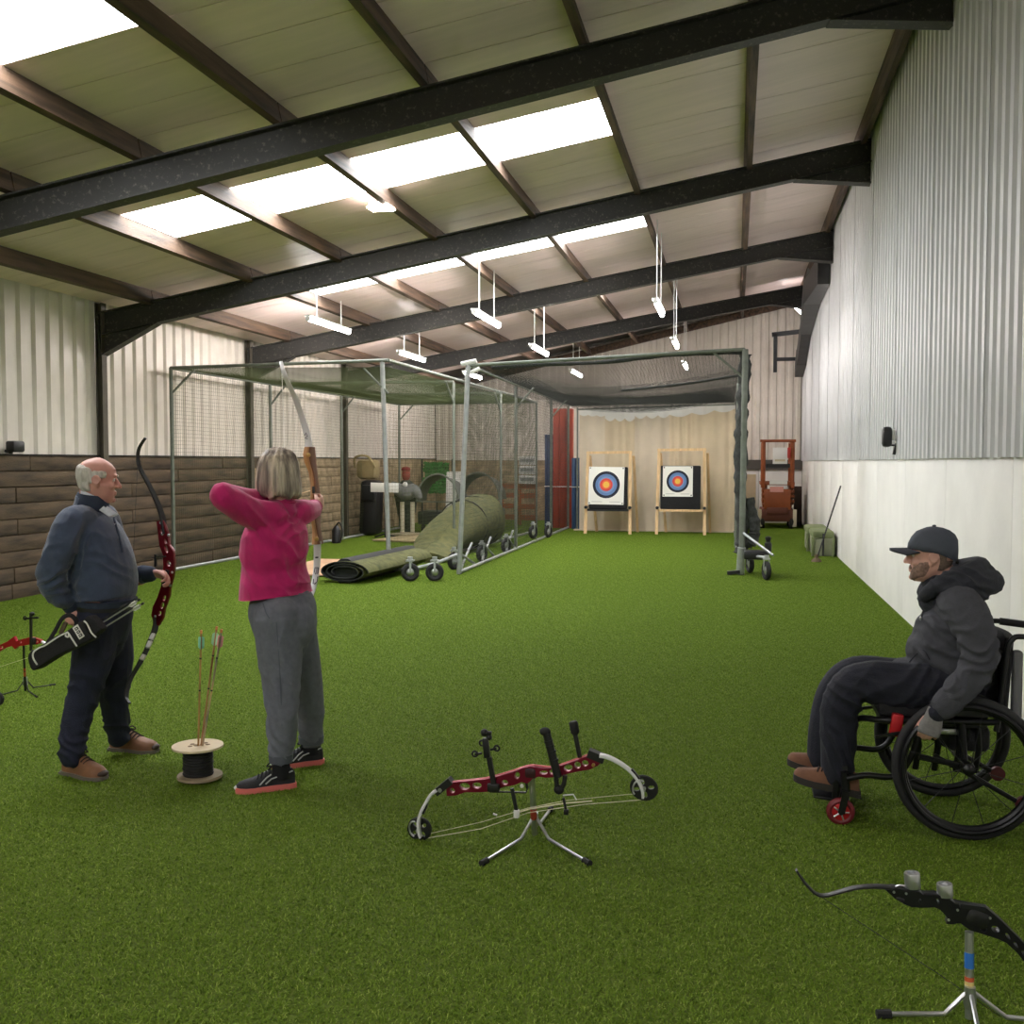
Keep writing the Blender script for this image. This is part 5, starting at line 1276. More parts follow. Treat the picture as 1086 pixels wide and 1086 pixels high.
MB().tube(smoothpath([qp(50, 683, -0.01), qp(58, 670, -0.02), qp(66, 656, -0.02), qp(74, 652.5, -0.01), qp(80, 657, 0), qp(82, 664, 0)], 5), [(0.012, 0.005)] * 26, 8).build('belt_strap', M_canvas, qv)
MB().bar(qp(64, 672, 0.0), qp(70, 660, 0.0), 0.02, 0.012, (0, 1, 0)).build('tan_lining', mat('tan_lining', (104, 88, 72), 0.9), qv, smooth=0)
for i, (x0, y0, x1, y1, mm) in enumerate(((100, 672, 150, 641, M_alu), (100, 666, 146, 637, M_alu), (98, 662, 136, 640.5, M_dkmetal))):
    ar = thing('arrow', ('topmost pale arrow', 'middle arrow with dark nock', 'dark arrow nearest the belt')[i] + ' in the black belt quiver', 'arrow', tuple(qp(x0, y0)), 'arrows in the belt quiver')
    MB().tube([qp(x0 - 40, y0 + 25, -0.0), qp(x1, y1, 0.04)], 0.004, 8).build('shaft', mm, ar)
    d_ = (qp(x1, y1, 0.04) - qp(x0, y0)).normalized(); e_ = qp(x1, y1, 0.04)
    MB().tube([e_, e_ + d_ * 0.015], 0.0055, 8).build('nock', M_dkmetal, ar)
    for a in range(3):
        u_ = d_.orthogonal().normalized(); u_.rotate(Matrix.Rotation(a * 2.094, 3, d_))
        MB().prism([e_ - d_ * 0.055, e_ - d_ * 0.045 + u_ * 0.012, e_ - d_ * 0.015 + u_ * 0.012, e_ - d_ * 0.01], d_.cross(u_) * 0.001).build('vane', M_white if i < 2 else M_black, ar, smooth=0)
# ================================================================== WOMAN IN PINK DRAWING A WOODEN BOW
M_pink = mat('magenta_knit', (186, 12, 100), 0.8, 0, 0.1, 20, 0.25, 180, sheen=0.2)
M_pink_d = mat('magenta_hem', (172, 20, 84), 0.8, 0, 0.08, 20, 0.2, 160)
M_grey_tr = mat('grey_jersey', (104, 107, 118), 0.9, 0, 0.1, 40, 0.3, 220)
M_grey_dk = mat('grey_jersey_seam', (84, 88, 98), 0.9)
M_sock = mat('black_sock', (22, 22, 26), 0.9)
M_trainer = mat('black_mesh', (32, 33, 38), 0.7, 0, 0.2, 60, 0.3, 200)
M_coral = mat('coral_rubber', (226, 118, 112), 0.6)
M_swish = mat('silver_trim', (176, 178, 180), 0.5)
YW = 4.92
wp = lambda x, y, s=0.0: at(x, y, YW + s)
wm = thing('person', 'woman in magenta top and grey joggers drawing a wooden bow, seen from behind', 'person', (-2.25, 4.9, 0))
FW = V(-1, 0.12, 0).normalized()       # she stands side-on, facing left
hw = Head(wp(298, 501, 0.03), (0.12, 1, 0.02), (0, 0, 1), 1.0)
shL, shR = wp(270, 546, -0.17), wp(321, 543, 0.16)
elL, wrL = wp(236, 525, -0.36), wp(292, 528, 0.10)
elR, wrR = wp(331, 541, 0.45), wp(334.5, 538, 0.68)
hipL, hipR = wp(295, 655, -0.12), wp(309, 652, 0.1)
knL, knR = wp(299, 735, -0.16), wp(325, 730, 0.16)
anL, anR = wp(298, 806, -0.2), wp(330, 786, 0.22)
b = MB(); hw.skull(b)
limb(b, [wp(297, 552), wp(298, 535, 0.0), wp(298, 520, 0.02), hw.w(-0.01, 0, -0.06)], [(0.08, 0.12), (0.055, 0.065), (0.05, 0.052), (0.05, 0.05)], up=FW)
limb(b, [wp(298, 648), wp(292, 610), wp(292, 580), wp(297, 550)], [(0.12, 0.15), (0.12, 0.14), (0.13, 0.15), (0.07, 0.13)], up=FW)
limb(b, [shL, wp(252, 536, -0.28), elL, wp(262, 528, -0.13), wrL], [0.05, 0.045, 0.038, 0.032, 0.026]); limb(b, [shR, elR, wrR], [0.05, 0.036, 0.026])
limb(b, [hipL, knL, anL], [0.085, 0.055, 0.036]); limb(b, [hipR, knR, anR], [0.085, 0.055, 0.036])
hand(b, wrL, (0.5, 0.8, 0.05), (0.75, -0.5, 0), thumb=1, curl=(0.7, 1.3, 0.8), size=0.88)
hand(b, wrR + V(0, 0.012, 0.004), (0.10, 0.92, 0.30), (-0.95, 0.10, 0.1), thumb=1, curl=(0.75, 0.85, 0.6), size=0.92, thumb_dir=(-0.45, 0.75, 0.55), spread=0.12)
blob('body', b, M_skin, wm, 0.0052, 2)
hw.eyes(wm, (80, 90, 80))
# bob hair: closed outer form over the skull, falling to the collar
M_hair = bpy.data.materials.new('streaked_blonde_hair'); M_hair.use_nodes = True
nt = M_hair.node_tree; N = nt.nodes; L = nt.links; bs = N['Principled BSDF']
tc = N.new('ShaderNodeTexCoord'); mp_ = N.new('ShaderNodeMapping'); mp_.inputs['Scale'].default_value = (34, 34, 2.6)
nz = N.new('ShaderNodeTexNoise'); nz.inputs['Scale'].default_value = 1.0; nz.inputs['Detail'].default_value = 4
rp = N.new('ShaderNodeValToRGB'); e = rp.color_ramp.elements; e[0].position = 0.33; e[0].color = (*lin((90, 80, 74)), 1); e[1].position = 0.66; e[1].color = (*lin((204, 190, 168)), 1)
em = e.new(0.5); em.color = (*lin((152, 140, 126)), 1)
L.new(tc.outputs['Object'], mp_.inputs[0]); L.new(mp_.outputs[0], nz.inputs['Vector']); L.new(nz.outputs['Fac'], rp.inputs['Fac']); L.new(rp.outputs[0], bs.inputs['Base Color'])
bs.inputs['Roughness'].default_value = 0.45
bpn = N.new('ShaderNodeBump'); bpn.inputs['Strength'].default_value = 0.5; bpn.inputs['Distance'].default_value = 0.006; L.new(nz.outputs['Fac'], bpn.inputs['Height']); L.new(bpn.outputs[0], bs.inputs['Normal'])
zs = [0.128, 0.122, 0.11, 0.085, 0.05, 0.0, -0.05, -0.09, -0.118, -0.128, -0.122]
hbx = [0.012, 0.045, 0.075, 0.105, 0.122, 0.13, 0.132, 0.128, 0.118, 0.10, 0.05]
hwy = [0.012, 0.038, 0.059, 0.082, 0.096, 0.108, 0.117, 0.121, 0.114, 0.096, 0.05]
hb_ = MB(); n = 36; rings = []
for z, rb, rw in zip(zs, hbx, hwy):
    ring = []
    for jx in range(n):
        a = 2 * PI * jx / n
        fx = rb * 0.62 if z < 0.05 else rb * 0.8
        x = (fx if math.cos(a) > 0 else rb) * math.cos(a) - 0.012
        zz = z + (0.008 * math.sin(a * 7 + 1) + 0.006 * math.sin(a * 13) if z < -0.1 else 0)
        ring.append(hw.w(x, rw * math.sin(a), zz))
    rings.append(ring)
hb_.add([p for r in rings for p in r], [(i * n + k_, i * n + (k_ + 1) % n, (i + 1) * n + (k_ + 1) % n, (i + 1) * n + k_) for i in range(len(rings) - 1) for k_ in range(n)] + [tuple(range(n - 1, -1, -1)), tuple((len(rings) - 1) * n + k_ for k_ in range(n))])
def hair_md(co, no):
    loc = co - np.array(hw.c); ang = np.arctan2(loc @ np.array(hw.y), loc @ np.array(hw.x)); z = loc @ np.array(hw.z)
    d = np.array([noise.noise((math.cos(a) * 9, math.sin(a) * 9, zz * 4)) * 0.006 + noise.noise((math.cos(a) * 22, math.sin(a) * 22, zz * 7)) * 0.0045 for a, zz in zip(ang, z)])
    part = np.exp(-((loc @ np.array(hw.y) - 0.004) ** 2) / (0.006 ** 2)) * np.clip((z - 0.07) / 0.05, 0, 1)
    return co + no * (d - 0.006 * part)[:, None]
blob('hair', hb_, M_hair, wm, 0.0045, 3, mods=hair_md)
# long sleeved top
j = MB()
limb(j, [wp(293, 640), wp(292, 618), wp(291, 600), wp(291, 582, -0.01), wp(295, 560, 0), wp(297, 545)], [(0.182, 0.208), (0.172, 0.196), (0.156, 0.182), (0.168, 0.188), (0.14, 0.19), (0.085, 0.12)], up=FW, n=24)
limb(j, [wp(289, 548, -0.08), shL, wp(252, 536, -0.28), elL, wp(262, 528, -0.13), wrL], [0.085, 0.080, 0.072, 0.060, 0.050, 0.038])
limb(j, [wp(306, 547, 0.06), shR, elR, wrR - V(0.0, 0.03, 0)], [0.08, 0.068, 0.052, 0.046])
limb(j, [wp(298, 545), wp(298, 532, 0.01)], [(0.085, 0.1), (0.064, 0.07)], up=FW)
j.ball(wp(267, 588, -0.08), (0.062, 0.075, 0.085)); j.ball(wp(274, 585, 0.1), (0.062, 0.075, 0.085)); j.ball(elL, 0.063)
ZH = wp(293, 631).z
def hem_flat(co, no):
    co = co.copy(); x0 = wp(293, 631).x
    h = ZH + 0.012 * np.sin((co[:, 0] - x0) * 9.0) - (co[:, 0] - x0) * -0.03
    m_ = (np.hypot(co[:, 0] - x0, co[:, 1] - wp(293, 631).y) < 0.3) & (co[:, 2] < h); co[m_, 2] = h[m_]
    return co
blob('long_sleeved_top', j, M_pink, wm, 0.007, 10, mods=hem_flat, folds=[(wp(300, 600, -0.1), 0.17, 0.010, (0.85, 0, 0.9), 32, 6), (wp(314, 618, -0.1), 0.10, 0.006, (0.5, 0, 1), 45, 7), (wp(285, 558, -0.2), 0.12, 0.010, (1, 0, 0.5), 44, 6), (elL, 0.08, 0.003, (1, 0, 0.4), 50, 8), (wp(310, 560, -0.05), 0.10, 0.008, (1, 0, -0.5), 50, 7)])
MB().tube([wrR - V(0, 0.045, 0), wrR - V(0, 0.008, 0)], 0.047, 20).build('cuff', M_pink_d, wm, smooth=60)
MB().torus(wp(298, 532.5, 0.012), (0, 0, 1), 0.068, 0.008, 28, 8).build('neckband', M_pink_d, wm)
# joggers
t = MB()
limb(t, [wp(297, 632), wp(300, 650), wp(302, 678)], [(0.155, 0.165), (0.172, 0.18), (0.13, 0.165)], up=FW, n=22)
t.ball(wp(314, 662, -0.06), (0.10, 0.11, 0.13)); t.ball(wp(316, 659, 0.09), (0.10, 0.11, 0.13))
limb(t, [hipL, wp(297, 698, -0.13), knL, wp(299, 772, -0.19), anL + V(0, 0, 0.015)], [0.125, 0.112, 0.09, 0.074, 0.058])
limb(t, [hipR, wp(318, 695, 0.12), knR, wp(329, 757, 0.2), anR + V(0, 0, 0.015)], [0.12, 0.105, 0.088, 0.076, 0.066])
jg = blob('joggers', t, M_grey_tr, wm, 0.007, 10, folds=[(wp(295, 780, -0.2), 0.13, 0.009, (0.9, 0, 0.8), 48, 5), (wp(331, 770, 0.2), 0.10, 0.009, (0.8, 0, 0.9), 50, 5), (wp(292, 735, -0.2), 0.13, 0.007, (0.7, 0, 0.8), 40, 5), (wp(300, 680, -0.2), 0.12, 0.005, (0.9, 0, 0.3), 40, 4)])
for a_, r_ in ((anL, 0.060), (anR, 0.068)): MB().tube([a_ + V(0, 0, 0.03), a_ - V(0, 0, 0.008)], [r_, r_ * 0.97], 24).build('ankle_cuff', M_grey_dk, wm, smooth=60)
ps = [q for q in (on(jg, x_, y_, 0.001) for x_, y_ in ((279, 640), (281, 646), (283, 651), (286, 656))) if q is not None]
if len(ps) > 1: MB().tube(smoothpath(ps, 4), 0.003, 6).build('pocket_seam', M_grey_dk, wm)
ps = [q for q in (on(jg, x_, y_, 0.0005) for x_, y_ in ((293, 660), (296, 700), (298, 740), (299, 770))) if q is not None]
if len(ps) > 1: MB().tube(smoothpath(ps, 4), 0.002, 6).build('side_seam', M_grey_dk, wm)
for a_ in (anL, anR): MB().tube([a_ + V(0, 0, 0.03), V(a_.x, a_.y, 0.06)], [0.043, 0.046], 16).build('sock', M_sock, wm)
def trainer(heel, toe, ln):
    s_ = shoe(wm, heel, toe, M_trainer, M_coral, M_sock, ln, 0.098, 0.088, 0.028, name='trainer', style='low')
    d = (V(toe) - V(heel)).normalized(); sd = V(0, 0, 1).cross(d).normalized()
    for sg in (-1, 1):
        q = lambda t_, w_, z_: V(heel) + d * (t_ * ln) + sd * (sg * w_) + V(0, 0, z_)
        MB().tube([q(0.62, 0.049, 0.042), q(0.50, 0.047, 0.075), q(0.42, 0.043, 0.088)], 0.0035, 6).build('side_stripe', M_swish, s_)
        MB().tube([q(0.52, 0.049, 0.044), q(0.42, 0.046, 0.066), q(0.05, 0.030, 0.092)], 0.0035, 6).build('side_stripe', M_swish, s_)
    MB().ball(V(heel) + d * (ln * 0.99) + V(0, 0, 0.028), (0.012, 0.018, 0.01)).build('toe_tab', M_white, s_)
    return s_
trainer(atz(311, 836) + V(0.0, 0.02, 0), atz(253, 842) + V(0, 0.02, 0), 0.285)
trainer(atz(341.5, 810) + V(0, 0.01, 0), atz(300, 814) + V(0, 0, 0), 0.27)

# ------------------------------------------------------------------ her bow
M_wood = mat('riser_maple', (186, 138, 92), 0.45, 0, 0.2, 6, 0.1, 30, stretch=(6, 6, 0.7))
M_wood2 = mat('riser_walnut', (122, 76, 46), 0.45, 0, 0.2, 6, stretch=(6, 6, 0.7))
M_limbw = mat('white_limb', (226, 226, 228), 0.35)
wb_ = thing('recurve_bow', 'white limbed bow with wooden riser drawn by the woman in magenta', 'bow', tuple(at(333, 525, 5.72)))
bq = lambda x, y, Y: at(x, y, Y)
ribbon(MB(), [bq(327.5, 476, 5.72), bq(326.5, 464, 5.73), bq(321, 444.7, 5.72), bq(313, 422, 5.64), bq(305, 405, 5.54), bq(300.5, 393, 5.5), bq(298, 383.5, 5.55)], (0.022, 0.010), (0.005, 0.003), (1, 0.25, 0)).build('limb', M_limbw, wb_)
ribbon(MB(), [bq(336.5, 574, 5.72), bq(336.3, 596, 5.72), bq(334, 615, 5.68), bq(329.4, 632, 5.6), bq(322, 652, 5.5), bq(314, 668, 5.44), bq(310, 680, 5.47)], (0.022, 0.010), (0.005, 0.003), (1, 0.25, 0)).build('limb', M_limbw, wb_)
# wooden riser: two laminations, swelling at the limb pockets and the grip
rp_ = [(328, 474, .026), (327.6, 482, .030), (328.6, 490, .030), (331.2, 500, .022), (333, 512, .022), (334, 524, .02), (334.3, 534, .02), (334.2, 548, .022), (334.8, 560, .022), (335.8, 568, .030), (336.4, 577, .030)]
for nm, mm, dx, dy, k_ in (('riser', M_wood, -0.003, 0.0, 1.0), ('riser_inlay', M_wood2, 0.009, 0.012, 0.72)):
    m_ = MB(); vs = []; fs = []
    for i, (x, y, hw_) in enumerate(rp_):
        c = bq(x, y, 5.72) + V(dx, dy, 0); h = hw_ * k_ * 0.55; dp_ = 0.03 + 0.012 * math.sin(i * 1.3)
        vs += [c + V(-h, -dp_, 0), c + V(-h * 0.6, -dp_ - 0.008, 0), c + V(h * 0.6, -dp_ - 0.008, 0), c + V(h, -dp_, 0), c + V(h, dp_, 0), c + V(-h, dp_, 0)]
    for i in range(len(rp_) - 1):
        for q in range(6): fs.append((i * 6 + q, i * 6 + (q + 1) % 6, (i + 1) * 6 + (q + 1) % 6, (i + 1) * 6 + q))
    fs += [tuple(range(5, -1, -1)), tuple((len(rp_) - 1) * 6 + q for q in range(6))]
    m_.add(vs, fs); m_.build(nm, mm, wb_, smooth=50)
for x, y in ((327.3, 482.5), (336, 571.5)):
    MB().lathe([(0.013, 0), (0.013, 0.01), (0.006, 0.014)], bq(x, y, 5.67), (0, -1, 0), 12).build('limb_bolt', mat('brass', (196, 160, 96), 0.35, 0.8), wb_)
MB().cbox(bq(332.4, 519.5, 5.675), (0.014, 0.014, 0.04), bev=0.003).build('arrow_rest', M_black, wb_)
MB().tube([bq(298.6, 386, 5.54), wrL + V(0.02, 0.09, 0), bq(311, 678, 5.47)], 0.0014, 5).build('string', M_white, wb_)
ink = mat('printed_ink', (48, 46, 62), 0.6)
def stroke(pts, Y=5.66): MB().tube([bq(x, y, Y) for x, y in pts], 0.0028, 5).build('limb_marking', ink, wb_)
stroke([(334.6, 590.8), (337.6, 590.8)]); stroke([(334.2, 591.6), (337.4, 591.6)])
stroke([(337.6, 602), (337.2, 608), (334.6, 609), (333.6, 606), (334, 602), (337.6, 602)]); stroke([(336, 602.5), (335.8, 608)])
stroke([(337, 611.5), (336.4, 617), (333.2, 619.5), (331.8, 618.6)]); stroke([(332.5, 614), (332, 619)])
stroke([(334.6, 621), (332.5, 627)])
stroke([(323, 462), (324.5, 459), (326, 463), (323.4, 464.6), (326.2, 465.4)], 5.71)
ar = thing('arrow', 'arrow on the string of the drawn wooden bow, mostly hidden by the woman', 'arrow', tuple(wrL + V(0.02, 0.09, 0)))
a0, a1 = wrL + V(0.02, 0.09, 0), bq(331, 520, 5.9)
MB().tube([a0, a1], 0.0035, 8).build('shaft', M_pine, ar); MB().tube([a1, a1 + (a1 - a0).normalized() * 0.02], [0.0035, 0.001], 8).build('point', M_alu, ar)

# ------------------------------------------------------------------ cable reel with three arrows
M_reelwood = mat('reel_plywood', (216, 198, 166), 0.7, 0, 0.06, 6)
rx, ry_ = -2.66, 4.76
rl_ = thing('cable_reel', 'small wooden cable reel wound with black cable, holding three arrows', 'reel', (rx, ry_, 0))
MB().lathe([(0.112, 0), (0.112, 0.014), (0.0, 0.014)], (rx + 0.01, ry_, 0.018), n=40).build('base_disc', mat('grey_plywood', (150, 134, 110), 0.8, 0, 0.1, 8), rl_)
MB().lathe([(0.0, 0), (0.127, 0), (0.127, 0.010), (0.022, 0.010), (0.02, 0.002)], (rx, ry_, 0.172), n=48).build('top_disc', M_reelwood, rl_)
MB().lathe([(0.066, 0.0), (0.066, 0.16)], (rx, ry_, 0.015), n=24).build('core', M_black, rl_)
cb = MB()
for i in range(11): cb.torus((rx + 0.001 * (i % 3), ry_, 0.026 + i * 0.0135), (0.02 * math.sin(i), 0.02, 1), 0.068 + 0.002 * (i % 2), 0.0075, 28, 6)
cb.build('wound_cable', M_rubber, rl_, kind='stuff')
for dx, dy in ((-0.035, 0.01), (0.045, 0.02), (-0.025, -0.03), (0.02, 0.045)): MB().lathe([(0.012, 0), (0.012, 0.0015)], (rx + dx, ry_ + dy, 0.1815), n=12).build('knot_hole', mat('dark_knot', (120, 96, 72), 0.9), rl_)
M_fl = [mat('mint_fletching', (150, 220, 196), 0.6), mat('pale_green_fletching', (176, 226, 190), 0.6), mat('pink_fletching', (214, 150, 150), 0.6)]
M_shaft = [mat('bamboo_shaft', (178, 138, 84), 0.5, 0, 0.3, 12, stretch=(3, 3, 1)), mat('red_brown_shaft', (150, 76, 50), 0.5, 0, 0.4, 9, rgb2=(176, 140, 96)), mat('blue_tan_shaft', (112, 132, 150), 0.5, 0, 0.4, 7, rgb2=(190, 156, 110))]
for i, (tp, yy, lab) in enumerate(((at(213.3, 672, 4.76), 0, 'pale bamboo arrow standing apart on the left in the cable reel'), (at(229.5, 668, 4.78), 1, 'red brown arrow with green fletching leaning right in the cable reel'), (at(234.5, 671, 4.74), 2, 'blue and tan arrow leaning farthest right in the cable reel'))):
    bt = V(rx + 0.0 + 0.008 * i, ry_ - 0.004 * i, 0.10)
    ar = thing('arrow', lab, 'arrow', tuple(bt), 'arrows in the cable reel')
    MB().tube([bt, tp], 0.0048, 8).build('shaft', M_shaft[i], ar)
    d_ = (tp - bt).normalized()
    MB().tube([tp, tp + d_ * 0.018], 0.006, 8).build('nock', mat('orange_nock', (222, 140, 90), 0.5), ar)
    for a in range(3):
        u_ = d_.orthogonal().normalized(); u_.rotate(Matrix.Rotation(a * 2.094 + i, 3, d_))
        MB().prism([tp - d_ * 0.085, tp - d_ * 0.07 + u_ * 0.017, tp - d_ * 0.02 + u_ * 0.017, tp - d_ * 0.012], d_.cross(u_) * 0.0016).build('vane', M_fl[i], ar, smooth=0)
    for f_ in (0.55, 0.8): MB().tube([bt.lerp(tp, f_), bt.lerp(tp, f_ + 0.012)], 0.0056, 8).build('crest_band', M_dkmetal, ar)
# ================================================================== MAN IN WHEELCHAIR
M_hood = mat('charcoal_hoodie', (66, 67, 74), 0.9, 0, 0.12, 30, 0.4, 220)
M_hood_d = mat('hood_lining', (44, 46, 54), 0.9, 0, 0.12, 24, 0.3, 160)
M_navy = mat('dark_navy_trousers', (27, 29, 42), 0.85, 0, 0.22, 16, 0.35, 150)
M_cap = mat('grey_cap', (72, 77, 88), 0.85, 0, 0.06, 30, 0.25, 250)
M_cap_d = mat('grey_cap_brim', (58, 60, 70), 0.85, 0, 0.06, 30, 0.2, 250)
M_glove = mat('grey_glove', (128, 126, 126), 0.9, 0, 0.12, 50, 0.3, 200)
M_suede = mat('brown_suede', (120, 84, 64), 0.85, 0, 0.15, 20, 0.2, 90)
M_tyre = mat('tyre', (30, 30, 33), 0.65)
M_rim = mat('black_rim', (26, 26, 29), 0.3, 0.4)
M_frame = mat('black_frame_tube', (24, 24, 27), 0.35, 0.3)
M_redp = mat('red_anodised_clamp', (188, 30, 38), 0.35, 0.3)
YC = 4.98
cp = lambda x, y, s=0.0: at(x, y, YC + s)
wc = thing('person', 'seated bearded man in grey cap and charcoal hoodie looking down the range', 'person', (0.75, 4.98, 0.45))
FC = V(-1, 0.1, 0).normalized()
hc = Head(cp(988, 590, 0.0), (-1, 0.22, -0.03), (0.03, 0, 1), 1.0, 1.06)
shN_, shF_ = cp(1020, 645, -0.2), cp(1000, 640, 0.2)
elN_, wrN_ = cp(1037, 705, -0.32), cp(994, 756, -0.33)
elF_, wrF_ = cp(1012, 706, 0.3), cp(990, 756, 0.3)
hipN_, hipF2 = cp(1018, 728, -0.11), cp(1010, 722, 0.11)
knN, knF = cp(900, 728, -0.14), cp(893, 718, 0.14)
anN, anF = cp(888, 818, -0.13), cp(872, 803, 0.13)
b = MB(); hc.skull(b)
limb(b, [cp(1015, 640), cp(1003, 620), cp(997, 606), hc.w(-0.02, 0, -0.05)], [(0.09, 0.13), (0.07, 0.078), (0.062, 0.064), (0.062, 0.06)], up=FC)
limb(b, [cp(1020, 730), cp(1018, 700), cp(1020, 670), cp(1020, 640)], [(0.12, 0.15), (0.13, 0.15), (0.12, 0.16), (0.08, 0.15)], up=FC)
limb(b, [shN_, elN_, wrN_], [0.058, 0.044, 0.03]); limb(b, [shF_, elF_, wrF_], [0.058, 0.044, 0.03])
limb(b, [hipN_, cp(960, 730, -0.13), knN, anN], [0.07, 0.065, 0.055, 0.042]); limb(b, [hipF2, cp(955, 726, 0.13), knF, anF], [0.07, 0.065, 0.055, 0.042])
hand(b, wrN_ + V(-0.01, 0, -0.008), (-0.28, 0.05, -1), (0.15, 1, 0.05), thumb=-1, curl=(0.75, 1.35, 0.9), size=1.02, thumb_dir=(-0.5, 0.35, -0.75))
hand(b, wrF_ + V(-0.01, 0, -0.008), (-0.28, -0.05, -1), (0.15, -1, 0.05), thumb=1, curl=(0.75, 1.35, 0.9), size=1.0, thumb_dir=(-0.5, -0.35, -0.75))
blob('body', b, M_skin, wc, 0.0052, 2)
hc.eyes(wc, (70, 80, 90))
# glove over the palm and knuckles, fingertips bare
gl = MB(); d_ = V(-0.28, 0.05, -1).normalized(); s_ = d_.cross(V(0.15, 1, 0.05)).normalized()
w0 = wrN_ + V(-0.01, 0, -0.008)
gl.tube([w0 - d_ * 0.03, w0 + d_ * 0.01, w0 + d_ * 0.05, w0 + d_ * 0.082, w0 + d_ * 0.094], [(0.034, 0.03), (0.038, 0.024), (0.047, 0.022), (0.047, 0.0195), (0.045, 0.015)], 18, up=s_)
blob('glove', gl, M_glove, wc, 0.005, 2)
g2 = MB(); dF = V(-0.28, -0.05, -1).normalized(); f0 = wrF_ + V(-0.01, 0, -0.008); sF = dF.cross(V(0.15, -1, 0.05)).normalized(); g2.tube([f0 - dF * 0.03, f0 + dF * 0.01, f0 + dF * 0.05, f0 + dF * 0.082, f0 + dF * 0.094], [(0.034, 0.03), (0.038, 0.024), (0.047, 0.022), (0.047, 0.0195), (0.045, 0.015)], 18, up=sF); blob('glove', g2, M_glove, wc, 0.005, 2)
# hoodie
j = MB()
limb(j, [cp(1013, 728), cp(1008, 705), cp(1009, 680), cp(1013, 655), cp(1009, 634)], [(0.19, 0.2), (0.187, 0.2), (0.172, 0.2), (0.155, 0.2), (0.115, 0.12)], up=FC, n=24)
j.ball(cp(963, 711, 0.0), (0.085, 0.16, 0.055)); j.ball(cp(985, 690, 0.0), (0.10, 0.17, 0.11))
limb(j, [cp(1014, 641, -0.1), shN_, cp(1035, 672, -0.29), elN_, cp(1018, 731, -0.33), wrN_ + V(0.045, 0, 0.05)], [0.09, 0.094, 0.084, 0.076, 0.066, 0.056])
limb(j, [cp(1005, 640, 0.1), shF_, elF_, wrF_], [0.088, 0.085, 0.068, 0.05])
hj = blob('hoodie', j, M_hood, wc, 0.007, 12, folds=[(cp(1040, 695, -0.36), 0.13, 0.013, (-0.5, 0, 1), 52, 8), (cp(1022, 728, -0.38), 0.09, 0.008, (-0.8, 0, 1), 60, 8), (cp(985, 700, -0.15), 0.15, 0.012, (0.3, 0, 1), 46, 7), (cp(985, 668, -0.15), 0.12, 0.010, (0.6, 0, 0.9), 46, 6), (cp(1050, 665, -0.15), 0.10, 0.007, (1, 0, 0.3), 60, 4)])
h2 = MB()   # hood lying on the shoulders, thick rolled folds
limb(h2, smoothpath([cp(981, 632, -0.07), cp(993, 622, -0.12), cp(1012, 613, -0.14), cp(1032, 606, -0.09), cp(1038, 602, 0.0), cp(1030, 602, 0.1), cp(1008, 606, 0.14), cp(990, 615, 0.12), cp(979, 628, 0.06)], 3), [0.03 + 0.022 * math.sin(PI * i / 24) for i in range(25)], sub=1, n=12)
limb(h2, smoothpath([cp(1004, 626, -0.15), cp(1024, 620, -0.15), cp(1045, 617, -0.07), cp(1050, 617, 0.02), cp(1040, 614, 0.12), cp(1015, 614, 0.17)], 3), [0.035 + 0.026 * math.sin(PI * i / 15) for i in range(16)], sub=1, n=12)
limb(h2, [cp(1030, 604, -0.05), cp(1044, 609, -0.02), cp(1048, 622, 0.0)], [0.04, 0.052, 0.04])
h2.ball(cp(1022, 628, -0.02), (0.11, 0.14, 0.06))
blob('hood', h2, M_hood_d, wc, 0.006, 3, folds=[(cp(1025, 612, -0.1), 0.13, 0.009, (0.4, 0, 1), 70, 8)])
nk = MB(); limb(nk, [cp(997, 634, 0), cp(996, 624, 0), cp(994, 615, 0)], [(0.10, 0.10), (0.08, 0.083), (0.069, 0.072)], up=FC, n=20); blob('neck_warmer', nk, M_hood_d, wc, 0.006, 2)
dc = [q for q in (on(hj, x_, y_, 0.003) for x_, y_ in ((984, 640), (980, 648), (977, 656))) if q is not None]
if len(dc) > 1:
    MB().tube(smoothpath(dc, 4), 0.004, 6).build('drawcord', M_black, wc); MB().ball(dc[-1], (0.006, 0.006, 0.010)).build('cord_end', M_alu, wc)
dc = [q for q in (on(hj, x_, y_, 0.001) for x_, y_ in ((964, 703), (972, 694), (980, 690), (986, 700))) if q is not None]
if len(dc) > 1: MB().tube(smoothpath(dc, 5), 0.003, 6).build('pocket_seam', M_hood_d, wc)
cf = MB(); limb(cf, [wrN_ + V(0.055, 0, 0.062), wrN_ + V(0.026, 0, 0.028)], [0.062, 0.058]); blob('cuff', cf, M_hood, wc, 0.006, 1)
cf = MB(); limb(cf, [wrN_ + V(0.035, 0, 0.04), wrN_ + V(0.0, 0, 0.002)], [0.05, 0.043]); blob('inner_cuff', cf, M_navy, wc, 0.006, 1)
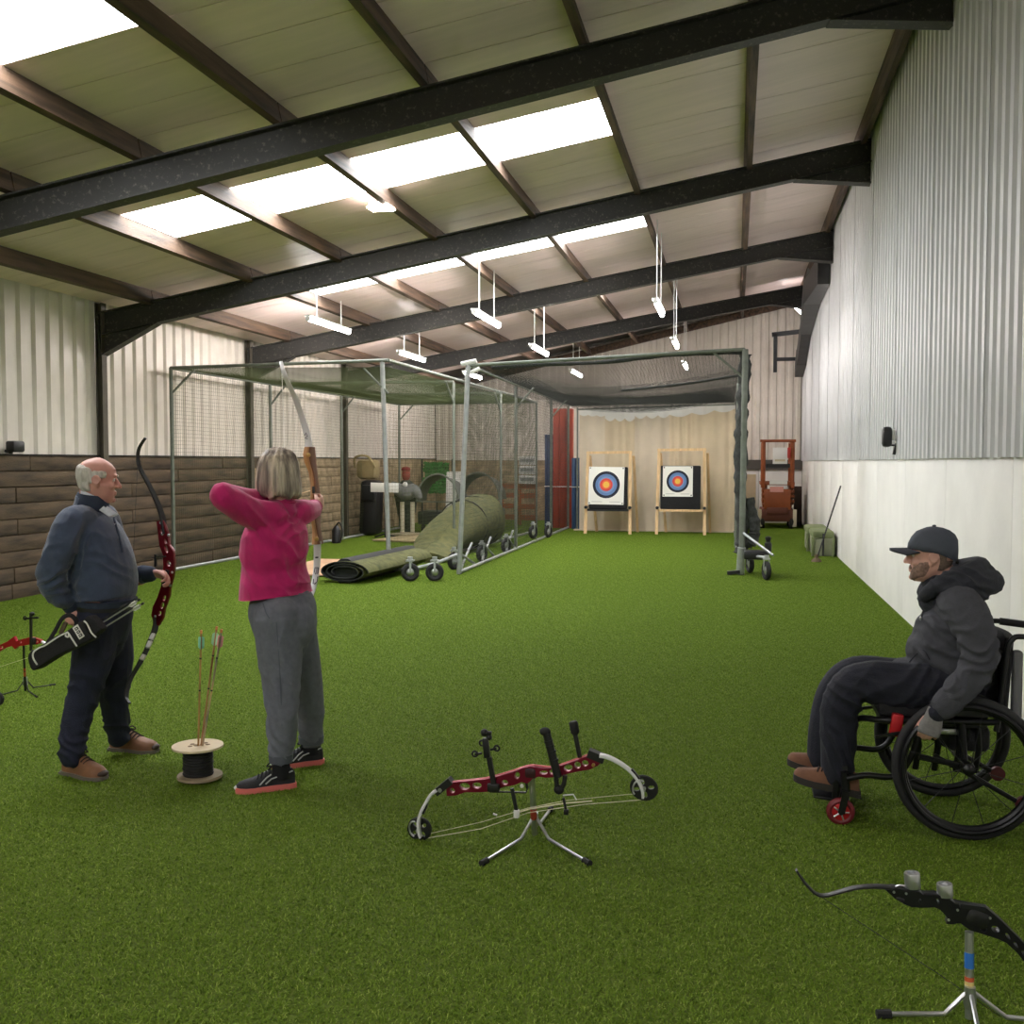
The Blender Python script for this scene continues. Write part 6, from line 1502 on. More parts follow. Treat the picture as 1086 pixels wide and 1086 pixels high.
# trousers
t = MB()
limb(t, [cp(1022, 738), cp(1010, 730), cp(985, 728)], [(0.12, 0.19), (0.13, 0.2), (0.11, 0.17)], up=(0, 0, 1), n=20)
limb(t, [hipN_, cp(960, 728, -0.13), cp(912, 724, -0.14), cp(893, 745, -0.14), cp(889, 780, -0.135), anN + V(0, 0, -0.005)], [0.112, 0.108, 0.092, 0.088, 0.082, 0.074])
limb(t, [hipF2, cp(955, 722, 0.13), cp(908, 716, 0.14), cp(886, 735, 0.14), cp(876, 770, 0.135), anF + V(0, 0, 0.0)], [0.112, 0.106, 0.09, 0.085, 0.08, 0.072])
blob('trousers', t, M_navy, wc, 0.007, 3, folds=[(cp(905, 750, -0.2), 0.12, 0.010, (0.8, 0, 0.9), 55, 5), (cp(890, 800, -0.2), 0.11, 0.010, (0.9, 0, 0.4), 60, 5), (cp(940, 725, -0.2), 0.13, 0.006, (0.6, 0, -0.8), 45, 4), (cp(985, 725, -0.2), 0.1, 0.006, (0.8, 0, -0.6), 55, 4)])
# cap: crown in six panels, brim, button, strap
cpn = MB(); n = 36; rings = []
for z, k_ in ((0.024, 1.0), (0.05, 1.0), (0.08, 0.965), (0.105, 0.84), (0.122, 0.62), (0.132, 0.36), (0.136, 0.08)):
    ring = []
    for i in range(n):
        a = 2 * PI * i / n; seam = 0.0015 * (abs(math.sin(3 * a)) < 0.12)
        dip = -0.042 * max(0, -math.cos(a)) ** 1.5 if z < 0.03 else (-0.018 * max(0, -math.cos(a)) if z < 0.06 else 0)
        fk = (1 - (1 - math.exp(-((z - 0.03) / 0.075) ** 2)) * 0.30) if math.cos(a) > 0 and z > 0.03 else 1.0
        ring.append(hc.w(-0.003 + (0.109 * k_ - seam) * math.cos(a) * fk, (0.088 * k_ - seam) * math.sin(a), z + dip + (0.006 if k_ > 0.8 and math.cos(a) > 0.5 else 0)))
    rings.append(ring)
cpn.add([p for r in rings for p in r], [(i * n + q, i * n + (q + 1) % n, (i + 1) * n + (q + 1) % n, (i + 1) * n + q) for i in range(len(rings) - 1) for q in range(n)] + [tuple((len(rings) - 1) * n + q for q in range(n))])
cr = cpn.build('cap', M_cap, wc, smooth=70); sm = cr.modifiers.new('t', 'SOLIDIFY'); sm.thickness = 0.004
br = MB(); P = []
for i in range(17):
    a = lerp(-1.1, 1.1, i / 16); row = []
    for q in range(7):
        f = q / 6
        x = 0.102 * math.cos(a) + f * 0.080 * math.cos(a * 0.75); y = 0.086 * math.sin(a) * (1 - 0.12 * f)
        row.append(hc.w(x, y, 0.033 - 0.030 * (abs(a) / 1.1) ** 2 * (0.35 + 0.5 * f) - 0.006 * f))
    P.append(row)
br.grid(P); bo = br.build('brim', M_cap_d, cr, smooth=70); sm = bo.modifiers.new('t', 'SOLIDIFY'); sm.thickness = 0.011
MB().ball(hc.w(-0.004, 0, 0.139), (0.009, 0.009, 0.005)).build('button', M_cap_d, cr)
MB().tube([hc.w(-0.100, -0.035, -0.012), hc.w(-0.112, 0, -0.016), hc.w(-0.100, 0.035, -0.012)], [(0.012, 0.004)] * 3, 8, up=(0, 0, 1)).build('strap', M_black, cr)
MB().tube(smoothpath([hc.w(0.085, -0.055, 0.034), hc.w(0.05, -0.078, 0.026), hc.w(0.02, -0.086, 0.020)], 4), 0.003, 6).build('red_piping', mat('maroon_piping', (120, 58, 62), 0.8), cr)
M_beard = mat('grizzled_beard', (140, 112, 100), 0.8, 0, 0.35, 90, 0.5, 200)
M_crop = mat('cropped_brown_hair', (110, 92, 80), 0.85, 0, 0.25, 120, 0.4, 250)
hc.shell('beard', M_beard, wc, -1.6, 1.6, lambda p: -0.1165 + 0.03 * max(0, abs(p) - 0.7), lambda p: -0.078 + 0.05 * min(1, max(0, abs(p) - 0.28) / 0.5) + 0.012 * max(0, abs(p) - 0.8), 0.006, 0.003, rough=0.0014, freq=90, stretch=2, smooth=3)
hc.shell('moustache', M_beard, wc, -0.42, 0.42, lambda p: -0.056 - 0.02 * abs(p), lambda p: -0.044 - 0.02 * abs(p), 0.010, 0.008, nphi=16, nz=6, voxel=0.003, rough=0.002, freq=90, stretch=2, smooth=1)
hc.shell('hair', M_crop, wc, 1.62, 2 * PI - 1.62, lambda p: -0.06 if 2.0 < p < 4.3 else -0.005, lambda p: 0.02 if 2.3 > p or p > 4.0 else -0.012, 0.004, 0.003, rough=0.002, freq=120)
for s in (-1, 1): MB().ball(hc.w(0.093, s * 0.031, 0.024), (0.004, 0.017, 0.0045), rot=hc.R()).build('eyebrow', M_beard, wc)
def upshoe(hx, hy, tx, ty, s):
    h = cp(hx, hy, s); tt = cp(tx, ty, s); g = V(h.x, h.y, h.z)
    return shoe(wc, g, tt, M_suede, mat('dark_sole', (48, 44, 42), 0.8), M_lace, 0.29, 0.1, 0.09, style='boot')
upshoe(911, 845, 864, 833, -0.14); upshoe(900, 829, 858, 817, 0.14)
# ------------------------------------------------------------------ the wheelchair
ch = thing('wheelchair', 'black wheelchair with red casters carrying the man in the grey cap', 'wheelchair', (0.9, 5.0, 0))
WN, WF = V(0.985, 4.70, 0.310), V(0.985, 5.27, 0.310)
def big_wheel(c, side):
    ax = V(0, side, 0.04)
    mb = MB(); mb.torus(c, ax, 0.289, 0.021, 72, 10); w_ = mb.build('rear_wheel', M_tyre, ch)
    MB().torus(c, ax, 0.262, 0.016, 72, 8).build('rim', M_rim, w_)
    MB().torus(c + V(0, side * 0.032, 0), ax, 0.268, 0.011, 72, 8).build('push_rim', M_rim, w_)
    MB().lathe([(0.012, -0.04), (0.026, -0.035), (0.03, 0), (0.026, 0.035), (0.012, 0.045)], c, ax, 16).build('hub', M_frame, w_)
    x = V(1, 0, 0); y = ax.normalized().cross(x)
    for i in range(12):
        a = 2 * PI * i / 12 + 0.1
        d = x * math.cos(a) + y * math.sin(a); e = x * math.cos(a + 0.18) + y * math.sin(a + 0.18)
        MB().cyl(c + d * 0.025 + V(0, 0.02 * (1 if i % 2 else -1), 0), c + e * 0.25, 0.0018, 5).build('spoke', M_dkmetal, w_)
    return w_
big_wheel(WN, -1); big_wheel(WF, 1)
MB().cyl(WN, WF, 0.016, 12).build('axle', M_frame, ch)
for s, Yw in ((-1, 4.76), (1, 5.21)):
    q = lambda x, z: V(x, Yw, z)
    # side frame: seat rail, front bend down to the caster and footrest
    MB().tube(smoothpath([q(1.12, 0.50), q(0.8, 0.49), q(0.64, 0.485), q(0.55, 0.46) + V(0, -s * 0.10, 0), q(0.50, 0.36) + V(0, -s * 0.17, 0), q(0.47, 0.22) + V(0, -s * 0.17, 0), q(0.44, 0.12) + V(0, -s * 0.12, 0)], 6), 0.014, 10).build('side_tube', M_frame, ch)
    MB().tube(smoothpath([q(0.50, 0.215), q(0.58, 0.235), q(0.70, 0.24), q(0.77, 0.34), q(0.80, 0.48)], 6), 0.014, 10).build('lower_tube', M_frame, ch)
    MB().tube([q(0.985, 0.30), q(0.97, 0.49)], 0.016, 10).build('axle_plate', M_frame, ch)
    MB().tube([q(0.80, 0.33), q(1.0, 0.30)], 0.013, 8).build('camber_stay', M_frame, ch)
    MB().cbox(q(0.70, 0.47) + V(0, s * 0.012, 0), (0.05, 0.035, 0.10), Matrix.Rotation(0.15, 3, 'Y'), 0.008).build('brake_clamp', M_redp, ch)
    MB().tube([q(0.72, 0.44) + V(0, s * 0.03, 0), q(0.66, 0.43) + V(0, s * 0.04, 0), q(0.61, 0.42) + V(0, s * 0.04, 0)], 0.008, 8).build('brake_lever', M_frame, ch)
    # caster
    cc = V(0.475, Yw - 0.01 * s, 0.062)
    MB().bar(cc + V(0, 0.03, 0), cc + V(0.02, 0.028, 0.10), 0.03, 0.008, (0, 1, 0)).build('caster_fork', M_frame, ch, smooth=0)
    MB().bar(cc + V(0, -0.03, 0), cc + V(0.02, -0.028, 0.10), 0.03, 0.008, (0, 1, 0)).build('caster_fork', M_frame, ch, smooth=0)
    MB().cyl(cc + V(0.02, 0, 0.09), cc + V(0.015, 0, 0.18), 0.018, 10).build('caster_stem', M_frame, ch)
    MB().tube([cc + V(0.018, 0, 0.15), q(0.52, 0.222)], 0.012, 8).build('caster_arm', M_frame, ch)
    w_ = MB().torus(cc, (0, 1, 0), 0.047, 0.015, 32, 8).build('caster_wheel', mat('red_caster', (112, 26, 36), 0.5), ch)
    MB().lathe([(0.01, -0.018), (0.038, -0.012), (0.038, 0.012), (0.01, 0.018)], cc, (0, 1, 0), 20).build('hub', M_redp, w_)
    MB().lathe([(0.012, 0), (0.012, 0.045)], cc + V(0, -0.022, 0), (0, 1, 0), 12).build('bearing', M_black, w_)
    for i in range(5):
        a = 2 * PI * i / 5; e = V(math.cos(a), 0, math.sin(a)); MB().cyl(cc + e * 0.012 + V(0, -0.016, 0), cc + e * 0.036 + V(0, -0.014, 0), 0.004, 6).build('spoke', M_alu, w_)
    # back posts and push handles
    MB().tube(smoothpath([q(1.11, 0.46), q(1.13, 0.62), q(1.145, 0.80), q(1.165, 0.86), q(1.20, 0.875), q(1.30, 0.865)], 6), 0.012, 10).build('back_post', M_frame, ch)
    MB().tube([q(1.22, 0.874), q(1.33, 0.862)], 0.017, 12).build('push_grip', M_rubber, ch)
    # mudguard / side guard
    m_ = MB(); m_.prism([q(1.10, 0.52), q(0.82, 0.52), q(0.84, 0.58), q(0.93, 0.625), q(1.03, 0.625), q(1.1, 0.59)], (0, 0.006, 0)); m_.build('side_guard', M_black, ch)
    # anti-tip bar
    MB().tube([q(0.86, 0.34), q(1.0, 0.27), q(1.2, 0.16)], 0.011, 8).build('anti_tip_bar', M_frame, ch)
    MB().lathe([(0.008, -0.015), (0.033, -0.012), (0.033, 0.012), (0.008, 0.015)], q(1.225, 0.15), (0, 1, 0), 18).build('anti_tip_roller', mat('dark_red_rubber', (84, 28, 34), 0.6), ch)
MB().cbox((0.86, 4.985, 0.53), (0.46, 0.40, 0.07), bev=0.02).build('seat_cushion', M_canvas, ch)
MB().cbox((0.86, 4.985, 0.478), (0.44, 0.42, 0.03), bev=0.008).build('seat_pan', M_black, ch)
P = [[V(1.155 + 0.02 * (v / 8) - 0.03 * math.sin(PI * u / 10) * -1, lerp(4.77, 5.2, u / 10), lerp(0.52, 0.86, v / 8)) for v in range(9)] for u in range(11)]
bk = MB().grid(P).build('backrest', M_canvas, ch, smooth=70); sm = bk.modifiers.new('t', 'SOLIDIFY'); sm.thickness = 0.035
for Yw in (4.79, 5.18): MB().cbox((1.195, Yw, 0.66), (0.04, 0.05, 0.3), bev=0.012).build('back_pad', mat('grey_pad', (104, 104, 106), 0.7), ch)
MB().cyl((1.15, 4.76, 0.78), (1.15, 5.21, 0.78), 0.011, 8).build('back_bar', M_frame, ch)
MB().tube([(0.78, 4.76, 0.36), (0.78, 5.21, 0.36)], 0.012, 8).build('cross_bar', M_frame, ch)
for x in (0.80, 0.88, 0.97, 1.05): MB().tube([(x, 4.82, 0.46), (x + 0.01, 4.84, 0.36), (x, 4.86, 0.25)], 0.014, 8).build('under_strut', M_frame, ch)
MB().cbox((0.93, 4.80, 0.44), (0.10, 0.02, 0.025), bev=0.005).build('frame_badge', M_alu, ch)
MB().cbox((1.02, 4.985, 0.40), (0.18, 0.3, 0.12), bev=0.03).build('under_seat_bag', M_canvas, ch)
# footplate with calf strap
MB().cbox((0.44, 4.985, 0.10), (0.16, 0.36, 0.014), Matrix.Rotation(0.1, 3, 'Y'), 0.005).build('footplate', M_frame, ch)
MB().tube(smoothpath([(0.49, 4.76, 0.26), (0.5, 4.9, 0.27), (0.5, 5.07, 0.27), (0.49, 5.21, 0.26)], 5), 0.012, 8).build('calf_strap', M_canvas, ch)
for Yw in (4.80, 5.17): MB().tube([(0.46, Yw, 0.28), (0.455, Yw, 0.11)], 0.016, 8).build('foot_hanger', M_frame, ch)
MB().prism([(0.745, 4.74, 0.485), (0.775, 4.74, 0.455), (0.73, 4.74, 0.45)], (0, 0.01, 0)).build('green_tag', mat('lime_plastic', (120, 200, 60), 0.5), ch, smooth=0)
# ================================================================== BOWS ON STANDS
M_cr = mat('crimson_anodised', (122, 20, 48), 0.3, 0.45, 0.12, 20)
M_cr_edge = mat('crimson_edge', (196, 92, 92), 0.35, 0.4)
M_stick = mat('red_tape', (170, 62, 48), 0.6)
def tripod(root, c, top, legs, r=0.008, m=M_alu, tape=None, rp=0.014):
    MB().cyl(c, top, rp, 12).build('post', m, root)
    for i, e in enumerate(legs):
        c_ = V(c); e = V(e); k_ = c_.lerp(e, 0.28) + V(0, 0, 0.01)
        MB().tube([c_ + V(0, 0, 0.085), k_, e], r, 8).build('leg', m, root)
        d = (e - k_).normalized()
        MB().tube([e - d * 0.03, e + d * 0.012], r * 1.9, 8).build('rubber_foot', M_rubber, root)
    MB().lathe([(0.014, 0.03), (0.019, 0.05), (0.015, 0.095)], c, n=12).build('hub', M_alu, root)
    if tape:
        for f0, f1, mm in tape: MB().cyl(V(c).lerp(V(top), f0), V(c).lerp(V(top), f1), rp * 1.06, 12).build('tape_band', mm, root)
# ------------------------------------------------------------------ compound bow in the middle
YK = 4.20
kp = lambda x, y, s=0.0: at(x, y, YK + s)
px = (kp(560, 830) - kp(550, 830)).length / 10
stc = V(*atz(567, 886, 0)); stc.z = 0.0
st = thing('bow_stand', 'silver folding stand holding the white limbed compound bow', 'stand', tuple(stc))
lc = V(stc.x, stc.y, 0.008)
tripod(st, lc + V(0, 0, 0.0), kp(564, 824, 0.02), [atz(512, 915, 0.012), atz(624, 915, 0.012), atz(584, 858, 0.012)], 0.007, M_alu, [(0.28, 0.46, M_stick)], 0.013)
cb_ = thing('compound_bow', 'crimson compound bow with white limbs on the silver stand in the middle', 'bow', tuple(kp(565, 822)))
outer = [(474, 831.5), (480, 829), (500, 827), (515, 825.5), (530, 822), (545, 817.5), (555, 813.5), (563, 812), (574, 814), (586, 813.5), (596, 811), (610, 806), (622, 801.5), (630, 798.5), (638, 800), (640, 806), (634, 811), (626, 815), (613, 817), (602, 819.5), (592, 823), (580, 823.5), (572, 822.5), (566, 824), (560, 830), (554, 828), (546, 831.5), (536, 833), (524, 838), (510, 839), (494, 839), (484, 842.5), (475, 843)]
holes = [oval(kp(480.5, 837.5), 3.12 * px, 3.00 * px, AX, AZ), oval(kp(493.5, 833), 6.24 * px, 4.00 * px, AX, AZ, rot=0.05), oval(kp(506.5, 832), 5.52 * px, 3.50 * px, AX, AZ, rot=0.1), oval(kp(536, 828.8), 3.84 * px, 3.00 * px, AX, AZ), oval(kp(549, 821.5), 3.12 * px, 4.00 * px, AX, AZ, rot=-0.4),
         oval(kp(577, 818.5), 4.80 * px, 2.38 * px, AX, AZ, rot=0.1), oval(kp(585.5, 818), 2.88 * px, 2.75 * px, AX, AZ), oval(kp(603, 813.5), 5.04 * px, 3.75 * px, AX, AZ, rot=0.3), oval(kp(613, 810.5), 3.84 * px, 3.75 * px, AX, AZ, rot=0.3), oval(kp(621, 808.5), 3.84 * px, 3.50 * px, AX, AZ, rot=0.3)]
plate('riser', [kp(*p) for p in outer], holes, 0.026, kp(560, 822), AX, AZ, M_cr, cb_, 0.0012)
MB().tube(smoothpath([kp(480, 829), kp(515, 825.2), kp(545, 817), kp(563, 811.6), kp(586, 813), kp(610, 805.5), kp(630, 798)], 5), 0.004, 6).build('riser_edge', M_cr_edge, cb_)
MB().cbox(kp(563, 819), (0.055, 0.034, 0.05), bev=0.012).build('grip', mat('dark_grip', (52, 16, 24), 0.5), cb_)
MB().cyl(kp(559, 836, 0), kp(558, 824, 0), 0.006, 8).build('grip_peg', M_black, cb_)
# limb pockets
MB().bar(kp(463, 840), kp(479, 827), 0.045, 0.03, (0.6, 0, 1)).build('limb_pocket', M_black, cb_)
MB().bar(kp(624, 798), kp(641, 805), 0.045, 0.032, (0.4, 0, 1)).build('limb_pocket', M_black, cb_)
MB().lathe([(0.009, -0.025), (0.009, 0.025)], kp(468, 836.5), (0, -1, 0), 10).build('limb_bolt', M_alu, cb_)
MB().lathe([(0.007, -0.025), (0.007, 0.025)], kp(630, 810), (0, -1, 0), 10).build('limb_bolt', mat('brass', (196, 160, 96), 0.35, 0.8), cb_)
# split limbs: two white blades each with a black inlay
L_l = [(463, 838), (457, 843), (451, 853), (446.5, 862), (444, 872), (445, 884), (446.5, 888)]
R_l = [(636, 801), (645, 803), (657, 809), (668, 817), (676, 826.5), (681, 837), (682, 846)]
for nm, P_ in (('limb', L_l), ('limb', R_l)):
    for s in (-0.021, 0.021):
        l_ = ribbon(MB(), [kp(x, y, s) for x, y in P_], (0.016, 0.015), (0.007, 0.005), (0, 1, 0), 4).build(nm, M_limbw, cb_)
        a, c = (P_[2], P_[3]) if P_ is L_l else (P_[3], P_[4])
        MB().bar(kp(a[0] + 1.0, a[1] - 0.6, s - 0.002), kp(c[0] + 1.2, c[1], s - 0.002), 0.018, 0.016, (0, 1, 0)).build('black_inlay', M_black, l_, smooth=0)
def cam(c, rx_, rz_, rot, nm='cam_wheel'):
    o = oval(c, rx_, rz_, AX, AZ, 28, rot); hs = []
    for i in range(4):
        a = rot + i * 1.57 + 0.5; hs.append(oval(V(c) + AX * (rx_ * 0.55 * math.cos(a)) + AZ * (rz_ * 0.55 * math.sin(a)), rx_ * 0.27, rz_ * 0.2, AX, AZ, 12, a))
    w_ = plate(nm, o, hs, 0.012, c, AX, AZ, M_black, cb_, 0.0012)
    MB().tube(oval(c, rx_ * 0.99, rz_ * 0.99, AX, AZ, 32, rot), 0.005, 6, closed=True).build('groove', M_dkmetal, w_)
    MB().lathe([(0.009, -0.03), (0.009, 0.03)], c, (0, -1, 0), 12).build('axle', M_alu, w_)
    MB().tube([p for p in oval(V(c) - V(0, 0.008, 0) + AX * -0.02, rx_ * 0.45, rz_ * 0.7, AX, AZ, 16, rot)][3:12], 0.004, 6).build('module', M_alu, w_)
cam(kp(445, 879), 12.5 * px, 12 * px, 0.2); cam(kp(683, 835.5), 13.5 * px, 12 * px, -0.3)
# sight with its ringed bars
s0 = V(0, -0.03, 0)
MB().cbox(kp(525, 833) + s0, (0.05, 0.02, 0.034), bev=0.004).build('sight_mount', M_black, cb_)
MB().bar(kp(525.5, 830) + s0, kp(520.5, 801) + s0, 0.02, 0.014, (0, 1, 0)).build('sight_bar', M_black, cb_)
MB().cbox(kp(517.5, 791) + s0, (0.026, 0.026, 0.085), Matrix.Rotation(-0.1, 3, 'Y'), 0.006).build('sight_block', M_black, cb_)
MB().ball(kp(515.5, 775) + s0, 0.016).build('sight_knob', M_black, cb_); MB().ball(kp(520.5, 780) + s0, 0.013).build('sight_knob', M_black, cb_)
MB().cyl(kp(515.5, 775) + s0, kp(523, 775.5) + s0, 0.008, 8).build('sight_screw', M_black, cb_)
for xa, ya, xb, yb in ((513, 797, 505.5, 797.5), (522, 793, 528.5, 791.5)):
    MB().cyl(kp(xa, ya) + s0, kp(xb, yb) + s0, 0.005, 8).build('sight_arm', M_black, cb_)
    MB().torus(kp(xb, yb) + s0, (0, 1, 0), 0.011, 0.004, 20, 6).build('sight_ring', M_black, cb_)
MB().torus(kp(513, 786) + s0, (0, 1, 0), 0.011, 0.004, 20, 6).build('sight_ring', M_black, cb_)
# stabiliser weights
MB().cyl(kp(593, 822) + s0, kp(581, 776) + s0, 0.017, 14).build('stabiliser', M_black, cb_)
for x, y in ((583, 784), (584.5, 789), (586.5, 795), (589, 804)): MB().lathe([(0.0185, -0.004), (0.0185, 0.004)], kp(x, y) + s0, kp(581, 776) - kp(593, 822), 14).build('weight_ring', M_dkmetal, cb_)
MB().ball(kp(579.5, 774) + s0, (0.024, 0.018, 0.018)).build('stabiliser_cap', M_rubber, cb_)
MB().tube(smoothpath([kp(591, 820) + s0, kp(591.5, 828) + s0, kp(593.5, 836) + s0, kp(599, 830) + s0, kp(600.5, 820) + s0], 5), 0.010, 10).build('cable_loop', M_black, cb_)
MB().ball(kp(594, 835) + s0, (0.022, 0.016, 0.02)).build('damper', M_rubber, cb_)
MB().cyl(kp(615, 803), kp(610, 779), 0.010, 12).build('rear_stabiliser', M_black, cb_)
MB().lathe([(0.011, 0), (0.019, 0.01), (0.019, 0.05), (0.014, 0.056)], kp(610.5, 779), kp(607.5, 764) - kp(610.5, 779), 14).build('rear_weight', M_rubber, cb_)
# strings and cables
def cord(pts, m, r=0.0016, s=0.0): MB().tube([kp(x, y, s) for x, y in pts], r, 5).build('cable', m, cb_)
M_cordl = mat('pale_cord', (214, 208, 176), 0.7)
cord([(447, 890), (510, 879), (560, 862), (620, 853), (660, 850), (683, 848)], M_cordl, 0.0016)
cord([(456, 884), (510, 872), (560, 857), (600, 849), (640, 845), (672, 842)], M_cordl, 0.0013, 0.01)
cord([(545, 863), (562, 858), (598, 852), (628, 849.5)], M_cordl, 0.003)
MB().bar(kp(543, 836), kp(549, 866), 0.014, 0.012, (0, 1, 0)).build('cable_rod', M_dkmetal, cb_); MB().cbox(kp(548, 863), (0.024, 0.024, 0.034), bev=0.005).build('cable_slide', M_white, cb_)
MB().tube([kp(519, 838), kp(519, 839.5), kp(558, 840.5), kp(560, 834)], 0.004, 6).build('cable_guard', M_black, cb_)
MB().ball(kp(553.5, 833.5, -0.02), 0.0085).build('peep_ball', M_white, cb_)
MB().cbox(kp(600.5, 861), (0.02, 0.018, 0.024), bev=0.004).build('string_stop', M_black, cb_); MB().cyl(kp(597.5, 846), kp(600, 858), 0.006, 8).build('string_stop_rod', M_black, cb_)
MB().tube([kp(597, 843.5), kp(608, 842.5), kp(611.5, 848.5)], 0.003, 6).build('release_loop', M_white, cb_)
MB().cyl(kp(523, 863), kp(527, 864.5), 0.004, 6).build('nock_sleeve', M_white, cb_)

# ------------------------------------------------------------------ black recurve at the lower right
YR = 3.18
rp2 = lambda x, y, s=0.0: at(x, y, YR + s)
pr = (rp2(1000, 980) - rp2(990, 980)).length / 10
c0 = atz(1028, 1082, 0)
s2 = thing('bow_stand', 'grey bow stand with blue and orange tape at the lower right', 'stand', (c0.x, c0.y, 0))
tripod(s2, V(c0.x, c0.y, 0.006), rp2(1028, 988, 0.0), [atz(934, 1075.5, 0.012), V(c0.x + 0.36, c0.y + 0.02, 0.012), V(c0.x + 0.02, c0.y - 0.3, 0.012)], 0.007, M_alu, [(0.58, 0.76, mat('blue_tape', (44, 110, 190), 0.5)), (0.43, 0.48, mat('orange_tape', (206, 96, 58), 0.5)), (0.37, 0.425, mat('yellow_tape', (222, 200, 130), 0.5))], 0.0125)
b2 = thing('recurve_bow', 'black recurve bow with two silver cylinders lying across the lower right stand', 'bow', tuple(rp2(1028, 985)))
ro = [(939, 941.5), (946, 940), (962, 942), (974, 944), (978, 947), (992, 947), (1004, 950.5), (1012, 956.5), (1022, 958), (1046, 962), (1052, 967), (1062, 976), (1074, 988), (1086, 1000), (1098, 1016), (1106, 1030), (1108, 1040), (1102, 1042), (1092, 1026), (1078, 1008), (1066, 997), (1056, 992.5), (1040, 987.5), (1028, 984), (1018, 976.5), (1014, 976.5), (1008, 977.5), (1003.5, 977), (1005, 972.5), (1001, 967), (996, 962), (990, 959.5), (978, 960), (966, 959.5), (958, 956), (948, 950)]
rh = [oval(rp2(954, 951.5), 5.52 * pr, 2.40 * pr, AX, AZ, rot=-0.25), oval(rp2(975, 953), 1.92 * pr, 2.88 * pr, AX, AZ), oval(rp2(994, 953.5), 1.92 * pr, 3.84 * pr, AX, AZ, rot=0.4), oval(rp2(1041.5, 982.5), 4.08 * pr, 3.84 * pr, AX, AZ), oval(rp2(1054.5, 983), 5.04 * pr, 3.84 * pr, AX, AZ, rot=-0.5), oval(rp2(1067.5, 990.5), 2.16 * pr, 4.80 * pr, AX, AZ, rot=0.6), oval(rp2(1076, 999.5), 2.04 * pr, 4.32 * pr, AX, AZ, rot=0.6), oval(rp2(1084.5, 1009), 2.04 * pr, 4.32 * pr, AX, AZ, rot=0.6)]
plate('riser', [rp2(*p) for p in ro], rh, 0.03, rp2(1020, 970), AX, AZ, mat('satin_black_riser', (26, 26, 30), 0.35, 0.3), b2, 0.0015)
ribbon(MB(), [rp2(948, 941.5, 0.0), rp2(930, 940), rp2(910, 941), rp2(893, 945), rp2(876, 949.5), rp2(866, 948), rp2(856, 939), rp2(849, 930), rp2(844.5, 922.5)], (0.02, 0.011), (0.004, 0.003), (0.0, 0.97, -0.12), 6).build('limb', M_black, b2)
ribbon(MB(), [rp2(1100, 1036), rp2(1116, 1060), rp2(1126, 1090), rp2(1128, 1115), rp2(1122, 1140)], (0.02, 0.011), (0.005, 0.0035), (0.1, 0.85, 0.45), 6).build('limb', M_black, b2)
MB().tube([rp2(869, 950, 0.01), rp2(1000, 1036, 0.01), rp2(1124, 1122, 0.01)], 0.0011, 5).build('string', M_black, b2)
for x, yb, yt in ((967, 941, 925.5), (1001.5, 950, 937)):
    a_, e_ = rp2(x + 1, yb), rp2(x, yt)
    MB().lathe([(0.0215, 0), (0.0225, 0.004), (0.0225, (e_ - a_).length - 0.004), (0.021, (e_ - a_).length), (0.013, (e_ - a_).length), (0.012, (e_ - a_).length - 0.006), (0.0, (e_ - a_).length - 0.006)], a_, e_ - a_, 28).build('silver_weight', M_alu, b2)
    MB().lathe([(0.016, -0.012), (0.016, 0.002)], a_, e_ - a_, 16).build('weight_mount', M_black, b2)
MB().cbox(rp2(1036, 972), (0.075, 0.042, 0.06), Matrix.Rotation(0.35, 3, 'Y'), 0.018).build('grip', M_black, b2)
MB().bar(rp2(1018, 960, -0.02), rp2(1045, 963.5, -0.02), 0.012, 0.012).build('sight_rail', M_dkmetal, b2)
for x, y in ((948, 946), (961, 947.5), (1015.5, 965), (1006, 975.5), (1050, 973.5)): MB().lathe([(0.0036, 0), (0.0036, 0.003)], rp2(x, y, -0.018), (0, -1, 0), 10).build('bolt', M_alu, b2)
MB().tube(smoothpath([rp2(949, 941), rp2(953, 939), rp2(959, 939.6), rp2(961.5, 943)], 4), 0.003, 6).build('limb_fastener', M_alu, b2)

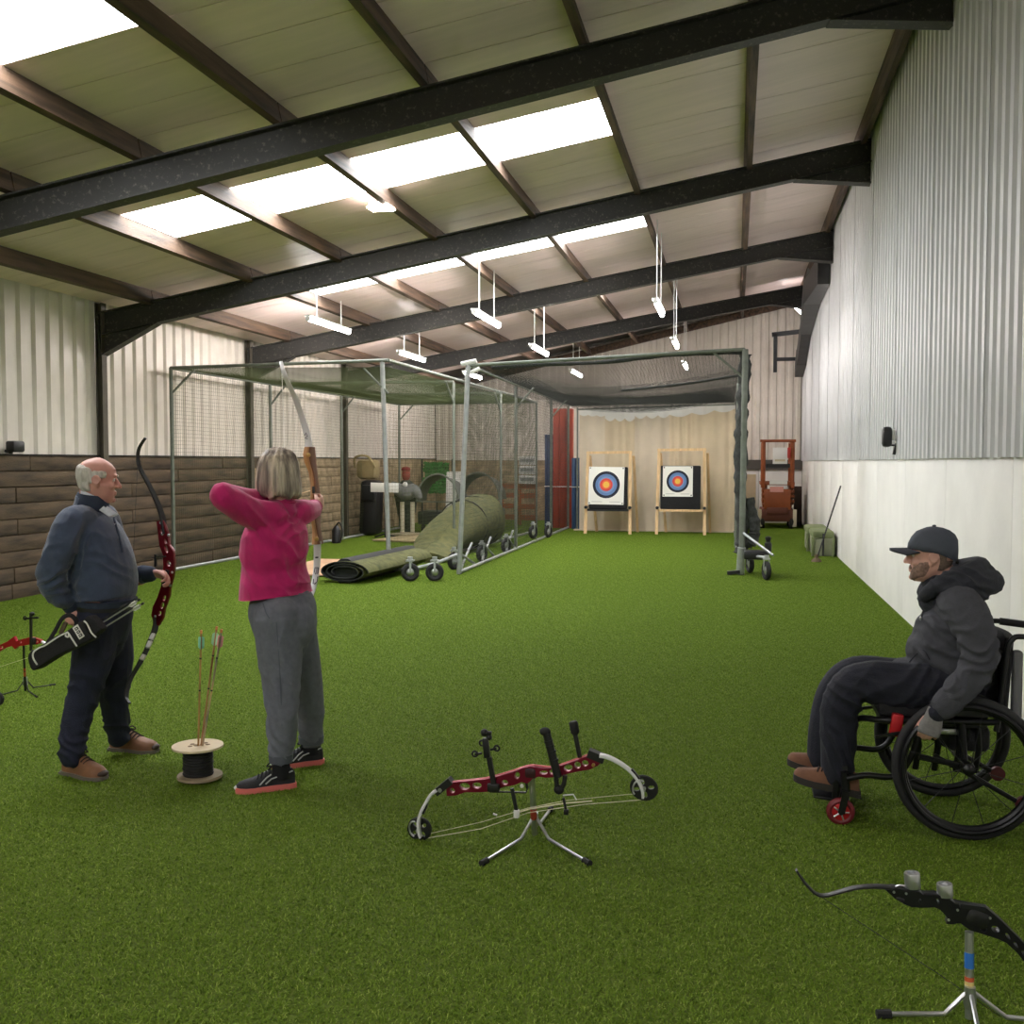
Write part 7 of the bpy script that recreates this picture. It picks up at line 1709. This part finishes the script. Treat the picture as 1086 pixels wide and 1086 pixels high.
# ------------------------------------------------------------------ red compound bow at the left edge
YL_ = 6.28
lp = lambda x, y, s=0.0: at(x, y, YL_ + s)
c3 = atz(27, 733, 0)
s3 = thing('bow_stand', 'thin black bow stand behind the standing man at the left edge', 'stand', (c3.x, c3.y, 0))
tripod(s3, V(c3.x, c3.y, 0.005), lp(25, 684), [atz(57, 726, 0.01), atz(39, 739, 0.01), atz(-4, 738, 0.01)], 0.0042, M_dkmetal, [(0.32, 0.42, mat('orange_tape', (206, 96, 58), 0.5)), (0.44, 0.5, M_stick)], 0.008)
b3 = thing('compound_bow', 'bright red compound bow on the thin black stand at the left edge', 'bow', tuple(lp(25, 682)))
pl = (lp(30, 680) - lp(20, 680)).length / 10
plate('riser', [lp(*p) for p in [(-28, 699), (-10, 691), (2, 683.5), (10, 679.5), (16, 675), (18, 680), (27, 677), (34, 675.5), (44, 678.5), (45, 681), (40, 683), (34, 683), (28, 684), (20, 685), (17, 688), (14, 684.5), (6, 687), (-6, 695), (-26, 706)]], [oval(lp(3, 686.5), 2.2 * pl, 1.5 * pl, AX, AZ, rot=0.4), oval(lp(40.5, 680), 2.0 * pl, 1.3 * pl, AX, AZ), oval(lp(23, 680.5), 1.6 * pl, 1.4 * pl, AX, AZ), oval(lp(-8, 693), 2.4 * pl, 1.5 * pl, AX, AZ, rot=0.4)], 0.026, lp(20, 682), AX, AZ, M_red_l, b3, 0.001)
for P_ in ([(-27, 702), (-38, 712), (-46, 728)], [(43, 680), (49, 683), (53, 689)]):
    ribbon(MB(), [lp(x, y) for x, y in P_], (0.012, 0.012), (0.006, 0.006), (0, 1, 0), 4).build('limb', M_limbw, b3)
MB().bar(lp(33, 690, -0.03), lp(32.8, 652, -0.03), 0.016, 0.012, (0, 1, 0)).build('sight_bar', M_black, b3)
MB().bar(lp(26, 656, -0.03), lp(41, 655, -0.03), 0.012, 0.012).build('sight_arm', M_black, b3)
MB().ball(lp(34, 651, -0.03), (0.02, 0.014, 0.014)).build('sight_knob', M_black, b3); MB().torus(lp(26.5, 655.5, -0.03), (0, 1, 0), 0.012, 0.004, 16, 6).build('sight_ring', M_black, b3)
MB().cbox(lp(35.5, 680, -0.02), (0.03, 0.03, 0.05), bev=0.008).build('grip', M_black, b3)
MB().cyl(lp(-46, 722), lp(53, 690), 0.0014, 5).build('string', M_cordl, b3)
cm = MB(); cm.lathe([(0.02, -0.008), (0.062, -0.008), (0.066, 0), (0.062, 0.008), (0.02, 0.008)], lp(-46, 728), (0, 1, 0), 24); cm.build('cam_wheel', M_black, b3)
wl_ = thing('rubber_disc', 'small black rubber disc on the turf at the left edge', 'disc', tuple(lp(-2, 735)))
MB().torus(atz(-2, 741, 0.045), (0.1, 1, 0), 0.035, 0.012, 24, 8).build('rubber_ring', M_rubber, wl_)
MB().lathe([(0.008, -0.012), (0.024, -0.006), (0.024, 0.006), (0.008, 0.012)], atz(-2, 741, 0.045), (0.1, 1, 0), 14).build('centre_boss', M_dkmetal, wl_)
